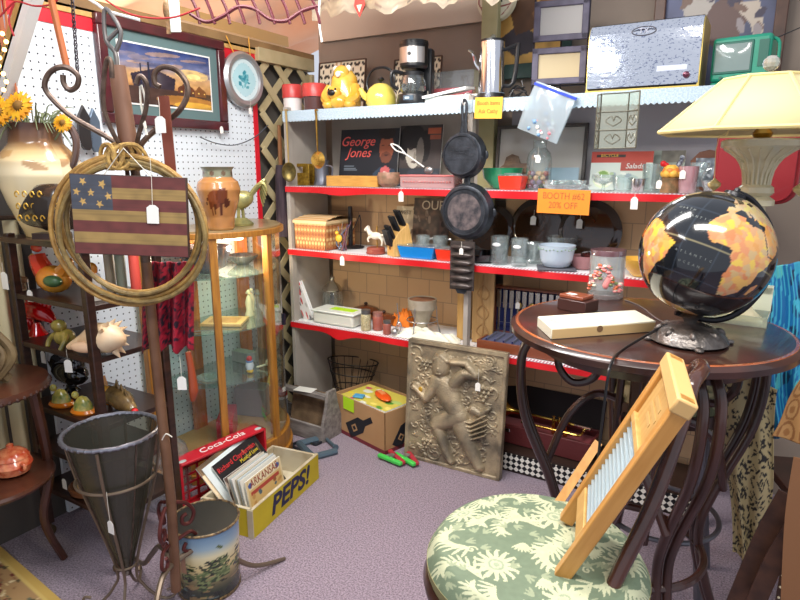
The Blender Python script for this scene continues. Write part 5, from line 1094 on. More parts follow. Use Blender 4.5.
for k_, p_ in land.items(): m |= cv.inpoly(ll(p_))
q = random.Random(21); seeds = [(q.uniform(-180, 180), q.uniform(-60, 75)) for _ in range(1500)]
pal = [(206, 146, 76), (212, 166, 88), (200, 126, 80), (214, 180, 70), (196, 148, 104), (190, 160, 110), (204, 136, 92), (210, 156, 92)]
LON, LAT = cv.U * 360 - 180, cv.V * 180 - 90; best = np.full(LON.shape, 1e9); idx = np.zeros(LON.shape, int)
for i, (lo, la) in enumerate(seeds):
    d = (LON - lo) ** 2 + (LAT - la) ** 2; u_ = d < best; best[u_] = d[u_]; idx[u_] = i
pc = np.array([pal[q.randrange(8)] for _ in seeds]); cv.a[m] = pc[idx[m]]
nor = m & (LAT > 40); cv.a[nor] = cv.a[nor] * .5 + np.array((150, 160, 140)) * .5
g_ = (~m) & ((np.abs((LON + 360) % 15 - 7.5) > 7.1) | (np.abs((LAT + 90) % 15 - 7.5) > 7.15)); cv.a[g_] = (38, 46, 56)
cv.mask((~m) & (np.abs(LAT) < .8), (128, 120, 90))
gm = vcol('globe_varnish', .14, coat=.8)
b = B(); b.grid(lambda u, v: (GR * math.cos((v - .5) * PI) * math.cos((u - .5) * 2 * PI), GR * math.cos((v - .5) * PI) * math.sin((u - .5) * 2 * PI), GR * math.sin((v - .5) * PI)), 300, 150, cv)
def gdir(lon, lat): lo, la = R_(lon), R_(lat); return Vector((math.cos(la) * math.cos(lo), math.cos(la) * math.sin(lo), math.sin(la)))
# orientation: the point (lon0, lat0) faces the camera, north tilted to the right
view = (CP - (GB + cg)).normalized(); tilt = R_(27)
upw = (Uv - view * Uv.dot(view)).normalized(); rtw = upw.cross(view).normalized() * 1.0
nw = upw * math.cos(tilt) + (-view.cross(upw)) * -math.sin(tilt) if False else upw * math.cos(tilt) + Rv * math.sin(tilt)
nw = (nw - view * nw.dot(view)).normalized()
v0 = gdir(-9, -7); pole = Vector((0, 0, 1)); n0_ = (pole - v0 * pole.dot(v0)).normalized()
A_ = Matrix((v0, n0_, v0.cross(n0_))).transposed(); W2 = Matrix((view, nw, view.cross(nw))).transposed(); MR = W2 @ A_.inverted()
sph = obj('sphere', b, gm, t, loc=cg, rot=MR.to_euler(), ang=180, label='black globe ball with coloured continents')
lm = mat('pale_letters', (116, 122, 120), .5)
for word, lo0, la0, step in (('ATLANTIC', -32, -12, 4.2), ('OCEAN', -26, -20, 4.2), ('NORTH', -52, 26, 4.0), ('ATLANTIC', -46, 20, 4.0)):
    vs = B()
    for i, ch in enumerate(word):
        c = bpy.data.curves.new('l', 'FONT'); c.body = ch; c.size = .0085; c.extrude = .0002; c.align_x = 'CENTER'; c.resolution_u = 1
        ob = bpy.data.objects.new('l', c); COL.objects.link(ob); me = bpy.data.meshes.new_from_object(ob); bpy.data.objects.remove(ob)
        d = gdir(lo0 + i * step, la0); e = Vector((-math.sin(R_(lo0 + i * step)), math.cos(R_(lo0 + i * step)), 0)); n_ = d.cross(e)
        M = Matrix((e, n_, d)).transposed(); vs.add([M @ v.co + d * (GR + .0004) for v in me.vertices], [tuple(p.vertices) for p in me.polygons])
    obj('ocean_lettering', vs, lm, sph)
pw_ = mat('pewter_base', (128, 122, 118), .35, .7, col2=(84, 78, 74), nscale=24, bump=.35, bscale=70)
S = nw  # axis
obj('meridian_arm', B().tube([cg + S * (GR + .008)] + [cg + (S * math.cos(x) + (-Rv * math.cos(tilt) * -1 + Uv * -math.sin(tilt)) * math.sin(x)) * (GR + .012) for x in (.3, .8, 1.4, 2.0, 2.5)] + [cg - S * (GR + .008)], [.006, .008, .009, .009, .009, .008, .006], seg=8), mat('black_arm', (34, 34, 38), .3, .5), t)
obj('axis_cap', B().lathe([(.026, -.004), (.024, .004), (.008, .008), (.006, .016), (.001, .018)], 24), mat('black_arm', (34, 34, 38), .3, .5), t, loc=cg + S * (GR + .001), rot=S.to_track_quat('Z', 'Y').to_euler())
zb = cg.z - GR
obj('stem', B().lathe([(.035, .022), (.016, .034), (.013, .05), (.018, zb - .012), (.03, zb - .003), (.02, zb + .004)], 28), pw_, t)
b = B().lathe([(.088, .003), (.094, .008), (.09, .016), (.078, .032), (.055, .045), (.028, .053), (.001, .054)], 48)
for k in range(8): a = k * PI / 4 + .2; b.ball((.066 * math.cos(a), .066 * math.sin(a), .028), (.018, .01, .016), rot=(0, 0, a))
for k in range(40): a = k * 2 * PI / 40; b.ball((.084 * math.cos(a), .084 * math.sin(a), .0165), .0026, 6, 4)
obj('base', b, pw_, t)
for k in range(4): a = k * PI / 2 + .35; obj('foot', B().ball((.09 * math.cos(a), .09 * math.sin(a), .006), (.02, .012, .008), rot=(0, 0, a)), pw_, t)
# cable from the globe going down in front of the table
c0 = P(662, 311, Z=1.11) ; c1 = P(640, 330, Z=TZ + .004); c2 = P(622, 350, Z=TZ + .004); c3 = P(612, 362, Z=TZ + .004)
e = P(609, 372, Y=c3.y - .03)
solo('power_cord', B().tube([GB + Vector((-.05, -.02, .045)), GB + Vector((-.075, -.04, .03)), c2, c3, Vector((e.x, c3.y - .045, 1.02)), Vector((e.x - .005, c3.y - .045, .8)), Vector((e.x + .01, c3.y - .03, .5))], .0035, seg=6), BLK, 'black electric cord running from the globe over the table edge', 'cord')
# glass jar with flowers
jp = P(605, 297, Z=TZ); r = .058
t = thing('decorated_glass_jar', 'thick clear glass cylinder painted with orange and pink flowers', 'jar', (jp.x, jp.y, TZ + .001)); H = .165
obj('base_disc', B().lathe([(r * 1.02, 0), (r * 1.04, .004), (r * 1.02, .014), (.001, .014)], 40), glass('base_glass', (226, 214, 214), .2), t)
obj('glass', B().lathe([(r * .95, .014), (r, .022), (r, H), (r * .93, H), (r * .93, .03), (.001, .026)], 40), glass('thick_clear_glass', (246, 250, 250), .25, .05, .6), t)
obj('violet_rim', B().lathe([(r * 1.005, H - .018), (r * 1.01, H - .001), (r * 1.0, H), (r * .92, H)], 40), glass('violet_glass', (160, 120, 128), .4), t)
q = random.Random(6); b = B()
for k in range(60):
    a = R_(-150 + 130 * q.random()); z = .07 + .03 * math.sin(a * 3) + q.gauss(0, .014); b.ball((r * math.cos(a), r * math.sin(a), max(.03, z)), (.008, .008, .005), 6, 4, mi=q.choice([0, 0, 1, 2, 2, 3]))
for k in range(7):
    a = R_(-80 + k * 2); b.ball((r * math.cos(a) * 1.0, r * math.sin(a), .05 + .005 * k), (.01, .004, .012), 8, 5, mi=2)
obj('painted_flowers', b, [mat('rust_orange', (206, 96, 40), .4), mat('leaf_paint', (110, 130, 70), .4), mat('pink_paint', (232, 142, 140), .4), mat('cream_dot', (230, 222, 200), .4)], t)
solo('thin_chain', B().tube([P(625, 300, Z=TZ + .002), P(640, 306, Z=TZ + .002), P(656, 318, Z=TZ + .002), P(668, 324, Z=TZ + .002)], .0018, seg=5), mat('steel', (170, 170, 170), .3, .8), 'thin pale cord lying on the table between glass jar and globe', 'cord')
# small box by the jar and long white box
p = P(575, 312, Z=TZ)
t = thing('small_wooden_box', 'small dark wooden box with red brown lid behind the long white box', 'box', (p.x, p.y + .03, TZ + .001), R_(-18))
obj('box_body', B().box((0, 0, .018), (.10, .075, .036)), mat('dark_box_wood', (70, 44, 40), .3, coat=.4), t, bevel=.002)
obj('lid', B().box((-.01, .005, .042), (.085, .065, .012)), mat('red_brown_lid', (140, 74, 50), .3, coat=.4), t, bevel=.003); obj('label', B().box((-.02, -.005, .0487), (.03, .018, .001)), TAGM, t)
f0, f1, f2 = P(597, 355, Z=TZ), P(655, 333, Z=TZ), P(537, 326, Z=TZ)
xa = Vector((f1.x - f0.x, f1.y - f0.y, 0)); ya = Vector((f2.x - f0.x, f2.y - f0.y, 0))
rz = math.atan2(xa.y, xa.x)
p0 = P(598, 356, Z=TZ); t = thing('long_box', 'long flat cream white cardboard box lying on the round table', 'box', (-.345, 1.60, TZ + .001), R_(29))
bx = mat('cream_white_card', (232, 228, 206), .45); LW, LD = .25, .125
a_, b_, c_ = P(551, 340, Z=TZ), P(655, 332, Z=TZ), P(537, 327, Z=TZ)
e1 = (b_ - a_); e2 = (c_ - a_); t.location = (a_.x, a_.y, TZ + .001); t.rotation_euler = (0, 0, math.atan2(e1.y, e1.x)); LW = e1.length
n2 = Vector((-e1.y, e1.x, 0)).normalized(); LD = abs(e2.dot(n2)); sk = e2.dot(e1.normalized())
obj('carton', B().prism([(0, 0), (LW, 0), (LW + sk, LD), (sk, LD)], 0, .03, axis='Z'), bx, t, bevel=.002)
obj('side_panel', B().box((LW / 2, -.0008, .014), (LW - .004, .001, .024)), mat('tan_box_side', (204, 172, 120), .5), t)
obj('thumb_notch', B().lathe([(.001, .0012), (.009, .0012), (.009, 0)], 16, c=(LW * .45, -.001, .02), rot=(R_(90), 0, 0)), mat('notch_brown', (120, 90, 60), .6), t)
b = B()
for k in range(4): b.box((sk * .5 + .02 + .006 * k, LD * .55, .0306), (.003, .05, .0006))
obj('printed_text', b, mat('faint_print', (176, 180, 172), .6), t)
# clear plastic box
a_, b_ = P(697, 320, Z=TZ), P(766, 329, Z=TZ)
e1 = b_ - a_; t = thing('clear_plastic_box', 'open clear plastic box with small pieces behind the globe base', 'box', (a_.x, a_.y, TZ + .001), math.atan2(e1.y, e1.x)); W_ = e1.length; D = .1
pg = glass('box_plastic', (232, 236, 220), .35, .1)
obj('tray', B().box((W_ / 2, 0, .015), (W_, .002, .03)).box((W_ / 2, D, .015), (W_, .002, .03)).box((0, D / 2, .015), (.002, D, .03)).box((W_, D / 2, .015), (.002, D, .03)).box((W_ / 2, D / 2, .002), (W_, D, .002)), pg, t)
obj('raised_lid', B().box((W_ / 2, D + .015, .065), (W_, .003, .075), rot=(R_(-14), 0, 0)).box((W_ / 2, D + .005, .1), (W_, .02, .003)), mat('frosted_lid', (216, 220, 196), .35), t)
q = random.Random(8); b = B()
for k in range(7): b.box((q.uniform(.02, W_ - .02), q.uniform(.02, D - .02), .008), (.03, .012, .008), rot=(0, 0, q.uniform(0, 3)), mi=k % 3)
obj('contents', b, [mat('sky_packet', (90, 170, 214), .4), GOLD, WHT], t)
# lamp ------------------------------------------------------
LP = Vector((-.012, 1.98, TZ))
t = thing('table_lamp', 'table lamp with pressed glass vase body and wide cream panelled shade', 'lamp', LP); lg = mat('pressed_glass', (206, 196, 160), .22, coat=.5, bump=.25, bscale=50)
obj('foot', B().lathe([(.06, 0), (.062, .01), (.04, .03), (.022, .05), (.02, .1), (.03, .2), (.036, .28), (.03, .335)], 36), lg, t)
obj('fluted_vase', B().lathe([(.028, .33), (.05, .335), (.05, .35), (.036, .36), (.046, .37), (.044, .385), (.031, .395), (.034, .42), (.052, .46), (.085, .485), (.1, .495), (.1, .51), (.09, .515)], 40), lg, t)
b = B()
for k in range(20): a = k * PI / 10; b.tube([(.032 * math.cos(a), .032 * math.sin(a), .39), (.037 * math.cos(a), .037 * math.sin(a), .43), (.056 * math.cos(a), .056 * math.sin(a), .465), (.09 * math.cos(a), .09 * math.sin(a), .49)], .004, seg=6, sm=2)
obj('fluting', b, lg, t)
obj('socket', B().cyl((0, 0, .5), (0, 0, .60), .014).lathe([(.02, .515), (.026, .53), (.016, .545)], 20), BRASS, t)
def shade_pt(k, h, r0, r1, z0, z1):
    a = PI / 8 + k * PI / 4; r = r0 + (r1 - r0) * h; return (r * math.cos(a), r * math.sin(a), z0 + (z1 - z0) * h)
b = B(); Rb, Rt, zb_, zt_ = .272, .115, .535, .672
N8 = 8
vs = [shade_pt(k, 0, Rb, Rt, zb_, zt_) for k in range(8)] + [shade_pt(k, 1, Rb, Rt, zb_, zt_) for k in range(8)]
b.add(vs, [(k, (k + 1) % 8, 8 + (k + 1) % 8, 8 + k) for k in range(8)])
sm_ = mat('cream_shade_fabric', (206, 192, 146), .8)
sh = obj('lamp_shade', b, sm_, t, ang=20); mo = sh.modifiers.new('s', 'SOLIDIFY'); mo.thickness = .003
b = B()
for k in range(8): b.tube([shade_pt(k, 0, Rb, Rt, zb_, zt_), shade_pt(k, 1, Rb, Rt, zb_, zt_)], .0045, sm=0, seg=6)
b.tube([shade_pt(k, 0, Rb, Rt, zb_, zt_) for k in range(8)], .006, closed=True, sm=0, seg=6); b.tube([shade_pt(k, 1, Rb, Rt, zb_, zt_) for k in range(8)], .005, closed=True, sm=0, seg=6)
obj('piping', b, mat('shade_piping', (226, 206, 140), .6), sh)
obj('finial', B().cyl((0, 0, .66), (0, 0, .69), .005).ball((0, 0, .712), .021, 12, 6), glass('faceted_crystal', (230, 226, 214), .35), t, ang=10)
obj('harp', B().tube([(0, 0, .56), (.05, 0, .62), (.03, 0, .655), (0, 0, .668), (-.03, 0, .655), (-.05, 0, .62), (0, 0, .56)], .002, seg=5), BRASS, t)
b = B()
for sg, L in ((1, .13), ( -1, .12)):
    x = sg * .105; b = B().tube([(x * .3, -.02 * sg, .54), (x, -.0, .525), (x, 0, .52 - L)], .0012, seg=5, sm=3).lathe([(.001, -.018), (.017, -.004), (.018, .004), (.004, .016), (.001, .02)], 10, c=(x, 0, .51 - L))
    obj('pull_charm', b, mat('charm_gold', (214, 196, 140), .3, .5), t)
# red tray hanging behind
a_, c_ = P(719, 138, Y=2.55), P(792, 203, Y=2.55)
w_ = (c_.x - a_.x) / 2; hh_ = a_.z - c_.z
def rr(w, h, r, n=6):
    o = []
    for cx, cz, a0 in ((w - r, h, None), (w - r, r, -90), (-w + r, r, 180)):
        if a0 is None: continue
        for k in range(n + 1):
            a = R_((-0 - 90 * k / n) if a0 == -90 else (-90 - 90 * k / n)); o.append((cx + r * math.cos(a), cz + r * math.sin(a)))
    return [(w, h)] + o + [(-w, h)]
t = thing('red_tray', 'deep red rounded tray hanging on a hook behind the lamp base', 'tray', ((a_.x + c_.x) / 2, 2.58, c_.z), R_(-8))
rdm = mat('enamel_red', (136, 10, 24), .45, coat=.1)
obj('tray_front', B().prism(rr(w_, hh_ + .06, .055), 0, .012), rdm, t, bevel=.003)
obj('tray_rim', B().prism(rr(w_ + .012, hh_ + .07, .06), .012, .06), mat('darker_red_rim', (140, 16, 28), .3, coat=.5), t, bevel=.004, loc=(0, 0, -.008))
solo('tray_hook', B().tube([(0, .06, 0), (0, .5, .02)], .006, sm=0), BLK, 'dark rod holding the red tray out from the wall', 'hook', ((a_.x + c_.x) / 2, 2.59, c_.z + .2))
# ============================================================ FOREGROUND STOOL
SZ = .72; SCn = Vector((-.325, 1.11, 0)); SR = .228
t = thing('upholstered_stool', 'bentwood bar stool with round sage green floral cushion', 'stool', SCn)
cv = Canvas(420, 420, (106, 122, 98)); crm = (186, 190, 156); q = random.Random(4)
def leaf(x, y, L, w_, a, col=crm): cv.ell(x + math.cos(a) * L / 2, y + math.sin(a) * L / 2, L / 2, w_ / 2, col, a)
def acanthus(x, y, R0, a0, turn, n=11, s=1.0):
    for i in range(n):
        th = a0 + turn * i * .26; r = R0 * (1 - i * .035); px, py = x + r * math.cos(th), y + r * math.sin(th); tg = th + turn * PI / 2
        leaf(px, py, .088 * s * (1 - i * .03), .0155 * s, tg + .8); leaf(px, py, .078 * s * (1 - i * .03), .0145 * s, tg - .7); leaf(px, py, .05 * s, .010 * s, tg + .15)
        cv.line([(px, py), (x + R0 * (1 - (i + 1) * .035) * math.cos(th + turn * .26), y + R0 * (1 - (i + 1) * .035) * math.sin(th + turn * .26))], .005 * s, crm)
def flower(x, y, s):
    for k in range(14): leaf(x, y, .105 * s, .022 * s, k * 2 * PI / 14 + .1)
    cv.ell(x, y, .036 * s, .036 * s, (150, 162, 134))
    for k in range(9): cv.ell(x + .02 * s * math.cos(k * .7), y + .02 * s * math.sin(k * .7), .007 * s, .007 * s, crm)
    for k in range(14): cv.ell(x + .1 * s * math.cos(k * .449), y + .1 * s * math.sin(k * .449), .006 * s, .006 * s, crm)
def shell(x, y, s, a):
    for k in range(7): leaf(x, y, .07 * s, .014 * s, a + (k - 3) * .25)
for (x, y, s_, a) in ((.62, .70, 1.15, 0), (.30, .30, 1.0, 1), (.88, .36, 1.0, 2), (.15, .74, .9, 2), (.58, .12, 1, 1)): flower(x, y, s_)
for (x, y, R0, a0, tn, n) in ((.42, .56, .13, .2, 1, 13), (.40, .82, .11, 3.4, -1, 12), (.80, .58, .12, 2.8, 1, 12), (.60, .36, .13, .8, 1, 12), (.16, .52, .11, 5.0, -1, 12), (.86, .84, .10, 3.6, 1, 10), (.44, .12, .1, .3, -1, 10), (.1, .2, .12, 0, 1, 10), (.76, .12, .11, 2, 1, 10), (.95, .6, .1, 3, -1, 9), (.30, .62, .07, 1, 1, 8), (.70, .50, .06, 4, -1, 8), (.52, .46, .06, 0, -1, 7), (.30, .10, .07, 2, 1, 8), (.06, .44, .07, 1, 1, 7), (.92, .22, .07, 4, 1, 8), (.28, .88, .07, 3, 1, 8), (.62, .92, .07, 5, -1, 8), (.46, .70, .06, 2, 1, 8), (.74, .24, .06, 1, -1, 8), (.2, .14, .06, 5, -1, 7)): acanthus(x, y, R0, a0, tn, n)
for (x, y, a) in ((.44, .46, -1.8), (.74, .84, 1.2), (.24, .62, 2.8), (.72, .44, -.6), (.3, .92, 2), (.5, .24, -1.5), (.92, .48, 0)): shell(x, y, 1, a)
for (x, y) in ((.5, .66), (.52, .9), (.34, .68), (.7, .3), (.2, .4), (.82, .7)):
    pts = [(x + .028 * (1 - i / 14) * math.cos(i * .6), y + .028 * (1 - i / 14) * math.sin(i * .6)) for i in range(14)]; cv.line(pts, .0045, crm)
for _ in range(150):
    x, y, a = q.random(), q.random(), q.uniform(0, 6.28)
    if abs(cv.a[min(419, int(y * 420)), min(419, int(x * 420)), 0] - 106) < 1: [leaf(x, y, .05, .013, a + d_, (148, 158, 128)) for d_ in (-.5, 0, .5)]
cv.noise(60, .04, 4)
def seatf(zt, dome, drop):
    def f(u, v):
        a, b_ = 2 * u - 1, 2 * v - 1; x, y = a * math.sqrt(1 - b_ * b_ / 2), b_ * math.sqrt(1 - a * a / 2); r = min(1, math.hypot(x, y))
        return (SR * x, SR * y, zt - dome * r * r - drop * max(0, (r - .86) / .14) ** 2)
    return f
fab = vcol('damask_fabric', .65, bump=.15, bscale=500)
obj('seat_cushion', B().grid(seatf(SZ + .02, .018, .035), 300, 300, cv).lathe([(SR, SZ - .035), (SR * .985, SZ - .06), (SR * .9, SZ - .06)], 64), fab, t, rot=(0, 0, R_(25)), ang=180)
obj('cushion_side', B().lathe([(SR * .9, SZ - .062), (SR * .985, SZ - .06), (SR * 1.0, SZ - .05), (SR * 1.003, SZ - .032)], 64), mat('sage_gold_fabric', (142, 136, 90), .7), t)
obj('seat_ring', B().lathe([(SR * .9, SZ - .1), (SR + .004, SZ - .095), (SR + .008, SZ - .075), (SR + .0, SZ - .058), (SR * .9, SZ - .06)], 64), BW, t)
for k in range(4):
    f = radial(R_(20 + 90 * k)); obj('leg', B().tube([f(.19, SZ - .09), f(.2, .45), f(.235, .2), f(.27, .008)], [.016, .015, .014, .013], seg=10), BW, t)
obj('foot_ring', B().tube([(.215 * math.cos(q_ * .3927), .215 * math.sin(q_ * .3927), .28) for q_ in range(16)], .010, closed=True), BW, t)
# hooped back on the +x side
ha, hb = Vector((.15, -.075, SZ - .085)), Vector((.10, .21, SZ - .075)); top_ = Vector((.235, .11, 1.045))
tp = P(701, 374, Y=1.24) - SCn
h1 = Vector((tp.x - .012, tp.y - .045, tp.z - .012)); h2 = Vector((tp.x - .0, tp.y + .03, tp.z)); h3 = Vector((tp.x - .02, tp.y + .09, tp.z - .03))
obj('back_hoop', B().tube([ha, ha + Vector((.02, .03, .1)), (ha + h1) * .5 + Vector((.012, .0, .01)), h1 + Vector((-.005, -.01, -.05)), h1, h2, h3, (hb + h3) * .5 + Vector((.01, .01, .02)), hb + Vector((.01, 0, .06)), hb], .0145, seg=12), mat('bentwood_red_brown', (84, 48, 36), .25, col2=(58, 32, 26), nscale=12, coat=.5), t)
obj('string_loop', B().tube([ha + Vector((.02 * math.cos(k * .785) + .012, .02 * math.sin(k * .785) + .015, .05 + .004 * math.cos(k))) for k in range(8)], .0022, closed=True, seg=5), mat('white_string', (226, 220, 208), .7), t)
# washboard
fl = P(567, 520, Z=.742); fn = P(562, 574, Z=.742)
fl, fn = P(566, 520, Z=.744), P(561, 577, Z=.727); m0 = (fl + fn) / 2
ax = Vector((.181, .0, .394)); Lb = ax.length + .01; ax.normalize()
xw = (fn - fl).normalized(); xw = (xw - ax * xw.dot(ax)).normalized(); Wb = .195
MW = Matrix((xw, ax.cross(xw), ax)).transposed()
t = thing('washboard', 'wooden washboard with ribbed metal face leaning on the stool cushion', 'washboard', m0)
t.rotation_mode = 'XYZ'; t.rotation_euler = MW.to_euler()
hon = mat('honey_pine', (206, 150, 78), .4, col2=(192, 134, 62), nscale=10, stretch=(6, 6, .6), coat=.2)
for sg in (-1, 1): obj('side_rail', B().box((sg * (Wb / 2 - .012), 0, Lb / 2), (.024, .03, Lb)), hon, t, bevel=.003)
obj('top_board', B().box((0, 0, Lb - .015), (Wb + .006, .036, .03)), mat('pale_top_board', (212, 172, 110), .45), t, bevel=.004)
obj('upper_panel', B().box((0, 0, Lb * .83), (Wb - .045, .012, Lb * .27)), PINE, t, bevel=.001)
obj('upper_ledge', B().box((0, 0, Lb * .69), (Wb - .045, .028, .014)), PINE, t, bevel=.002)
obj('lower_rail', B().box((0, 0, Lb * .2), (Wb - .045, .02, .035)), PINE, t, bevel=.002)
obj('ribbed_metal', B().grid(lambda u, v: ((u - .5) * (Wb - .046), -.003 + .0045 * math.sin(v * 2 * PI * 15), Lb * (.2 + .49 * v)), 2, 180).grid(lambda u, v: ((u - .5) * (Wb - .046), .003 + .0045 * math.sin(v * 2 * PI * 15), Lb * (.2 + .49 * v)), 2, 180), mat('pale_ribbed_zinc', (176, 192, 198), .35, .5), t, ang=180)
obj('embossed_marks', B().box((0, -.0065, Lb * .85), (.06, .001, .01)).box((0, -.0065, Lb * .81), (.08, .001, .008)).box((0, -.0065, Lb * .77), (.05, .001, .008)), mat('embossed_tan', (196, 160, 100), .5), t)
obj('kraft_tag', B().box((-Wb / 2 + .05, .022, Lb * .07), (.04, .001, .03)), mat('kraft_card', (206, 170, 110), .7), t)
p0, p1 = P(563, 496, Z=.735), P(592, 452, Z=.82)
q0 = P(563, 500, Z=.76)
solo('wooden_ruler', B().box((0, 0, 0), (.02, .008, .19), rot=frame_rot(Vector((p1 - p0)).cross(Vector((0, 1, 0))), (p1 - p0))), hon, 'thin honey coloured wooden ruler standing on the cushion behind the washboard', 'ruler', (Vector(p0) + Vector(p1)) / 2)
# second stool, behind and below the table
S2 = Vector((-.19, 2.17, 0)); t = thing('upholstered_stool', 'second stool with a green camouflage like floral cushion, tucked behind the table', 'stool', S2)
cv2 = Canvas(120, 120, (134, 130, 92)).blobs(90, [(176, 168, 128), (98, 100, 70), (196, 190, 150)], .02, .06, seed=17)
sr_save, SR = SR, .2
obj('seat_cushion', B().grid(seatf(.80, .03, .05), 80, 80, cv2), fab, t, ang=180)
obj('seat_ring', B().lathe([(SR * .9, .68), (SR + .005, .685), (SR + .005, .73), (SR * .9, .73)], 48), BW, t)
for k in range(4): f = radial(R_(45 + 90 * k)); obj('leg', B().tube([f(.17, .69), f(.18, .4), f(.24, .008)], .014), mat('grey_steel_leg', (112, 112, 118), .35, .7), t)
obj('foot_ring', B().tube([(.195 * math.cos(q_ * .3927), .195 * math.sin(q_ * .3927), .28) for q_ in range(16)], .009, closed=True), mat('grey_steel_leg', (112, 112, 118), .35, .7), t)
# ============================================================ RIGHT SIDE TEXTILES
def drape(name, label, pts_top, pts_bot, m, cat='scarf', amp=.02, fr=30, canvas=None, nu=60, nv=60):
    def f(u, v):
        i = u * (len(pts_top) - 1); k = min(int(i), len(pts_top) - 2); g = i - k
        a = Vector(pts_top[k]).lerp(Vector(pts_top[k + 1]), g); c = Vector(pts_bot[k]).lerp(Vector(pts_bot[k + 1]), g)
        p = c.lerp(a, v); p.y += amp * math.sin(u * fr + 2 * v) * (.4 + .6 * (1 - v)); p.x += amp * .4 * math.sin(v * 7 + u * 5); return p
    bb = B().grid(f, nu, nv, canvas); o = solo(name, bb, m, label, cat, ang=180); mo = o.modifiers.new('s', 'SOLIDIFY'); mo.thickness = .002; return o
# chair that carries the cloths
CX_, CY_ = .30, 2.28
t = thing('wooden_chair', 'dark wooden chair at the right edge draped with blue and leopard cloths', 'chair', (.36, 2.30, 0), R_(-70))
obj('seat', B().box((0, 0, .45), (.42, .40, .03)), BW, t, bevel=.004)
for x, y in ((-.19, -.18), (.19, -.18)): obj('leg', B().tube([(x, y, .44), (x * 1.05, y * 1.1, 0.005)], [.017, .012], sm=0), BW, t)
for x in (-.19, .19): obj('rear_post', B().tube([(x, .18, .005), (x, .18, .45), (x, .21, .8), (x, .26, 1.1)], .016), BW, t)
obj('top_rail', B().box((0, .262, 1.09), (.40, .02, .08)), BW, t, bevel=.004)
obj('mid_rail', B().box((0, .22, .78), (.38, .018, .05)), BW, t, bevel=.004)
blc = Canvas(100, 120, (22, 108, 168)).blobs(60, [(20, 70, 120), (60, 170, 200), (14, 40, 80), (90, 190, 190)], .02, .07, seed=5)
for k in range(24): blc.line([(k / 24, 0), (k / 24 + .05, 1)], .006, (70, 180, 206))
Yd = 2.12
Tb = [P(q_[0], q_[1], Y=Yd) for q_ in ((742, 300), (765, 268), (800, 262), (840, 262))]; Bb = [P(q_[0], q_[1], Y=Yd - .02) for q_ in ((748, 430), (770, 440), (800, 420), (840, 430))]
drape('blue_shawl', 'bright blue patterned shawl hanging behind the table at right', Tb, Bb, PAINT, 'shawl', .02, 26, blc, 90, 90)
lc = Canvas(90, 260, (186, 168, 122)); q = random.Random(9)
for _ in range(420):
    x, y = q.random(), q.random(); lc.ell(x, y, q.uniform(.02, .05), q.uniform(.004, .011), (34, 30, 28), q.uniform(-.6, .6))
Yd = 2.02
Tb = [P(q_[0], q_[1], Y=Yd) for q_ in ((722, 382), (750, 378), (778, 390))]; Bb = [P(q_[0], q_[1], Y=Yd) for q_ in ((733, 552), (748, 566), (766, 560))]
drape('leopard_scarf', 'beige and black leopard print scarf hanging beside the table legs', Tb, Bb, PAINT, 'scarf', .012, 14, lc, 60, 160)
cc = Canvas(70, 70, (190, 140, 84))
for cx in (.2, .6, 1.0):
    for cy in (.1, .45, .8): cc.ell(cx, cy, .16, .17, (150, 100, 54)).ell(cx, cy, .12, .13, (196, 148, 92)).ell(cx, cy, .06, .06, (164, 112, 62))
Yd = 1.72
Tb = [P(q_[0], q_[1], Y=Yd) for q_ in ((800, 378), (830, 350))]; Bb = [P(q_[0], q_[1], Y=Yd) for q_ in ((772, 436), (830, 452))]
drape('patterned_bag', 'tan scrolled fabric bag corner at the right edge', Tb, Bb, PAINT, 'bag', .006, 9, cc, 60, 60)
# leather straps bottom right
lb = mat('dark_brown_leather', (82, 52, 36), .45, col2=(58, 36, 26), nscale=20); lt_ = mat('tan_leather', (134, 92, 58), .5)
def strap(label, pts, w_, m, Y, st_=None, grp=None):
    b = B(); pp = catmull([P(x, y, Y=Y) for x, y in pts], 8); n = len(pp)
    for sgn, yy in ((1, 0), (1, .004)):
        pass
    vs = []; 
    for i, p in enumerate(pp):
        tg = (pp[min(i + 1, n - 1)] - pp[max(i - 1, 0)]).normalized(); nr = Vector((-tg.z, 0, tg.x)) * w_ / 2
        vs += [p - nr, p + nr, p + nr + Vector((0, .005, 0)), p - nr + Vector((0, .005, 0))]
    fs = []
    for i in range(n - 1):
        for a, c in ((0, 1), (1, 2), (2, 3), (3, 0)): fs.append((i * 4 + a, i * 4 + c, i * 4 + 4 + c, i * 4 + 4 + a))
    fs += [(0, 3, 2, 1), tuple((n - 1) * 4 + k for k in range(4))]
    b.add(vs, fs); o = thing('leather_strap', label, 'strap', (0, 0, 0), group=grp); o.location = pp[-1]
    ob = obj('strap', b, m, o, loc=-pp[-1])
    if st_:
        bb = B()
        for i in range(0, n, 1): bb.ball(pp[i] - Vector((0, .002, 0)), .0035, 6, 4)
        obj('studs', bb, CREAM, o, loc=-pp[-1])
    return o
strap('wide dark leather strap slanting down to the lower right corner', [(790, 495), (765, 540), (735, 610)], .055, lb, 1.75)
strap('second dark leather strap crossing behind the wide one', [(800, 520), (775, 560), (752, 612)], .045, lb, 1.70)
strap('narrow leather strap edged with pale studs at the right edge', [(797, 470), (790, 530), (776, 612)], .012, lb, 1.66, True)
strap('tan leather strap hanging at the right edge with a buckle', [(806, 460), (797, 520), (792, 612)], .05, lt_, 1.62)
t = thing('strap_rail', 'low dark wooden rail at the right edge carrying leather straps', 'rack', (.42, 1.7, 0))
obj('rail', B().cyl((-.2, 0, .72), (.25, 0, .72), .012), DWOOD, t)
for x in (-.0, .24): obj('post', B().cyl((x, 0, .0), (x, 0, .72), .014), DWOOD, t)
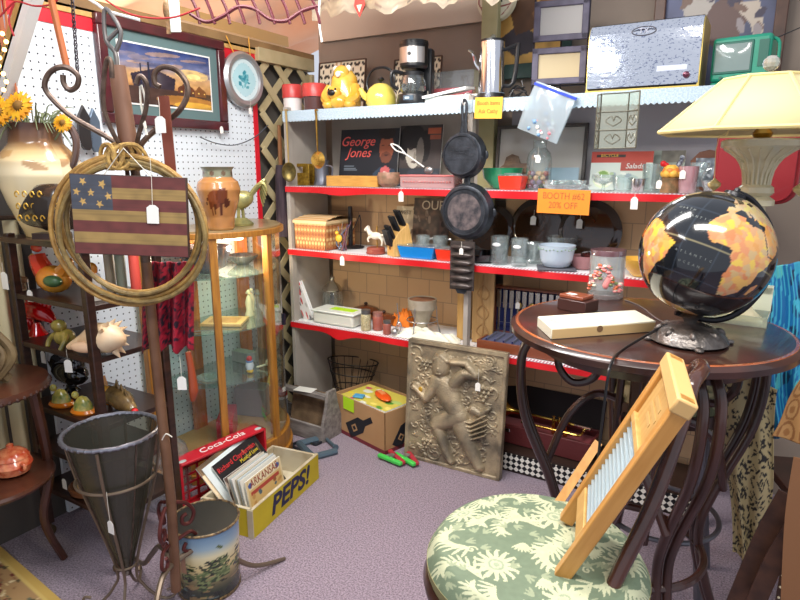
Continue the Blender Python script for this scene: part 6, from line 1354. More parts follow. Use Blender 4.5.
# ============================================================ LEFT WALL
XP = -2.435
ya_, yb_ = sy(96, XP, 2.0), sy(225, XP, 1.9); zt_, zb_ = P(225, 42, X=XP).z, P(225, 131, X=XP).z; W_, H_ = yb_ - ya_, zt_ - zb_
cv = Canvas(150, 110, (60, 80, 120)).grad([(0, (60, 44, 40)), (.25, (150, 100, 60)), (.42, (196, 150, 96)), (.55, (190, 150, 110)), (.72, (110, 116, 150)), (1, (44, 60, 110))])
for k in range(30): cv.ell(random.uniform(.0, 1), random.uniform(.55, .95), random.uniform(.06, .2), random.uniform(.02, .05), random.choice([(90, 96, 130), (60, 70, 110), (150, 130, 130), (214, 160, 110)]), .15, .5)
cv.ell(.78, .62, .2, .1, (244, 206, 120), 0, .6).ell(.8, .6, .08, .05, (252, 226, 150), 0, .8)
cv.rect(0, 0, 1, .3, (70, 50, 44)).ell(.7, .12, .35, .1, (206, 140, 60), 0, .7).ell(.8, .05, .25, .07, (230, 180, 70), 0, .7)
cv.poly([(.1, .5), (.35, .64), (.58, .5), (.56, .3), (.12, .3)], (50, 42, 54)).poly([(.6, .36), (.7, .48), (.8, .36), (.8, .26), (.6, .26)], (96, 56, 40)).poly([(.8, .34), (.86, .44), (.94, .34), (.94, .24), (.8, .24)], (120, 76, 44)).poly([(.28, .32), (.3, .32), (.3, .74), (.28, .74)], (34, 40, 60)).poly([(.2, .32), (.214, .32), (.214, .7), (.2, .7)], (34, 40, 60))
for k in range(5): cv.ell(.64 + k * .07, .3, .008, .014, (255, 210, 110))
cv.noise(20, .12, 3)
t = thing('framed_painting', 'sunset village painting with green mat in a dark maroon frame on the pegboard', 'painting', (XP, ya_ + W_ / 2, zb_), R_(90)); f = .045
mf = mat('maroon_frame', (84, 26, 34), .3, coat=.5, col2=(62, 18, 26), nscale=9)
obj('frame', B().box((0, 0, f / 2), (W_, .03, f)).box((0, 0, H_ - f / 2), (W_, .03, f)).box((-W_ / 2 + f / 2, 0, H_ / 2), (f, .03, H_ - 2 * f)).box((W_ / 2 - f / 2, 0, H_ / 2), (f, .03, H_ - 2 * f)), mf, t, bevel=.006)
obj('mat_board', B().box((0, .004, H_ / 2), (W_ - 2 * f + .01, .004, H_ - 2 * f + .01)), mat('green_mat_board', (92, 116, 116), .6), t, label='grey green mat')
pw2, ph2 = W_ - 2 * f - .11, H_ - 2 * f - .10
obj('white_bevel', B().box((0, 0, H_ / 2), (pw2 + .014, .003, ph2 + .014)), WHT, t)
obj('picture', pic(pw2, ph2, cv, 150, 110, -.002), PAINTG, t, loc=(0, 0, (H_ - ph2) / 2))
tag(t, (W_ / 2 - .06, -.02, .02), L=.0)
# round dial plate
cc_ = P(242, 80, X=XP)
cv = Canvas(80, 80, (206, 226, 228)).ell(.5, .5, .4, .4, (176, 214, 220)).blobs(26, [(110, 180, 190), (60, 140, 156), (90, 160, 170)], .02, .07, (.32, .32, .68, .68), 6)
for k in range(12): cv.ell(.5 + .4 * math.cos(k * .5236), .5 + .4 * math.sin(k * .5236), .012, .012, (110, 130, 140))
t = thing('round_dial', 'round silver rimmed dial with a turquoise centre hanging by yellow cord on the pegboard', 'clock', cc_, R_(90)); r = .142
obj('rim', B().lathe([(r * .72, .018), (r * .76, .03), (r * .9, .032), (r, .015), (r, .0), (.001, 0)], 48, rot=(R_(90), 0, 0)), mat('brushed_silver', (176, 178, 180), .35, .7), t)
obj('dial_face', B().grid(lambda u, v: (r * .74 * ((2 * u - 1) * math.sqrt(1 - (2 * v - 1) ** 2 / 2)), -.019, r * .74 * ((2 * v - 1) * math.sqrt(1 - (2 * u - 1) ** 2 / 2))), 60, 60, cv), PAINTG, t)
obj('hanging_cord', B().tube([(-.06, -.01, r * .9), (-.10, -.005, r + .06)], .003, sm=0).tube([(.06, -.01, r * .9), (.06, -.005, r + .08)], .003, sm=0), mat('yellow_cord', (220, 160, 60), .6), t)
tag(t, (.02, -.03, -.09), L=.05)
solo('power_cord', B().tube([P(200, 137, X=XP + .01), P(215, 143, X=XP + .01), P(235, 145, X=XP + .01), P(255, 137, X=XP + .02), P(268, 125, X=XP + .02)], .003, seg=6), mat('grey_cord', (70, 76, 84), .5), 'dark cord looping on the pegboard under the dial', 'cord')
# hand broom
p = P(279, 125, X=-2.38); q_ = P(279, 165, X=-2.38); r_2 = P(279, 237, X=-2.38)
t = thing('hand_broom', 'dark bristled hand broom with brown wooden handle hanging on the lattice', 'broom', p, 0)
L1, L2 = p.z - q_.z, p.z - r_2.z
obj('handle', B().tube([(0, 0, 0), (0, 0, -L1 * .6), (0, 0, -L1)], [.009, .013, .011]), mat('brown_handle_wood', (128, 84, 48), .5), t)
obj('bristles', B().lathe([(.028, -L1 - .0), (.034, -L1 - .06), (.042, -L2), (.001, -L2)], 30), mat('dark_purple_bristle', (72, 56, 64), .85, col2=(40, 32, 40), nscale=90, stretch=(1, 1, .06)), t)
# hanging small knives and tools at left
for px, pt, pb, w_, m_, lab in ((82, 105, 150, .028, mat('dark_steel_blade', (70, 66, 66), .3, .7), 'dark pointed leather knife sheath hanging on the pegboard'), (92, 108, 152, .024, mat('grey_blue_blade', (112, 128, 146), .3, .7), 'grey blue sheath hanging right beside the dark one')):
    a, c = P(px, pt, X=XP + .03), P(px, pb, X=XP + .03); L = a.z - c.z
    t = thing('knife_sheath', lab, 'sheath', a, R_(90)); obj('sheath', B().prism([(0, 0), (w_, -L * .3), (w_, -L * .85), (w_ * .4, -L), (-w_ * .4, -L), (-w_, -L * .85), (-w_, -L * .3)], -.008, .008), m_, t, bevel=.002); obj('hang_loop', B().tube([(0, 0, 0), (.01, 0, .03), (0, 0, .05), (-.01, 0, .03)], .002, closed=True), STR, t)
a = P(70, 153, X=-2.3); b = B()
for k in range(9): b.ball((random.uniform(-.05, .05), random.uniform(-.02, .02), random.uniform(-.05, .04)), (.022, .012, .022), 10, 6)
# hanging orange stick and chain
a, c = PV(50, -6, (-1.9, 1.2, 0), (Fv.x, Fv.y, 0)), PV(67, 68, (-1.9, 1.2, 0), (Fv.x, Fv.y, 0))
b = B().tube([c - a, Vector((0, 0, 0))], .0105, sm=0, seg=8); solo('wooden_stick', b, mat('orange_brown_wood', (168, 92, 44), .45), 'orange brown wooden stick slanting down from above at upper left', 'stick', a)
a, c = P(72, -5, X=-2.3), P(78, 78, X=-2.3); b = B(); n = 22
for k in range(n):
    p = a.lerp(c, k / n) - a; rt = (k % 2) * PI / 2
    b.tube([p + Vector((.007 * math.cos(x) * math.cos(rt), .007 * math.cos(x) * math.sin(rt), .013 * math.sin(x))) for x in (0, .79, 1.57, 2.36, 3.14, 3.93, 4.71, 5.5)], .0022, closed=True, seg=5, sm=0)
solo('hanging_chain', b, mat('dark_iron_rod', (52, 46, 52), .5, .5), 'thin dark chain hanging before the pegboard at upper left', 'chain', a)
# white board brace at far left + string of warm bulbs
a, c = P(30, 4, Y=1.28), P(2, 96, Y=1.28); d = (a - c)
t = thing('leaning_board', 'white and tan board slanting across the upper left corner', 'board', (a + c) / 2); M = frame_rot((1, 0, 0), d.normalized())
obj('white_face', B().box((0.01, 0, 0), (.05, .04, d.length + .1), rot=Matrix.Rotation(math.atan2(d.x, d.z), 3, 'Y')), WHT, t); obj('tan_edge', B().box((-.035, 0, 0), (.04, .04, d.length + .1), rot=Matrix.Rotation(math.atan2(d.x, d.z), 3, 'Y')), PINE, t)
bulb = mat('warm_bulb', (255, 190, 110), .4, emit=6); q = random.Random(3)
t = thing('string_lights', 'string of small warm lights at the far upper left edge', 'string lights', P(4, 60, Y=1.2))
pp = [P(3 + 4 * math.sin(k * 1.3), 34 + k * 8, Y=1.2) - t.location for k in range(9)]
obj('wire', B().tube(pp, .002, seg=5), mat('green_wire', (40, 60, 44), .6), t)
for p_ in pp: obj('bulb', B().ball(p_ + Vector((.004, -.004, 0)), .0075, 8, 6), bulb, t)
t_ = P(2, 60, Y=1.26); solo('orange_cloth', B().grid(lambda u, v: (t_.x - .12 + .13 * u + .004 * math.sin(v * 20), 1.30 + .01 * math.sin(u * 18), 1.62 + .5 * v), 20, 10), mat('orange_curtain', (228, 140, 96), .8), 'pale orange cloth hanging at the far upper left edge behind the string lights', 'cloth', ang=180)
# overhead garland
gar = mat('dark_red_garland', (74, 8, 24), .6); b = B(); q = random.Random(9)
pl = lambda x, y: PV(x, y, (-1.5, 1.9, 0), (Fv.x, Fv.y, 0))
for (y0, y1, th) in ((14, 22, .007), (-3, -5, .006)):
    b.tube([pl(190 + k * 16, y0 + (y1 - y0) * math.sin(k * 1.4)) for k in range(9)], th, seg=6)
for k in range(9): b.tube([pl(188 + k * 15, -8), pl(196 + k * 15, 8 + 4 * (k % 2)), pl(186 + k * 15 + 14, 24)], .006, seg=6)
solo('ribbon_garland', b, gar, 'tangled dark red ribbon garland strung overhead in front of the peach cloth', 'garland')
pl = lambda x, y: PV(x, y, (-1.9, 1.25, 0), (Fv.x, Fv.y, 0))
b = B().tube([pl(-5, 22), pl(12, 4), pl(20, 2), pl(35, 6), pl(52, 4), pl(62, -6)], .003, seg=6).tube([pl(100, -4), pl(125, 12), pl(150, 18), pl(175, 17), pl(200, 8)], .003, seg=6).tube([pl(14, 4), pl(9, 20), pl(14, 36)], .003, seg=6)
solo('red_wire', b, mat('thin_red_wire', (170, 34, 40), .5), 'thin red wire drooping across the upper left', 'wire')
solo('white_rope', B().tube([pl(84, -4), pl(97, 4), pl(108, 11), pl(140, 20)], .005, seg=6), WHT, 'short white rope slanting overhead above the painting', 'rope')
a = PV(170, 0, (-1.7, 1.5, 0), (Fv.x, Fv.y, 0))
t = thing('hanging_ornament', 'small white and green card ornament hanging above the painting', 'ornament', a, YAW)
obj('card', B().box((.012, 0, -.045), (.035, .006, .11)), mat('pale_green_white', (206, 216, 206), .5), t, bevel=.002); obj('charm', B().ball((-.015, 0, -.03), (.012, .008, .03)).box((-.012, 0, -.085), (.014, .004, .04)), mat('mossy_brown', (150, 110, 72), .6), t)
solo('white_wire_hook', B().tube([PV(320, -4, (-1.3, 2.3, 0), (Fv.x, Fv.y, 0)), PV(319, 20, (-1.3, 2.3, 0), (Fv.x, Fv.y, 0)), PV(322, 42, (-1.3, 2.3, 0), (Fv.x, Fv.y, 0))], .004, seg=6), WHT, 'white wire hanging down overhead at the corner of the room', 'wire')
# ============================================================ CURIO CABINET
C0 = Vector((-2.425, 2.10, 0)); ax_, ay_ = .42, .385; CZ = 1.22
t = thing('display_cabinet', 'half round oak and glass display cabinet lit from inside by the pegboard', 'cabinet', C0)
def arc(a, k=1.0): return (ax_ * k * math.cos(a), ay_ * k * math.sin(a))
def halfdisc(k, n=36): return [arc(-PI / 2 + PI * i / n, k) for i in range(n + 1)]
obj('top', B().prism(halfdisc(1.04), CZ - .035, CZ - .008, axis='Z'), OAK, t, bevel=.003); obj('top_board', B().prism(halfdisc(1.0), CZ - .008, CZ, axis='Z'), mat('grey_oak_top', (150, 128, 90), .35, coat=.3), t)
obj('base', B().prism(halfdisc(1.02), .0, .14, axis='Z').prism(halfdisc(1.05), .0, .05, axis='Z'), OAK, t, bevel=.002)
obj('base_floor', B().prism(halfdisc(.97), .14, .155, axis='Z'), mat('tan_cabinet_floor', (196, 150, 90), .5), t)
for a in (-.62, .14, -1.5, 1.5, ):
    x, y = arc(a, .975); obj('post', B().box((x, y, .67), (.034, .034, 1.06), rot=(0, 0, math.atan2(y, x))), OAK, t, bevel=.002)
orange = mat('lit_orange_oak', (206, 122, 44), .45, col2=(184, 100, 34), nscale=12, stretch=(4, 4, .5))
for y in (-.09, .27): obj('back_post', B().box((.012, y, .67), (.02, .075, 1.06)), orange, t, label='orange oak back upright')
gcl = glass('cabinet_glass', (244, 250, 250), .02, .02)
def pane(a0, a1):
    b = B().grid(lambda u, v: (arc(a0 + (a1 - a0) * u, .985)[0], arc(a0 + (a1 - a0) * u, .985)[1], .15 + 1.035 * v), 14, 1); obj('glass_pane', b, gcl, t)
pane(.18, 1.47); pane(-.59, .10); pane(-1.47, -.65)
gsh = glass('green_edge_glass', (214, 234, 226), .10)
SHZ = (1.0, .74, .48)
for z in SHZ: obj('glass_shelf', B().prism(halfdisc(.93, 20), z - .006, z, axis='Z'), gsh, t)
obj('light_fitting', B().lathe([(.045, CZ - .06), (.05, CZ - .036), (.001, CZ - .036)], 24, c=(.27, -.03, 0)), mat('lit_lamp', (255, 236, 200), .4, emit=8), t)
pl_ = bpy.data.lights.new('cabinet_lamp', 'POINT'); pl_.energy = 13; pl_.color = (1, .83, .6); pl_.shadow_soft_size = .04
po = bpy.data.objects.new('cabinet_lamp', pl_); COL.objects.link(po); po.parent = t; po.location = (.27, -.03, CZ - .09)
obj('hinge', B().box((arc(.6, 1.0)[0], arc(.6, 1.0)[1], .72), (.012, .014, .06)), mat('dark_hinge', (44, 40, 60), .4, .4), t)
def cab(x, y, z): return (C0.x + x, C0.y + y, z + .001)
b = B().lathe([(.03, 0), (.09, .03), (.115, .09), (.12, .13), (.116, .13), (.1, .08), (.03, .02), (.001, .02)], 36)
solo('metal_bowl', b, mat('dark_pewter_bowl', (98, 92, 100), .2, .9), 'large dark shiny metal bowl on the top glass shelf of the cabinet', 'bowl', cab(.17, -.12, SHZ[0]))
for (x, y, h, m_, lab) in ((.2, .12, .15, mat('ivory_figure', (238, 222, 190), .4), 'slender ivory statuette on the middle glass shelf'), (.12, .22, .13, mat('ivory_figure', (238, 222, 190), .4), 'second ivory statuette near the back upright'), (.3, .08, .17, GLF, 'clear glass decanter with cross shaped stopper on the middle glass shelf')):
    s_ = thing('statuette' if 'statuette' in lab else 'decanter', lab, 'statuette' if 'statuette' in lab else 'decanter', cab(x, y, SHZ[1])); k = h / .15
    obj('body', B().lathe([(.022, 0), (.024, .01 * k), (.016, .03 * k), (.02, .07 * k), (.012, .1 * k), (.006, .112 * k)], 18), m_, s_); obj('head' if 'statuette' in lab else 'stopper', B().ball((0, 0, h * .84), (.011, .011, .014)).box((0, 0, h * .8), (.035, .008, .008)), m_, s_)
t2 = thing('wooden_tray', 'square pale wooden plaque lying on the middle glass shelf', 'tray', cab(.20, -.05, SHZ[1]), R_(30)); obj('board', B().box((0, 0, .008), (.2, .16, .014)), mat('pale_birch', (226, 180, 118), .5), t2, bevel=.002); obj('engraving', B().box((0, 0, .0155), (.14, .1, .001)), mat('birch_engraving', (196, 140, 84), .5), t2)
solo('silver_spoon', B().tube([(-.06, 0, .004), (.02, 0, .006), (.05, 0, .005)], [.002, .002, .003]).ball((-.08, 0, .006), (.024, .014, .005)), mat('steel', (170, 170, 170), .3, .8), 'round looped spoon lying on the middle glass shelf at left', 'spoon', cab(.24, -.22, SHZ[1]), (0, 0, R_(40)))
t2 = thing('toy_figure', 'tiny red, blue and yellow toy figure on the lowest glass shelf', 'toy', cab(.30, -.0, SHZ[2])); obj('boots', B().ball((0, 0, .012), (.02, .016, .012)), mat('toy_yellow', (232, 186, 50), .4), t2); obj('body', B().lathe([(.016, .02), (.022, .04), (.016, .06)], 14), mat('toy_white', (226, 230, 236), .4), t2); obj('head', B().ball((0, 0, .075), .015), mat('toy_red', (206, 50, 46), .4), t2); obj('scarf', B().lathe([(.017, .058), (.02, .062), (.015, .066)], 12), mat('toy_blue', (96, 130, 180), .4), t2)
t2 = thing('baby_rattle', 'ivory rattle with ball end lying on the lowest glass shelf', 'rattle', cab(.33, .11, SHZ[2])); obj('ball', B().ball((0, 0, .03), .02), mat('ivory_figure', (238, 222, 190), .4), t2); obj('handle', B().tube([(-.01, -.01, .02), (-.05, -.04, .006)], .005, sm=0), mat('ivory_figure', (238, 222, 190), .4), t2)
solo('wood_block', B().box((0, 0, .03), (.12, .06, .06)), mat('grey_box', (150, 156, 150), .4), 'small grey glassy box at the back of the lowest glass shelf', 'box', cab(.14, .12, SHZ[2]), bevel=.003)
solo('glass_dish', B().lathe([(.03, 0), (.07, .02), (.075, .03), (.068, .03), (.03, .008), (.001, .008)], 28), GLF, 'shallow clear glass dish at the left of the lowest glass shelf', 'dish', cab(.24, -.2, SHZ[2]))
solo('grey_case', B().box((0, 0, .08), (.18, .12, .16)), mat('dull_grey_case', (130, 134, 132), .5), 'dull grey case standing on the cabinet floor', 'case', cab(.12, .2, .155), (0, 0, .3), bevel=.004)
solo('dark_dish', B().lathe([(.03, 0), (.08, .04), (.084, .05), (.078, .05), (.03, .01), (.001, .01)], 28), mat('tarnished_silver', (110, 108, 104), .25, .8), 'tarnished dish at the back of the top glass shelf', 'dish', cab(.12, .17, SHZ[0]))
# on top of the cabinet
t = thing('pottery_vase', 'terracotta coloured pottery vase painted with a dark bison', 'vase', (-2.11, 1.955, CZ + .001), R_(50)); k = .285
pr = [(.055, 0), (.062, .01), (.066, .06), (.088, .13), (.097, .18), (.088, .215), (.066, .232), (.064, .265), (.075, .28), (.07, .28), (.058, .262), (.058, .235)]
cvv = Canvas(160, 100, (176, 122, 70)).noise(10, .12, 4).rect(0, .84, 1, 1, (128, 130, 108)).rect(0, 0, 1, .04, (196, 146, 90))
for k in range(8): cvv.ell(k / 8 + .06, .9, .03, .04, (96, 74, 56))
for cx in (.22,): cvv.ell(cx, .5, .065, .14, (126, 66, 34)).ell(cx + .05, .55, .045, .13, (104, 52, 28)).ell(cx + .085, .44, .026, .08, (78, 40, 26)).poly([(cx - .06, .48), (cx - .05, .25), (cx - .035, .25), (cx - .03, .44)], (110, 56, 30)).poly([(cx + .03, .45), (cx + .03, .24), (cx + .045, .24), (cx + .06, .45)], (86, 44, 26)).poly([(cx - .02, .42), (cx - .02, .26), (cx - .01, .26), (cx + .0, .42)], (86, 44, 26)).line([(cx - .06, .55), (cx - .085, .4)], .004, (70, 36, 24))
rs_ = [p_[0] for p_ in pr[:9]]; zs_ = [p_[1] for p_ in pr[:9]]
obj('body', B().grid(lambda u, v: (float(np.interp(v * .28, zs_, rs_)) * math.cos(-PI + u * 2 * PI), float(np.interp(v * .28, zs_, rs_)) * math.sin(-PI + u * 2 * PI), v * .28), 80, 60, cvv), PAINTG, t, ang=180)
obj('inner_neck', B().lathe([(.075, .28), (.066, .278), (.056, .25), (.056, .22), (.001, .2)], 32), mat('dark_clay', (70, 50, 40), .7), t)
t = thing('brass_rooster', 'pale brass rooster statue standing on the display cabinet behind the bison vase', 'rooster', (-2.18, 2.15, CZ + .001), R_(42)); rb = mat('pale_brass_verdigris', (186, 178, 112), .35, .5, col2=(140, 140, 96), nscale=24)
obj('base', B().lathe([(.06, 0), (.062, .01), (.045, .022), (.03, .035)], 24), rb, t)
obj('body', B().ball((0, 0, .12), (.07, .035, .045), rot=(0, R_(-18), 0)).tube([(-.03, 0, .13), (-.06, 0, .18), (-.066, 0, .22), (-.072, 0, .24)], [.034, .024, .017, .018]).cyl((-.01, -.015, .02), (-.005, -.015, .09), .008).cyl((.015, .015, .02), (.01, .015, .09), .008), rb, t)
obj('comb', B().prism([(-.09, .245), (-.085, .265), (-.078, .255), (-.072, .272), (-.064, .258), (-.056, .265), (-.054, .24)], -.004, .004), rb, t)
obj('beak', B().tube([(-.085, 0, .238), (-.105, 0, .23)], [.008, .001], sm=0), rb, t)
for k in range(5): obj('tail_feather', B().tube([(.05, 0, .14), (.09 + .008 * k, (k - 2) * .006, .19 + .006 * k), (.12 - .004 * k, (k - 2) * .012, .2 - .012 * k), (.135 - .006 * k, (k - 2) * .014, .16 - .018 * k)], [.012, .012, .009, .003], seg=6), rb, t)
# ============================================================ ETAGERE
EX0, EX1, EY0, EY1 = -2.40, -1.92, 1.165, 1.475
t = thing('etagere', 'dark stained open shelf stand on casters at the left', 'shelf stand', (EX0, EY0, 0)); W_, D = EX1 - EX0, EY1 - EY0
for x in (.014, W_ - .014):
    for y in (.014, D - .014): obj('post', B().box((x, y, .66), (.03, .03, 1.2)), DWOOD, t, bevel=.003)
EZ = (.24, .42, .595, .848, 1.035, 1.25)
for z in EZ: obj('shelf_board', B().box((W_ / 2, D / 2, z - .01), (W_ + (.03 if z > 1.2 else -.004), D + (.03 if z > 1.2 else -.004), .02)), DWOOD, t, bevel=.002)
for x in (.014, W_ - .014):
    for y in (.014, D - .014): obj('caster', B().cyl((x, y, .06), (x, y, .03), .008).lathe([(.001, -.007), (.022, -.006), (.024, 0), (.022, .006), (.001, .007)], 18, c=(x, y, .025), rot=(0, R_(90), 0)), mat('tarnished_brass', (120, 104, 80), .35, .8), t)
def et(px, Y, zi): z = EZ[zi]; return (sx(px, Y, z), Y, z + .001)
# big jug with sunflowers
t = thing('ceramic_jug', 'big cream and bronze glazed jug on top of the dark shelf stand', 'jug', (-2.275, 1.26, 1.251))
cg_ = Canvas(140, 120, (226, 206, 160)).grad([(0, (206, 176, 120)), (.3, (228, 206, 158)), (.6, (232, 216, 178)), (.76, (196, 168, 120)), (.86, (120, 82, 54)), (1, (84, 56, 42))]).noise(7, .12, 9).blobs(12, [(176, 130, 76), (150, 104, 64)], .02, .06, (.0, .6, 1, .85), 3, .6)
zs_ = [0, .02, .12, .22, .27, .30, .33, .38, .42]; rs_ = [.07, .075, .115, .142, .138, .115, .09, .085, .095]
obj('body', B().grid(lambda u, v: (float(np.interp(v * .40, zs_, rs_)) * math.cos(-u * 2 * PI), float(np.interp(v * .40, zs_, rs_)) * math.sin(-u * 2 * PI), v * .40), 90, 70, cg_, flip=True), PAINTG, t, ang=180)
obj('handle', B().tube([(.075, .03, .39), (.12, .05, .40), (.15, .06, .34), (.14, .05, .27), (.115, .04, .24)], [.014, .014, .013, .013, .012]), mat('bronze_glaze', (88, 66, 58), .25, coat=.6), t)
sy_ = mat('sunflower_yellow', (238, 186, 30), .6, col2=(226, 140, 20), nscale=30); lf = mat('sage_leaf', (120, 130, 96), .7)
for (x, y, z, fx) in ((-.06, -.10, .45, .2), (.015, -.12, .43, .5), (.085, -.09, .45, .9), (.13, .03, .40, 1.6)):
    s_ = thing('sunflower', 'yellow silk sunflower in the cream jug, ' + {-.06: 'leftmost of the heads', .015: 'centre one facing out', .085: 'right one beside the handle', .13: 'small low one seen through the handle'}[x], 'sunflower', Vector((-2.275, 1.26, 1.251)) + Vector((x, y, z)), group='sunflowers in the jug')
    d = Vector((.35 + .2 * (fx - .5), -1, .35)).normalized(); Mx = d.to_track_quat('Z', 'Y').to_matrix(); b = B()
    k0 = .65 if x > .1 else 1
    for L_ in range(2):
        for k in range(14):
            a = k * 2 * PI / 14 + L_ * .22; u1 = Vector((math.cos(a), math.sin(a), 0)); w1 = Vector((-math.sin(a), math.cos(a), 0)); z1 = Vector((0, 0, .006 - .01 * L_))
            q4 = [u1 * .015 * k0 + z1, u1 * .035 * k0 + w1 * .009 * k0 + z1 * 1.5, u1 * .056 * k0, u1 * .035 * k0 - w1 * .009 * k0 + z1 * 1.5]; b.add([Mx @ v for v in q4], [(0, 1, 2, 3)])
    obj('petals', b, sy_, s_); obj('centre', B().ball((0, 0, 0), .018 * k0).box((0, 0, 0), (.001, .001, .001)), mat('sunflower_brown', (120, 84, 24), .8), s_); obj('stem', B().tube([(0, 0, 0), (-x * .4, -y * .4, -.06), (-x, -y, -z + .36)], .003, seg=5), lf, s_)
b = B(); q = random.Random(5)
for k in range(70):
    a = q.uniform(0, 6.28); r0 = q.uniform(.06, .15); zz = q.uniform(-.10, .05); p0 = Vector((.05 * math.cos(a), .05 * math.sin(a), -.03)); p1 = Vector((r0 * math.cos(a), r0 * math.sin(a), zz)); b.tube([p0, (p0 + p1) / 2 + Vector((0, 0, .03)), p1], [.002, .0028, .0008], seg=4, sm=3)
solo('dried_foliage', b, lf, 'wispy grey green leaves spilling from the cream jug', 'foliage', (-2.275, 1.26, 1.251 + .42), kind='stuff')
# carved fish head
t = thing('carved_fish', 'dark carved fish head with gold curls lying before the cream jug', 'carving', (-2.05, 1.15, 1.262), R_(25)); t.scale = (.9, .9, 1.3)
obj('head', B().tube([(-.115, 0, .055), (-.08, 0, .065), (-.02, 0, .08), (.05, 0, .08), (.10, 0, .06)], [.012, .035, .06, .062, .04], seg=14), mat('black_brown_lacquer', (44, 36, 30), .25, coat=.5), t)
b = B()
for k in range(16): a, c_ = -.08 + .03 * (k % 6), .055 + .03 * (k // 6); b.tube([(a + .010 * math.cos(x) * (1 - x / 9), -.056 + .02 * abs(a), c_ + .010 * math.sin(x) * (1 - x / 9)) for x in (0, 1, 2, 3, 4, 5)], .0022, seg=5, sm=2)
obj('gold_curls', b, GOLD, t); obj('stand', B().box((0, 0, .008), (.12, .06, .016)), DWOOD, t)
# hen
def bird(name, label, cat, loc, rz, s, body, head, extra, tagp=None):
    t = thing(name, label, cat, loc, rz)
    obj('body', B().ball((0, 0, .045 * s), (.06 * s, .042 * s, .042 * s)).tube([(.03 * s, 0, .06 * s), (.065 * s, 0, .09 * s), (.08 * s, 0, .11 * s)], [.025 * s, .018 * s, .004 * s]), body, t)
    obj('head', B().tube([(-.035 * s, 0, .06 * s), (-.055 * s, 0, .09 * s), (-.062 * s, 0, .115 * s)], [.03 * s, .026 * s, .022 * s]), head, t)
    obj('comb', B().ball((-.06 * s, 0, .135 * s), (.024 * s, .008 * s, .013 * s)).ball((-.08 * s, 0, .092 * s), (.008 * s, .006 * s, .014 * s)), extra, t)
    obj('beak', B().tube([(-.08 * s, 0, .11 * s), (-.1 * s, 0, .105 * s)], [.008 * s, .001], sm=0), mat('beak_yellow', (226, 186, 90), .4), t)
    obj('tail_band', B().ball((.03 * s, -.028 * s, .045 * s), (.034 * s, .02 * s, .018 * s)), mat('green_feather', (70, 104, 64), .3), t)
    if tagp: tag(t, tagp, L=.04, s=1.3)
    return t
orf = mat('orange_glaze', (222, 130, 40), .2, coat=.6, col2=(230, 166, 60), nscale=16); rdf = mat('red_orange_glaze', (214, 64, 36), .2, coat=.6)
bird('ceramic_rooster', 'orange and yellow ceramic rooster on the shelf below the cream jug', 'rooster', et(56, 1.24, 4), R_(8), 1.25, orf, rdf, rdf, (-.06, -.06, .06))
solo('white_card', B().box((0, 0, .05), (.06, .002, .1)), TAGM, 'plain white card leaning behind the orange rooster', 'card', et(30, 1.36, 4), (R_(-8), 0, 0))
solo('brown_mushroom', B().lathe([(.02, 0), (.015, .02), (.035, .028), (.03, .042), (.001, .05)], 20), mat('mossy_brown', (150, 110, 72), .6), 'little brown mushroom shaped trinket left of the orange rooster', 'trinket', et(20, 1.22, 4))
t = thing('lit_figurine', 'small white and orange figurine at the right end of the rooster shelf', 'figurine', et(95, 1.25, 4)); obj('body', B().lathe([(.03, 0), (.034, .02), (.022, .06), (.026, .09), (.001, .11)], 20), mat('white_glaze', (238, 232, 218), .25), t); obj('orange_cap', B().ball((0, 0, .11), (.02, .02, .025)), orf, t)
# red dragon-like ceramic
t = thing('fish_figurine', 'glossy red ceramic fish figurine on the second open shelf', 'figurine', et(38, 1.25, 3), R_(10)); rg = mat('red_glaze', (206, 16, 18), .12, coat=.9)
b = B().tube([(-.115, 0, .075), (-.08, 0, .09), (-.02, 0, .1), (.05, 0, .09), (.1, 0, .06)], [.008, .02, .038, .034, .01], seg=12).ball((-.04, 0, .04), (.022, .02, .03)); 
for k in range(6): b.ball((-.03 + k * .022, -.0, .135 - .002 * k), (.012, .008, .016))
obj('body', b, rg, t); obj('snout', B().ball((-.115, 0, .07), (.016, .014, .012)), mat('orange_snout', (232, 120, 40), .2), t); obj('foot', B().lathe([(.04, 0), (.03, .012), (.012, .05)], 20), rg, t); tag(t, (-.02, -.05, .06), L=.0, s=1.4)
t = thing('frog_figurine', 'olive yellow ceramic frog figurine between the red fish and the shell', 'figurine', et(66, 1.21, 3)); ol = mat('olive_glaze', (168, 146, 66), .25, coat=.5, col2=(110, 104, 50), nscale=24)
obj('body', B().ball((0, 0, .035), (.045, .035, .034)).ball((-.012, -.01, .08), (.032, .026, .024)), ol, t)
for s_ in (-1, 1): obj('leg', B().tube([(s_ * .03, -.01, .05), (s_ * .045, -.03, .03), (s_ * .04, -.045, .004)], [.012, .009, .008]), ol, t)
# conch
t = thing('conch_shell', 'large cream conch shell with pointed spines at the corner of the second open shelf', 'shell', et(100, 1.22, 3), R_(20)); cs = mat('conch_cream', (230, 190, 142), .4, col2=(244, 220, 184), nscale=12)
b = B().tube([(-.12, -.01, .02), (-.06, 0, .04), (0, 0, .058), (.05, 0, .06), (.085, 0, .055), (.105, 0, .05)], [.008, .03, .055, .052, .03, .008], seg=18)
for k in range(9): a = k * .5 - .8; b.tube([(.04 + .003 * k, .045 * math.sin(a), .06 + .045 * math.cos(a)), (.06 + .003 * k, .072 * math.sin(a), .06 + .07 * math.cos(a))], [.013, .001], sm=0, seg=7)
obj('shell', b, cs, t); obj('opening', B().ball((-.03, -.045, .035), (.05, .014, .02)), mat('conch_pink', (240, 200, 160), .25), t); tag(t, (-.11, -.03, .02), L=.04, s=1.4)
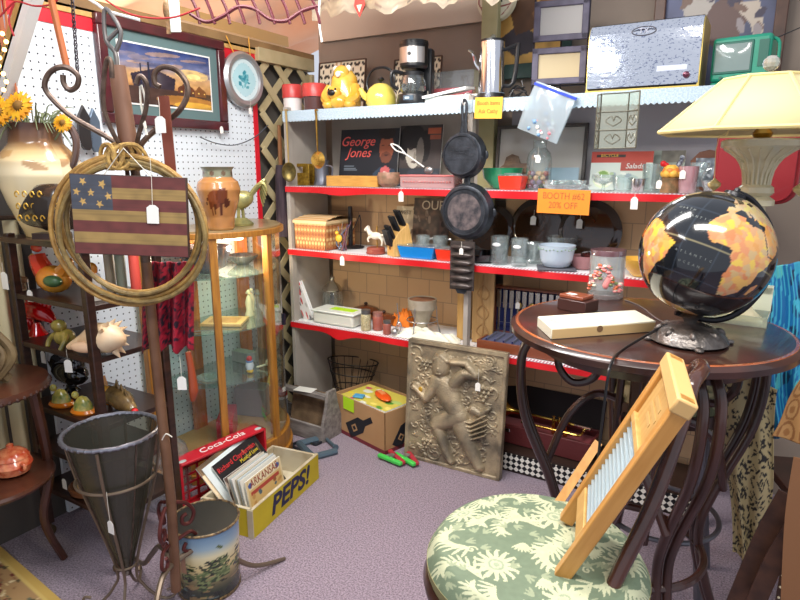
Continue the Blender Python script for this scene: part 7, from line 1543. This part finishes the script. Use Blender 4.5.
# shelf of slippers and black duck
bkg = mat('black_glaze', (10, 12, 16), .08, coat=1.0)
t = thing('black_bird', 'glossy black ceramic bird standing behind the orange turtles', 'figurine', et(72, 1.33, 2)); obj('body', B().ball((0, 0, .08), (.11, .05, .055)).tube([(-.06, 0, .09), (-.11, 0, .13), (-.12, 0, .17)], [.04, .028, .02]).ball((.06, 0, .12), (.03, .03, .05)), bkg, t); obj('foot', B().lathe([(.035, 0), (.02, .015), (.02, .04)], 16), bkg, t); obj('red_trim', B().ball((-.135, 0, .155), (.008, .008, .02)), RED, t); tag(t, (-.08, -.055, .17), L=.0, s=1.5)
for px, s_, lab in ((62, 1.0, 'left ceramic turtle with green shell on orange base'), (84, 1.0, 'right ceramic turtle with green shell on orange base')):
    t = thing('ceramic_turtle', lab, 'turtle', et(px, 1.215, 2), R_(12)); obj('base', B().lathe([(.045, 0), (.05, .008), (.042, .018), (.001, .018)], 24, sc=(1.1, .75)), mat('bright_orange_glaze', (232, 130, 32), .2, coat=.6), t)
    obj('shell', B().lathe([(.04, .016), (.034, .04), (.018, .062), (.001, .068)], 20, sc=(1, .75)), mat('green_yellow_glaze', (112, 134, 66), .25, coat=.5, col2=(222, 196, 96), nscale=34), t); obj('head', B().ball((-.022, -.01, .072), (.014, .012, .014)), mat('green_yellow_glaze', (112, 134, 66), .25), t)
t = thing('fish_figurine', 'brown and yellow ceramic fish with red lips at the shelf corner', 'figurine', et(122, 1.30, 2), R_(-10)); obj('body', B().tube([(-.10, 0, .06), (-.05, 0, .05), (.02, 0, .045), (.07, 0, .035), (.10, 0, .028)], [.02, .042, .04, .024, .014], seg=12), mat('brown_olive_glaze', (96, 76, 50), .25, coat=.5, col2=(150, 120, 70), nscale=20), t); obj('tail_fin', B().prism([(-.09, .02), (-.13, .11), (-.115, .06), (-.105, .0)], -.006, .006).ball((-.07, -.02, .05), (.03, .02, .04)), orf, t); obj('lips', B().ball((.108, 0, .028), (.012, .012, .01)), RED, t); obj('spines', B().prism([(-.04, .08), (-.02, .12), (0, .08), (.015, .11), (.03, .075), (.045, .1), (.06, .06)], -.003, .003), mat('brown_olive_glaze', (96, 76, 50), .25), t)
solo('dark_jug', B().lathe([(.045, 0), (.06, .02), (.065, .08), (.05, .12), (.028, .14), (.03, .155)], 28), mat('charcoal_glaze', (42, 42, 48), .15, coat=.8), 'dark charcoal jug standing on the fourth open shelf', 'jug', et(48, 1.32, 1))
solo('white_card', B().box((0, 0, .055), (.08, .002, .11)), mat('cream_card', (206, 196, 170), .6), 'cream card leaning at the back right of the dark charcoal jug', 'card', et(82, 1.42, 1), (R_(-8), 0, 0))
t = thing('wooden_dish', 'round brown wooden dish with yellow centre on the bottom open shelf', 'dish', et(92, 1.24, 0)); obj('dish', B().lathe([(.05, 0), (.075, .012), (.082, .035), (.074, .04), (.06, .02), (.001, .016)], 36), mat('brown_turned_wood', (112, 66, 36), .4), t); obj('yellow_centre', B().lathe([(.055, .03), (.04, .042), (.001, .046)], 28), mat('pale_yellow_card', (216, 178, 96), .5), t); tag(t, (-.08, -.06, .06), L=.0, s=1.3)
solo('brass_bell', B().lathe([(.05, 0), (.05, .006), (.04, .02), (.02, .05), (.008, .06), (.001, .062)], 24), mat('old_brass', (130, 112, 60), .35, .8), 'dull brass dome behind the round wooden dish', 'ornament', et(82, 1.36, 0))
# ============================================================ HALL TREE
HT = Vector((-1.56, 1.14, 0)); HN = Vector((Fv.x, Fv.y, 0)).normalized()
def H(px, py, off=0.0): return PV(px, py, HT - HN * off, HN) - HT
t = thing('hall_tree', 'wrought iron and wood coat stand with curled hooks in the left foreground', 'coat stand', HT)
pole_w = mat('brown_pole_wood', (104, 66, 44), .4, col2=(74, 46, 32), nscale=10, stretch=(1, 1, .3))
obj('pole', B().tube([H(176, 590), H(171, 500), H(160, 400), H(146, 262)], [.017, .016, .016, .015], sm=2, seg=10), mat('worn_iron_pole', (122, 88, 64), .42, .15, col2=(96, 64, 44), nscale=10), t)
obj('upper_pole', B().tube([H(146, 262), H(142, 220), H(132, 150)], [.015, .014, .012], sm=2, seg=10), IRON, t)
hk = []
hk.append([H(128, 152), H(112, 140), H(95, 130), H(74, 118), H(56, 103), H(45, 88), H(48, 75), H(57, 68), H(68, 68), H(78, 76), H(77, 86), H(70, 90), H(64, 84), H(63, 75)])
hk.append([H(137, 156), H(143, 142), H(160, 126), H(178, 112), H(187, 96), H(186, 82), H(176, 70), H(163, 67), H(155, 73), H(155, 83), H(160, 87)])
for p_ in hk: obj('hook', B().tube(p_, .0078, seg=8), IRON, t, label='large curled iron arm')
hk2 = [[H(128, 156, .03), H(114, 135, .06), H(104, 108, .08), H(104, 78, .09), H(107, 60, .1), H(111, 62, .1), H(112, 78, .1)], [H(134, 155, .03), H(140, 130, .06), H(146, 108, .08), H(147, 85, .09), H(140, 76, .09), H(136, 84, .09)]]
for p_ in hk2: obj('hook', B().tube(p_, .0065, seg=8), IRON, t, label='small forward hook')
obj('centre_hook', B().tube([H(128, 178, .02), H(126, 160, .05), H(130, 156, .05), H(133, 170, .03), H(133, 190, .0)], .006, seg=8), IRON, t)
for ang, L in ((22, .43), (112, .44), (250, .36)):
    c, s_ = math.cos(R_(ang + 52)), math.sin(R_(ang + 52)); f = lambda r, z: (r * c, r * s_, z)
    obj('leg', B().tube([f(.0, .20), f(.10, .215), f(.2, .13), f(.3, .04), f(L, .006)], [.010, .010, .010, .009, .007], seg=8), mat('grey_iron_leg', (124, 108, 92), .4, .6), t)
    obj('scroll_brace', B().tube([f(.02, .42), f(.06, .40), f(.085, .36), f(.07, .325), (.045 * c, .045 * s_, .33), f(.045, .355), f(.06, .36)], .0065, seg=7).tube([f(.02, .28), f(.07, .29), f(.09, .25), f(.06, .22), f(.04, .235), f(.05, .255)], .0065, seg=7), mat('dark_red_iron', (92, 44, 40), .35, .5), t)
obj('string_tie', B().tube([H(172, 437, .02), H(166, 434, .025), H(162, 440, .02)], .002, seg=5), STR, t)
# rope coil
rc = H(131, 231, .05) + HT
t = thing('lariat_rope', 'coiled stiff tan lariat rope hanging on the coat stand', 'rope', rc); rp = mat('tan_rope', (176, 138, 72), .5, col2=(146, 108, 54), nscale=50, stretch=(1, 1, 1), bump=.25, bscale=200)
rp2 = mat('olive_rope', (146, 122, 70), .5, col2=(112, 92, 54), nscale=50, bump=.25, bscale=200)
q = random.Random(2); Hz = Vector((Rv.x, Rv.y, 0))
for k, (r0, w_, ox, oz, mm) in enumerate(((.262, .0072, -.008, .0, rp), (.250, .0072, .006, .006, rp), (.245, .0068, .012, -.008, rp2), (.232, .0072, .0, .012, rp), (.226, .0068, .010, .004, rp2))):
    pts = []
    for i in range(40):
        a = i * 2 * PI / 40; rr_ = r0 * .845 * (1 + .012 * math.sin(3 * a + k * 1.7)); pts.append(Hz * (ox + rr_ * math.cos(a)) + Vector((0, 0, oz + rr_ * .97 * math.sin(a))) - HN * (.008 * (k % 3) + .006 * math.sin(2 * a + k)))
    obj('rope_loop', B().tube(pts, w_, closed=True, seg=8, sm=1), mm, t)
b = B()
for k in range(5): b.tube([Hz * (-.04 + .018 * k + .03 * math.cos(a)) + Vector((0, 0, .208 + .034 * math.sin(a))) - HN * (.01 + .02 * math.cos(a + k)) for a in (0, 1.05, 2.1, 3.14, 4.2, 5.24)], .006, closed=True, seg=6, sm=3)
obj('rope_knot', b, mat('frayed_rope', (190, 154, 84), .8, col2=(140, 108, 60), nscale=80), t, label='frayed rope binding at the top')
# flag board
a, c, d_ = H(71, 174, .09) + HT, H(186, 178, .09) + HT, H(71, 252, .09) + HT
W_ = (c - a).length; Hh_ = (a - d_).length
cv = Canvas(200, 130, (126, 52, 50))
for k in range(7): cv.rect(0, k / 7, 1, (k + 1) / 7, (104, 52, 48) if k % 2 == 0 else (154, 126, 74))
cv.rect(0, 4 / 7, .36, 1, (70, 74, 84))
def star(x, y, r, a0):
    pts = []
    for k in range(10): rr_ = r if k % 2 == 0 else r * .42; an = a0 + k * PI / 5; pts.append((x + rr_ * math.cos(an) * .65, y + rr_ * math.sin(an)))
    cv.poly(pts, (196, 158, 90))
for i, (x, y) in enumerate(((.11, .92), (.275, .895), (.05, .79), (.175, .785), (.325, .745), (.10, .67), (.245, .645))): star(x, y, .056, PI / 2 + .2 * (i - 3))
for k in range(28): y = random.random(); cv.rect(0, y, 1, y + .006, (60, 44, 36), .12)
cv.noise(16, .10, 8)
t = thing('flag_plaque', 'weathered wooden plaque painted with seven stars and red and tan stripes', 'plaque', a, YAW, ry=R_(2.2)); 
obj('painted_face', B().grid(lambda u, v: (u * W_, -.0075, -Hh_ * (1 - v)), 200, 130, cv), PAINT, t)
obj('board', B().box((W_ / 2, 0, -Hh_ / 2), (W_ + .004, .014, Hh_ + .004)), mat('dark_board_edge', (66, 46, 38), .6), t, bevel=.001)
obj('hang_string', B().tube([(W_ * .25, .006, -.01), (W_ * .47, .0, .075), (W_ * .72, .006, -.01)], .0015, seg=5, sm=0), STR, t); tag(t, (W_ * .71, -.012, .06), L=.135, s=1.5)
# shovel and leather strap
a = H(106, 12, .02) + HT; c = H(130, 152, .02) + HT
t = thing('wooden_shovel_handle', 'brown wooden shaft with pierced iron triangle grip hanging on the coat stand', 'tool handle', c); d = a - c; e1 = (H(117, 66, .02) + HT) - c
obj('shaft', B().tube([Vector((0, 0, -.02)), e1], [.026, .022], sm=0, seg=20), mat('worn_brown_shaft', (134, 96, 74), .5, col2=(108, 74, 56), nscale=8, stretch=(1, 1, .3)), t)
pp = [H(117, 66, .02), H(115, 52, .02), H(106, 40, .02), H(104, 14, .02), H(108, 10, .02), H(121, 32, .02), H(116, 51, .02)]
obj('iron_grip', B().tube([p_ + HT - c for p_ in pp], .006, seg=8, sm=3).tube([H(108, 40, .02) + HT - c, H(118, 30, .02) + HT - c], .006, sm=0), mat('grey_iron_grip', (110, 106, 104), .4, .6), t)
solo('leather_strap', B().prism([(0, 0), (.03, 0), (.035, -.28), (.006, -.28)], -.003, .003, M=Matrix.Rotation(YAW, 3, 'Z')), mat('russet_leather', (116, 54, 36), .5), 'russet leather strap hanging from the right curled arm of the coat stand', 'strap', H(158, 96, .03) + HT)
solo('string_bundle', B().tube([H(141, 85, .07), H(145, 100, .07), H(143, 118, .07), H(147, 135, .07)], .003, seg=5).tube([H(140, 86, .07), H(141, 105, .07), H(146, 128, .07)], .003, seg=5), STR, 'loose white twine hanging from the small forward hook', 'twine', HT)
t = thing('price_card', 'cream tag hanging on a string from the right curled arm', 'tag', H(160, 120, .06) + HT, YAW); tag(t, (0, 0, .06), L=.05, s=1.3)
# red patterned scarf
sc_ = Canvas(80, 110, (148, 22, 44)).blobs(620, [(40, 26, 40), (176, 36, 56), (28, 22, 34), (110, 20, 40)], .01, .03, seed=31)
def scf(u, v):
    base = H(142 + 52 * u, 262 + (92 - 8 * abs(math.sin(u * 9))) * (1 - v), -.05); fold = .018 * math.sin(u * 22) * (.5 + .5 * (1 - v)); return base - HN * fold
bb = B().grid(scf, 80, 60, sc_); o = solo('patterned_scarf', bb, PAINT, 'dark red and black patterned scarf hanging behind the coat stand pole', 'scarf', HT, ang=180); mo = o.modifiers.new('s', 'SOLIDIFY'); mo.thickness = .003
a = H(188, 352, -.04) + HT
t = thing('wooden_brush', 'reddish wooden paddle handle hanging below the red scarf', 'brush', a, YAW); obj('handle', B().tube([(0, 0, 0), (.006, 0, -.06), (.008, 0, -.13), (.002, 0, -.165)], [.009, .011, .015, .006], seg=10), mat('reddish_wood', (150, 66, 36), .35), t); tag(t, (-.02, -.02, -.01), L=.065, s=1.3)
# dark bottle / cloth bits seen through the coil
for px, m_, lab in ((112, mat('cream_bottle', (196, 184, 160), .4), 'cream wrapped parcel seen through the rope coil'), (123, mat('green_label', (150, 160, 140), .4), 'pale green wrapped parcel right of the cream one'), (137, mat('coral_strip', (214, 80, 66), .4), 'coral coloured rolled cloth seen through the rope coil')):
    p_ = H(px, 262, -.32) + HT; z0 = p_.z - .12
    solo('wrapped_roll', B().lathe([(.016, 0), (.018, .01), (.018, .15), (.012, .165), (.001, .168)], 18), m_, lab, 'roll', (sx(px, 1.36, 1.04), 1.36, 1.037))
# ============================================================ WIRE CONE
CN = Vector((-1.735, 1.085, 0))
t = thing('cone_basket', 'tall pointed mesh cone with rope rim in a curled iron floor stand', 'planter', CN)
ms = glass('grey_mesh', (158, 156, 140), .08, .3, .12); r = .146; CZt = .66
bc = B(); bc.cap = False; obj('mesh_cone', bc.lathe([(.012, .13), (.06, .3), (.10, .46), (.142, CZt)], 40), ms, t); 
b = B(); b.cap = False
obj('twisted_rim', B().tube([(r * math.cos(k * .2618), r * math.sin(k * .2618), CZt + .002 * (k % 2)) for k in range(24)], .0065, closed=True, seg=8), mat('pewter', (140, 142, 152), .35, .8), t)
b = B()
for k in range(40): a = k * PI / 20; b.ball((r * math.cos(a), r * math.sin(a), CZt), (.009, .009, .0075), 6, 4)
obj('rim_beads', b, mat('pewter', (140, 142, 152), .35, .8), t)
for z, rr_ in ((.50, .122),): obj('support_ring', B().tube([(rr_ * math.cos(k * .5236), rr_ * math.sin(k * .5236), z) for k in range(12)], .005, closed=True), mat('grey_iron_leg', (124, 108, 92), .4, .6), t)
obj('lower_ring', B().tube([(.035 * math.cos(k * .5236), .035 * math.sin(k * .5236), .17) for k in range(12)], .004, closed=True), mat('grey_iron_leg', (124, 108, 92), .4, .6), t)
for k in range(4):
    f = radial(R_(40 + 90 * k)); obj('stand_rod', B().tube([f(.15, CZt - .01), f(.124, .5), f(.035, .17), f(.05, .08), f(.11, .02), f(.15, .03), f(.145, .055), f(.125, .05)], .005, seg=7), mat('grey_iron_leg', (124, 108, 92), .4, .6), t)
    if k < 4: f = radial(R_(85 + 90 * k)); obj('seam_wire', B().tube([f(.144, CZt), f(.101, .46), f(.06, .3), f(.012, .13)], .0022, seg=5), IRON, t)
tag(t, (.10, -.10, .52), L=.10, s=1.3)
# ============================================================ PAINTED BIN
BN = Vector((-1.545, 1.375, 0)); r = .118; BH = .272
BN = P(210, 584, Z=0)
t = thing('painted_bin', 'round waste bin painted with a green landscape on the carpet', 'waste bin', BN)
cv = Canvas(240, 110, (120, 150, 180)).grad([(0, (34, 40, 34)), (.16, (52, 58, 44)), (.3, (120, 108, 74)), (.5, (206, 186, 130)), (.68, (214, 206, 168)), (.8, (146, 170, 184)), (1, (96, 132, 164))])
q = random.Random(12)
for k in range(14):
    cx, cy = q.random(), q.uniform(.25, .5)
    for j in range(34): cv.ell(cx + q.gauss(0, .022), cy + q.gauss(0, .09), q.uniform(.006, .014), q.uniform(.015, .035), q.choice([(46, 62, 40), (84, 100, 60), (120, 132, 84), (30, 40, 30)]), q.uniform(0, 3))
for k in range(60): cv.ell(q.random(), q.uniform(.02, .26), q.uniform(.01, .04), q.uniform(.01, .04), q.choice([(40, 44, 40), (150, 120, 80), (92, 110, 110), (28, 34, 30), (170, 146, 96)]), 0, .8)
for cx in (.22, .72): cv.rect(cx, .42, cx + .035, .66, (172, 128, 96)).rect(cx + .035, .42, cx + .055, .56, (190, 150, 110)).poly([(cx - .004, .66), (cx + .0175, .72), (cx + .04, .66)], (130, 80, 66))
obj('body', B().grid(lambda u, v: ((r * (.93 + .07 * v)) * math.cos(-u * 2 * PI), (r * (.93 + .07 * v)) * math.sin(-u * 2 * PI), .008 + v * (BH - .008)), 120, 60, cv, flip=True), PAINTG, t, ang=180)
ins = B(); ins.lathe([(.001, .012), (r * .92, .012), (r * .985, BH)], 48); obj('black_inside', ins, mat('glossy_black_paint', (8, 9, 12), .5), t)
obj('rim', B().tube([(r * math.cos(k * .2618), r * math.sin(k * .2618), BH) for k in range(24)], .0045, closed=True, seg=8), mat('speckled_gold_rim', (150, 124, 84), .4, .3, col2=(50, 40, 36), nscale=90), t)
obj('base_band', B().lathe([(r * .93, 0), (r * .95, .004), (r * .945, .014), (r * .9, .014)], 48), mat('speckled_gold_rim', (150, 124, 84), .4, .3), t)
# ============================================================ YELLOW CRATE AND RECORDS
A0, A1 = P(254, 539, Z=0), P(319, 478, Z=0); uu = (A1 - A0); LL = uu.length; rz = math.atan2(uu.y, uu.x)
t = thing('yellow_crate', 'yellow and white wooden crate with dark blue slanted letters holding records on the carpet', 'crate', A0, rz)
yl = mat('crate_yellow', (206, 184, 30), .55, col2=(190, 166, 24), nscale=6); CW, CH = .265, .128
crw = mat('worn_white_wood', (206, 196, 170), .65, col2=(178, 160, 128), nscale=9)
obj('front_board', B().box((LL / 2, .007, CH / 2), (LL, .014, CH)), yl, t, bevel=.001); obj('front_edge', B().box((LL / 2, .007, CH + .0015), (LL, .0145, .003)), crw, t)
obj('back_board', B().box((LL / 2, CW - .007, CH / 2), (LL, .014, CH)), crw, t, bevel=.001)
for x in (.007, LL - .007): obj('end_board', B().box((x, CW / 2, CH / 2), (.014, CW - .03, CH)), yl if x < .1 else crw, t, bevel=.001)
obj('end_top_edge', B().box((.007, CW / 2, CH + .0015), (.0145, CW - .02, .003)), crw, t); obj('corner_post', B().box((-.001, .012, CH / 2), (.006, .026, CH + .001)), crw, t)
obj('bottom_board', B().box((LL / 2, CW / 2, .006), (LL - .03, CW - .03, .01)), crw, t)
text('lettering', 'PEPS!', .125, mat('navy_print', (24, 26, 66), .5), t, (LL * .53, -.001, CH * .52), shear=.22, sxy=(1.12, .95), ext=.0006, off=.0035)
CM = Matrix.Rotation(rz, 4, 'Z'); CM.translation = A0
def rec(x, y, tilt, w_, h_, cv, label, grp='record sleeves in the yellow crate', txt=(), roll=0, m=None, z=.014, nu=80):
    o = thing('record_sleeve', label, 'record', CM @ Vector((x, y, z)), rz, group=grp); o.rotation_euler = (R_(-tilt), R_(roll), rz)
    obj('sleeve', B().box((0, 0, h_ / 2), (w_, .0045, h_)), m or TAGM, o, bevel=0)
    if cv is not None: obj('cover_print', pic(w_, h_, cv, nu, nu, -.0028), PAINT, o)
    for (s_, sz, col, u, v, fx) in txt: text('lettering', s_, sz, col, o, (w_ * (u - .5), -.0036, h_ * v), sxy=(fx, 1), ext=.0004)
    return o
cvc = Canvas(110, 110, (28, 24, 26)).ell(.42, .40, .1, .15, (176, 132, 104)).ell(.44, .52, .11, .07, (120, 84, 60)).poly([(.3, .0), (.32, .24), (.5, .28), (.72, .2), (.8, 0)], (206, 214, 214)).ell(.66, .2, .14, .09, (150, 50, 60)).line([(.7, .5), (.62, .9)], .008, (150, 130, 90)).line([(.8, .45), (.78, .9)], .006, (120, 100, 70)).line([(.9, .4), (.92, .85)], .006, (120, 100, 70)).noise(8, .15, 2)
rd_ink = mat('bright_red_ink', (222, 50, 52), .5); yl_ink = mat('yellow_ink', (232, 206, 60), .5)
cva = Canvas(90, 90, (226, 206, 162)).rect(.04, .04, .96, .96, (216, 184, 122)).rect(.07, .76, .93, .95, (228, 214, 176)).ell(.11, .86, .055, .06, (70, 90, 150)).ell(.89, .86, .055, .06, (70, 90, 150)).rect(.1, .62, .9, .7, (176, 70, 60)).blobs(20, [(150, 90, 60), (196, 150, 90), (90, 110, 120)], .02, .08, (.08, .08, .92, .6), 4)
plain = [(226, 222, 210), (206, 214, 214), (196, 186, 160), (232, 228, 220), (186, 196, 196), (214, 206, 190)]
o_ = rec(.19, .045, 10, .26, .195, cva, 'front record sleeve lettered ARKANSAS with ornate border in the yellow crate', None, [('ARKANSAS', .05, mat('rust_ink', (150, 70, 50), .5), .5, .87, .82)])
for k in range(6): rec(.185 + .004 * (k % 3), .056 + .010 * k, 12 + k, .262, .202 + .003 * (k % 2), None, 'pale thin record sleeve packed just behind the ARKANSAS sleeve', m=mat('sleeve_' + str(k) + '_card', plain[k], .6))
rec(.20, .115, 22, .27, .20, Canvas(60, 60, (176, 160, 146)).noise(5, .5, 5).blobs(20, [(226, 218, 206), (110, 90, 80), (150, 130, 120)], .05, .16, seed=4), 'crumpled grey and white sleeve between the front sleeves and the dark one', None)
rec(.275, .12, 38, .31, .27, cvc, 'dark record sleeve with red and yellow title leaning back in the yellow crate', None, [('Richard Clayderman', .034, rd_ink, .46, .86, .95), ('Music of Love', .026, yl_ink, .68, .76, .9)], roll=-4)
rec(.245, .138, 39, .31, .275, Canvas(20, 20, (220, 228, 228)), 'white record sleeve leaning right behind the dark sleeve with red title', None, roll=-5)
rec(.23, .15, 39, .31, .285, Canvas(60, 60, (196, 176, 146)).rect(0, .85, 1, 1, (120, 96, 70)).noise(6, .3), 'tan record sleeve at the very back of the yellow crate', None, roll=-5)
# red plastic crates behind
rdp = mat('red_crate_plastic', (196, 26, 44), .4, coat=.2)
def plastic_crate(name_loc, rz_, W_, D, Hc, label, txt=True, rx=0, ry=0):
    t = thing('plastic_crate', label, 'crate', name_loc, rz_, rx=rx, ry=ry)
    obj('top_side', B().box((W_ / 2, D / 2, Hc - .006), (W_, D, .012)), rdp, t, bevel=.003); obj('bottom_side', B().box((W_ / 2, D / 2, .006), (W_, D, .012)), rdp, t, bevel=.003)
    for x in (.006, W_ - .006): obj('end_side', B().box((x, D / 2, Hc / 2), (.012, D, Hc)), rdp, t, bevel=.003)
    b = B(); n = 9
    for k in range(n): b.box((W_ * (k + .5) / n, D - .006, Hc / 2), (.008, .01, Hc)); 
    for k in range(6): b.box((W_ / 2, D - .006, Hc * (k + .5) / 6), (W_, .01, .008))
    obj('lattice_base', b, rdp, t)
    for x in (W_ * .06, W_ * .94): obj('corner_boss', B().ball((x, D * .3, Hc), (.02, .012, .006)), mat('grey_scuff', (176, 180, 176), .5), t)
    if txt: text('lettering', 'Coca-Cola', .058, mat('white_print', (238, 236, 232), .5), t, (W_ * .52, D * .5, Hc + .0012), rot=(0, 0, 0), shear=.3, ext=.0008)
    return t
k0, k1 = P(180, 466, Z=.25), P(266, 428, Z=.25); kd = k1 - k0
plastic_crate((k0.x, k0.y, .003), math.atan2(kd.y, kd.x), kd.length, -.0 + .085, .247, 'red plastic crate with white script standing on its side behind the records')
t = thing('red_case', 'red plastic case with white clasps standing on the cabinet floor behind the curved glass', 'case', cab(.20, -.08, .155), R_(-50)); obj('shell', B().box((0, 0, .06), (.22, .08, .12)), rdp, t, bevel=.006); obj('clasp', B().box((.05, -.042, .07), (.03, .006, .03)), WHT, t); obj('clasp', B().box((-.06, -.042, .07), (.03, .006, .03)), WHT, t)
# big glass jug
t = thing('glass_carboy', 'large round clear glass bottle standing behind the coat stand', 'bottle', (-2.165, 1.60, 0))
obj('glass', B().lathe([(.08, 0), (.095, .02), (.1, .09), (.1, .22), (.085, .28), (.05, .31), (.03, .33), (.028, .36), (.034, .365)], 40), GLF, t); obj('cork', B().cyl((0, 0, .35), (0, 0, .385), .027, .03), mat('cork', (176, 136, 92), .8), t)
# ============================================================ RUG, SIDE TABLE, DRAPES
cv = Canvas(260, 200, (196, 164, 96)); cv.rect(.02, .03, .98, .97, (216, 186, 110)).rect(.026, .04, .974, .96, (176, 140, 96)); q = random.Random(14)
for _ in range(1500): cv.ell(q.uniform(.03, .97), q.uniform(.045, .955), q.uniform(.003, .009), q.uniform(.004, .012), q.choice([(216, 190, 140), (120, 60, 50), (96, 84, 60), (150, 110, 76), (228, 208, 164), (110, 110, 86)]), q.uniform(0, 3))
cv.rect(.0, .0, 1, .03, (206, 170, 92)).rect(0, .972, 1, 1, (206, 170, 92)).rect(.975, 0, 1, 1, (206, 170, 92))
e0, e1 = P(0, 547, Z=0), P(60, 600, Z=0); d = (e1 - e0).normalized()
b = B().grid(lambda u, v: (-1.35 + 1.5 * u, -1.0 * (1 - v), .007), 220, 160, cv).box((-.60, -.5, .003), (1.5, 1.0, .006)); b.c += [lin((190, 160, 100))] * 8
rug = solo('patterned_rug', b, PAINT, 'gold bordered rug with small dense pattern in the lower left corner', 'rug', e1 + d * (.0), (0, 0, math.atan2(d.y, d.x)))
# side table at the far left
mh = mat('reddish_mahogany', (86, 48, 32), .35, col2=(64, 34, 24), nscale=9, coat=.3)
sp = P(4, 425, Y=1.12)
t = thing('side_table', 'low reddish wood table with beaded edge cut off by the left edge of the view', 'table', (sx(-14, .92, .5), .92, 0)); sz = P(8, 438, Y=.76).z
obj('tabletop', B().lathe([(.21, sz - .03), (.225, sz - .02), (.22, sz), (.001, sz)], 48), mh, t)
b = B()
for k in range(56): a = k * 2 * PI / 56; b.ball((.222 * math.cos(a), .222 * math.sin(a), sz - .02), .008, 6, 4)
obj('beaded_edge', b, mat('dark_bead', (60, 34, 24), .4), t)
LSZ = P(19, 476, Y=.98).z - .001; obj('lower_shelf', B().lathe([(.20, LSZ - .02), (.205, LSZ - .01), (.20, LSZ), (.001, LSZ)], 40), mh, t)
for k in range(3): f = radial(R_(-40 + 120 * k)); obj('leg', B().tube([f(.17, sz - .03), f(.19, .4), f(.15, .2), f(.2, .006)], [.02, .018, .015, .014]), mh, t)
lp = P(20, 474, Y=1.05)
t = thing('orange_jar', 'mottled orange red lidded ceramic pot at the far left', 'jar', (sx(19, .98, .3), .98, P(19, 476, Y=.98).z)); om = mat('mottled_orange', (196, 66, 34), .2, coat=.5, col2=(236, 150, 104), nscale=38)
obj('pot', B().lathe([(.035, 0), (.055, .012), (.065, .04), (.055, .062), (.05, .066)], 30), om, t); obj('lid', B().lathe([(.058, .066), (.05, .08), (.03, .095), (.012, .1), (.012, .112), (.001, .118)], 30), om, t)
for s_ in (-1, 1): obj('ear_handle', B().tube([(s_ * .055, 0, .05), (s_ * .08, 0, .055), (s_ * .078, 0, .035), (s_ * .058, 0, .03)], .006), om, t)
b = B(); q = random.Random(7)
for k in range(9): b.tube([(q.uniform(-.05, .05), q.uniform(-.05, .05), .01), (q.uniform(-.07, .07), q.uniform(-.06, .06), .1), (q.uniform(-.06, .08), q.uniform(-.06, .06), .2), (q.uniform(-.03, .1), q.uniform(-.05, .05), .28)], [.018, .016, .012, .006], seg=7)
solo('driftwood_sculpture', b, mat('olive_driftwood', (120, 100, 66), .7, col2=(84, 66, 44), nscale=12), 'knotted brown driftwood piece on the low table at the far left', 'sculpture', (sx(2, .95, .55), .95, sz + .001))
cvd = Canvas(60, 60, (214, 200, 156)).blobs(20, [(226, 214, 176), (190, 174, 130)], .04, .12)
def dr_(u, v): p = Vector((-2.485 - .0, .55 + .72 * u, .30 + 1.0 * v)); p.x += .018 * math.sin(u * 60) ; return p
o = solo('cream_curtain', B().grid(dr_, 120, 20, Canvas(60, 60, (216, 202, 160)).noise(6, .06)), PAINT, 'cream curtain hanging behind the dark shelf stand at the left edge', 'curtain', ang=180)
t = thing('price_card', 'white tag tied with string at the left edge beside the orange rooster', 'tag', P(4, 276, Y=1.12)); tag(t, (0, 0, .05), L=.035, s=1.9)
solo('curtain_rod', B().cyl((-2.47, .45, 1.31), (-2.47, 1.29, 1.31), .009), IRON, 'thin dark rod carrying the cream curtain', 'rod')
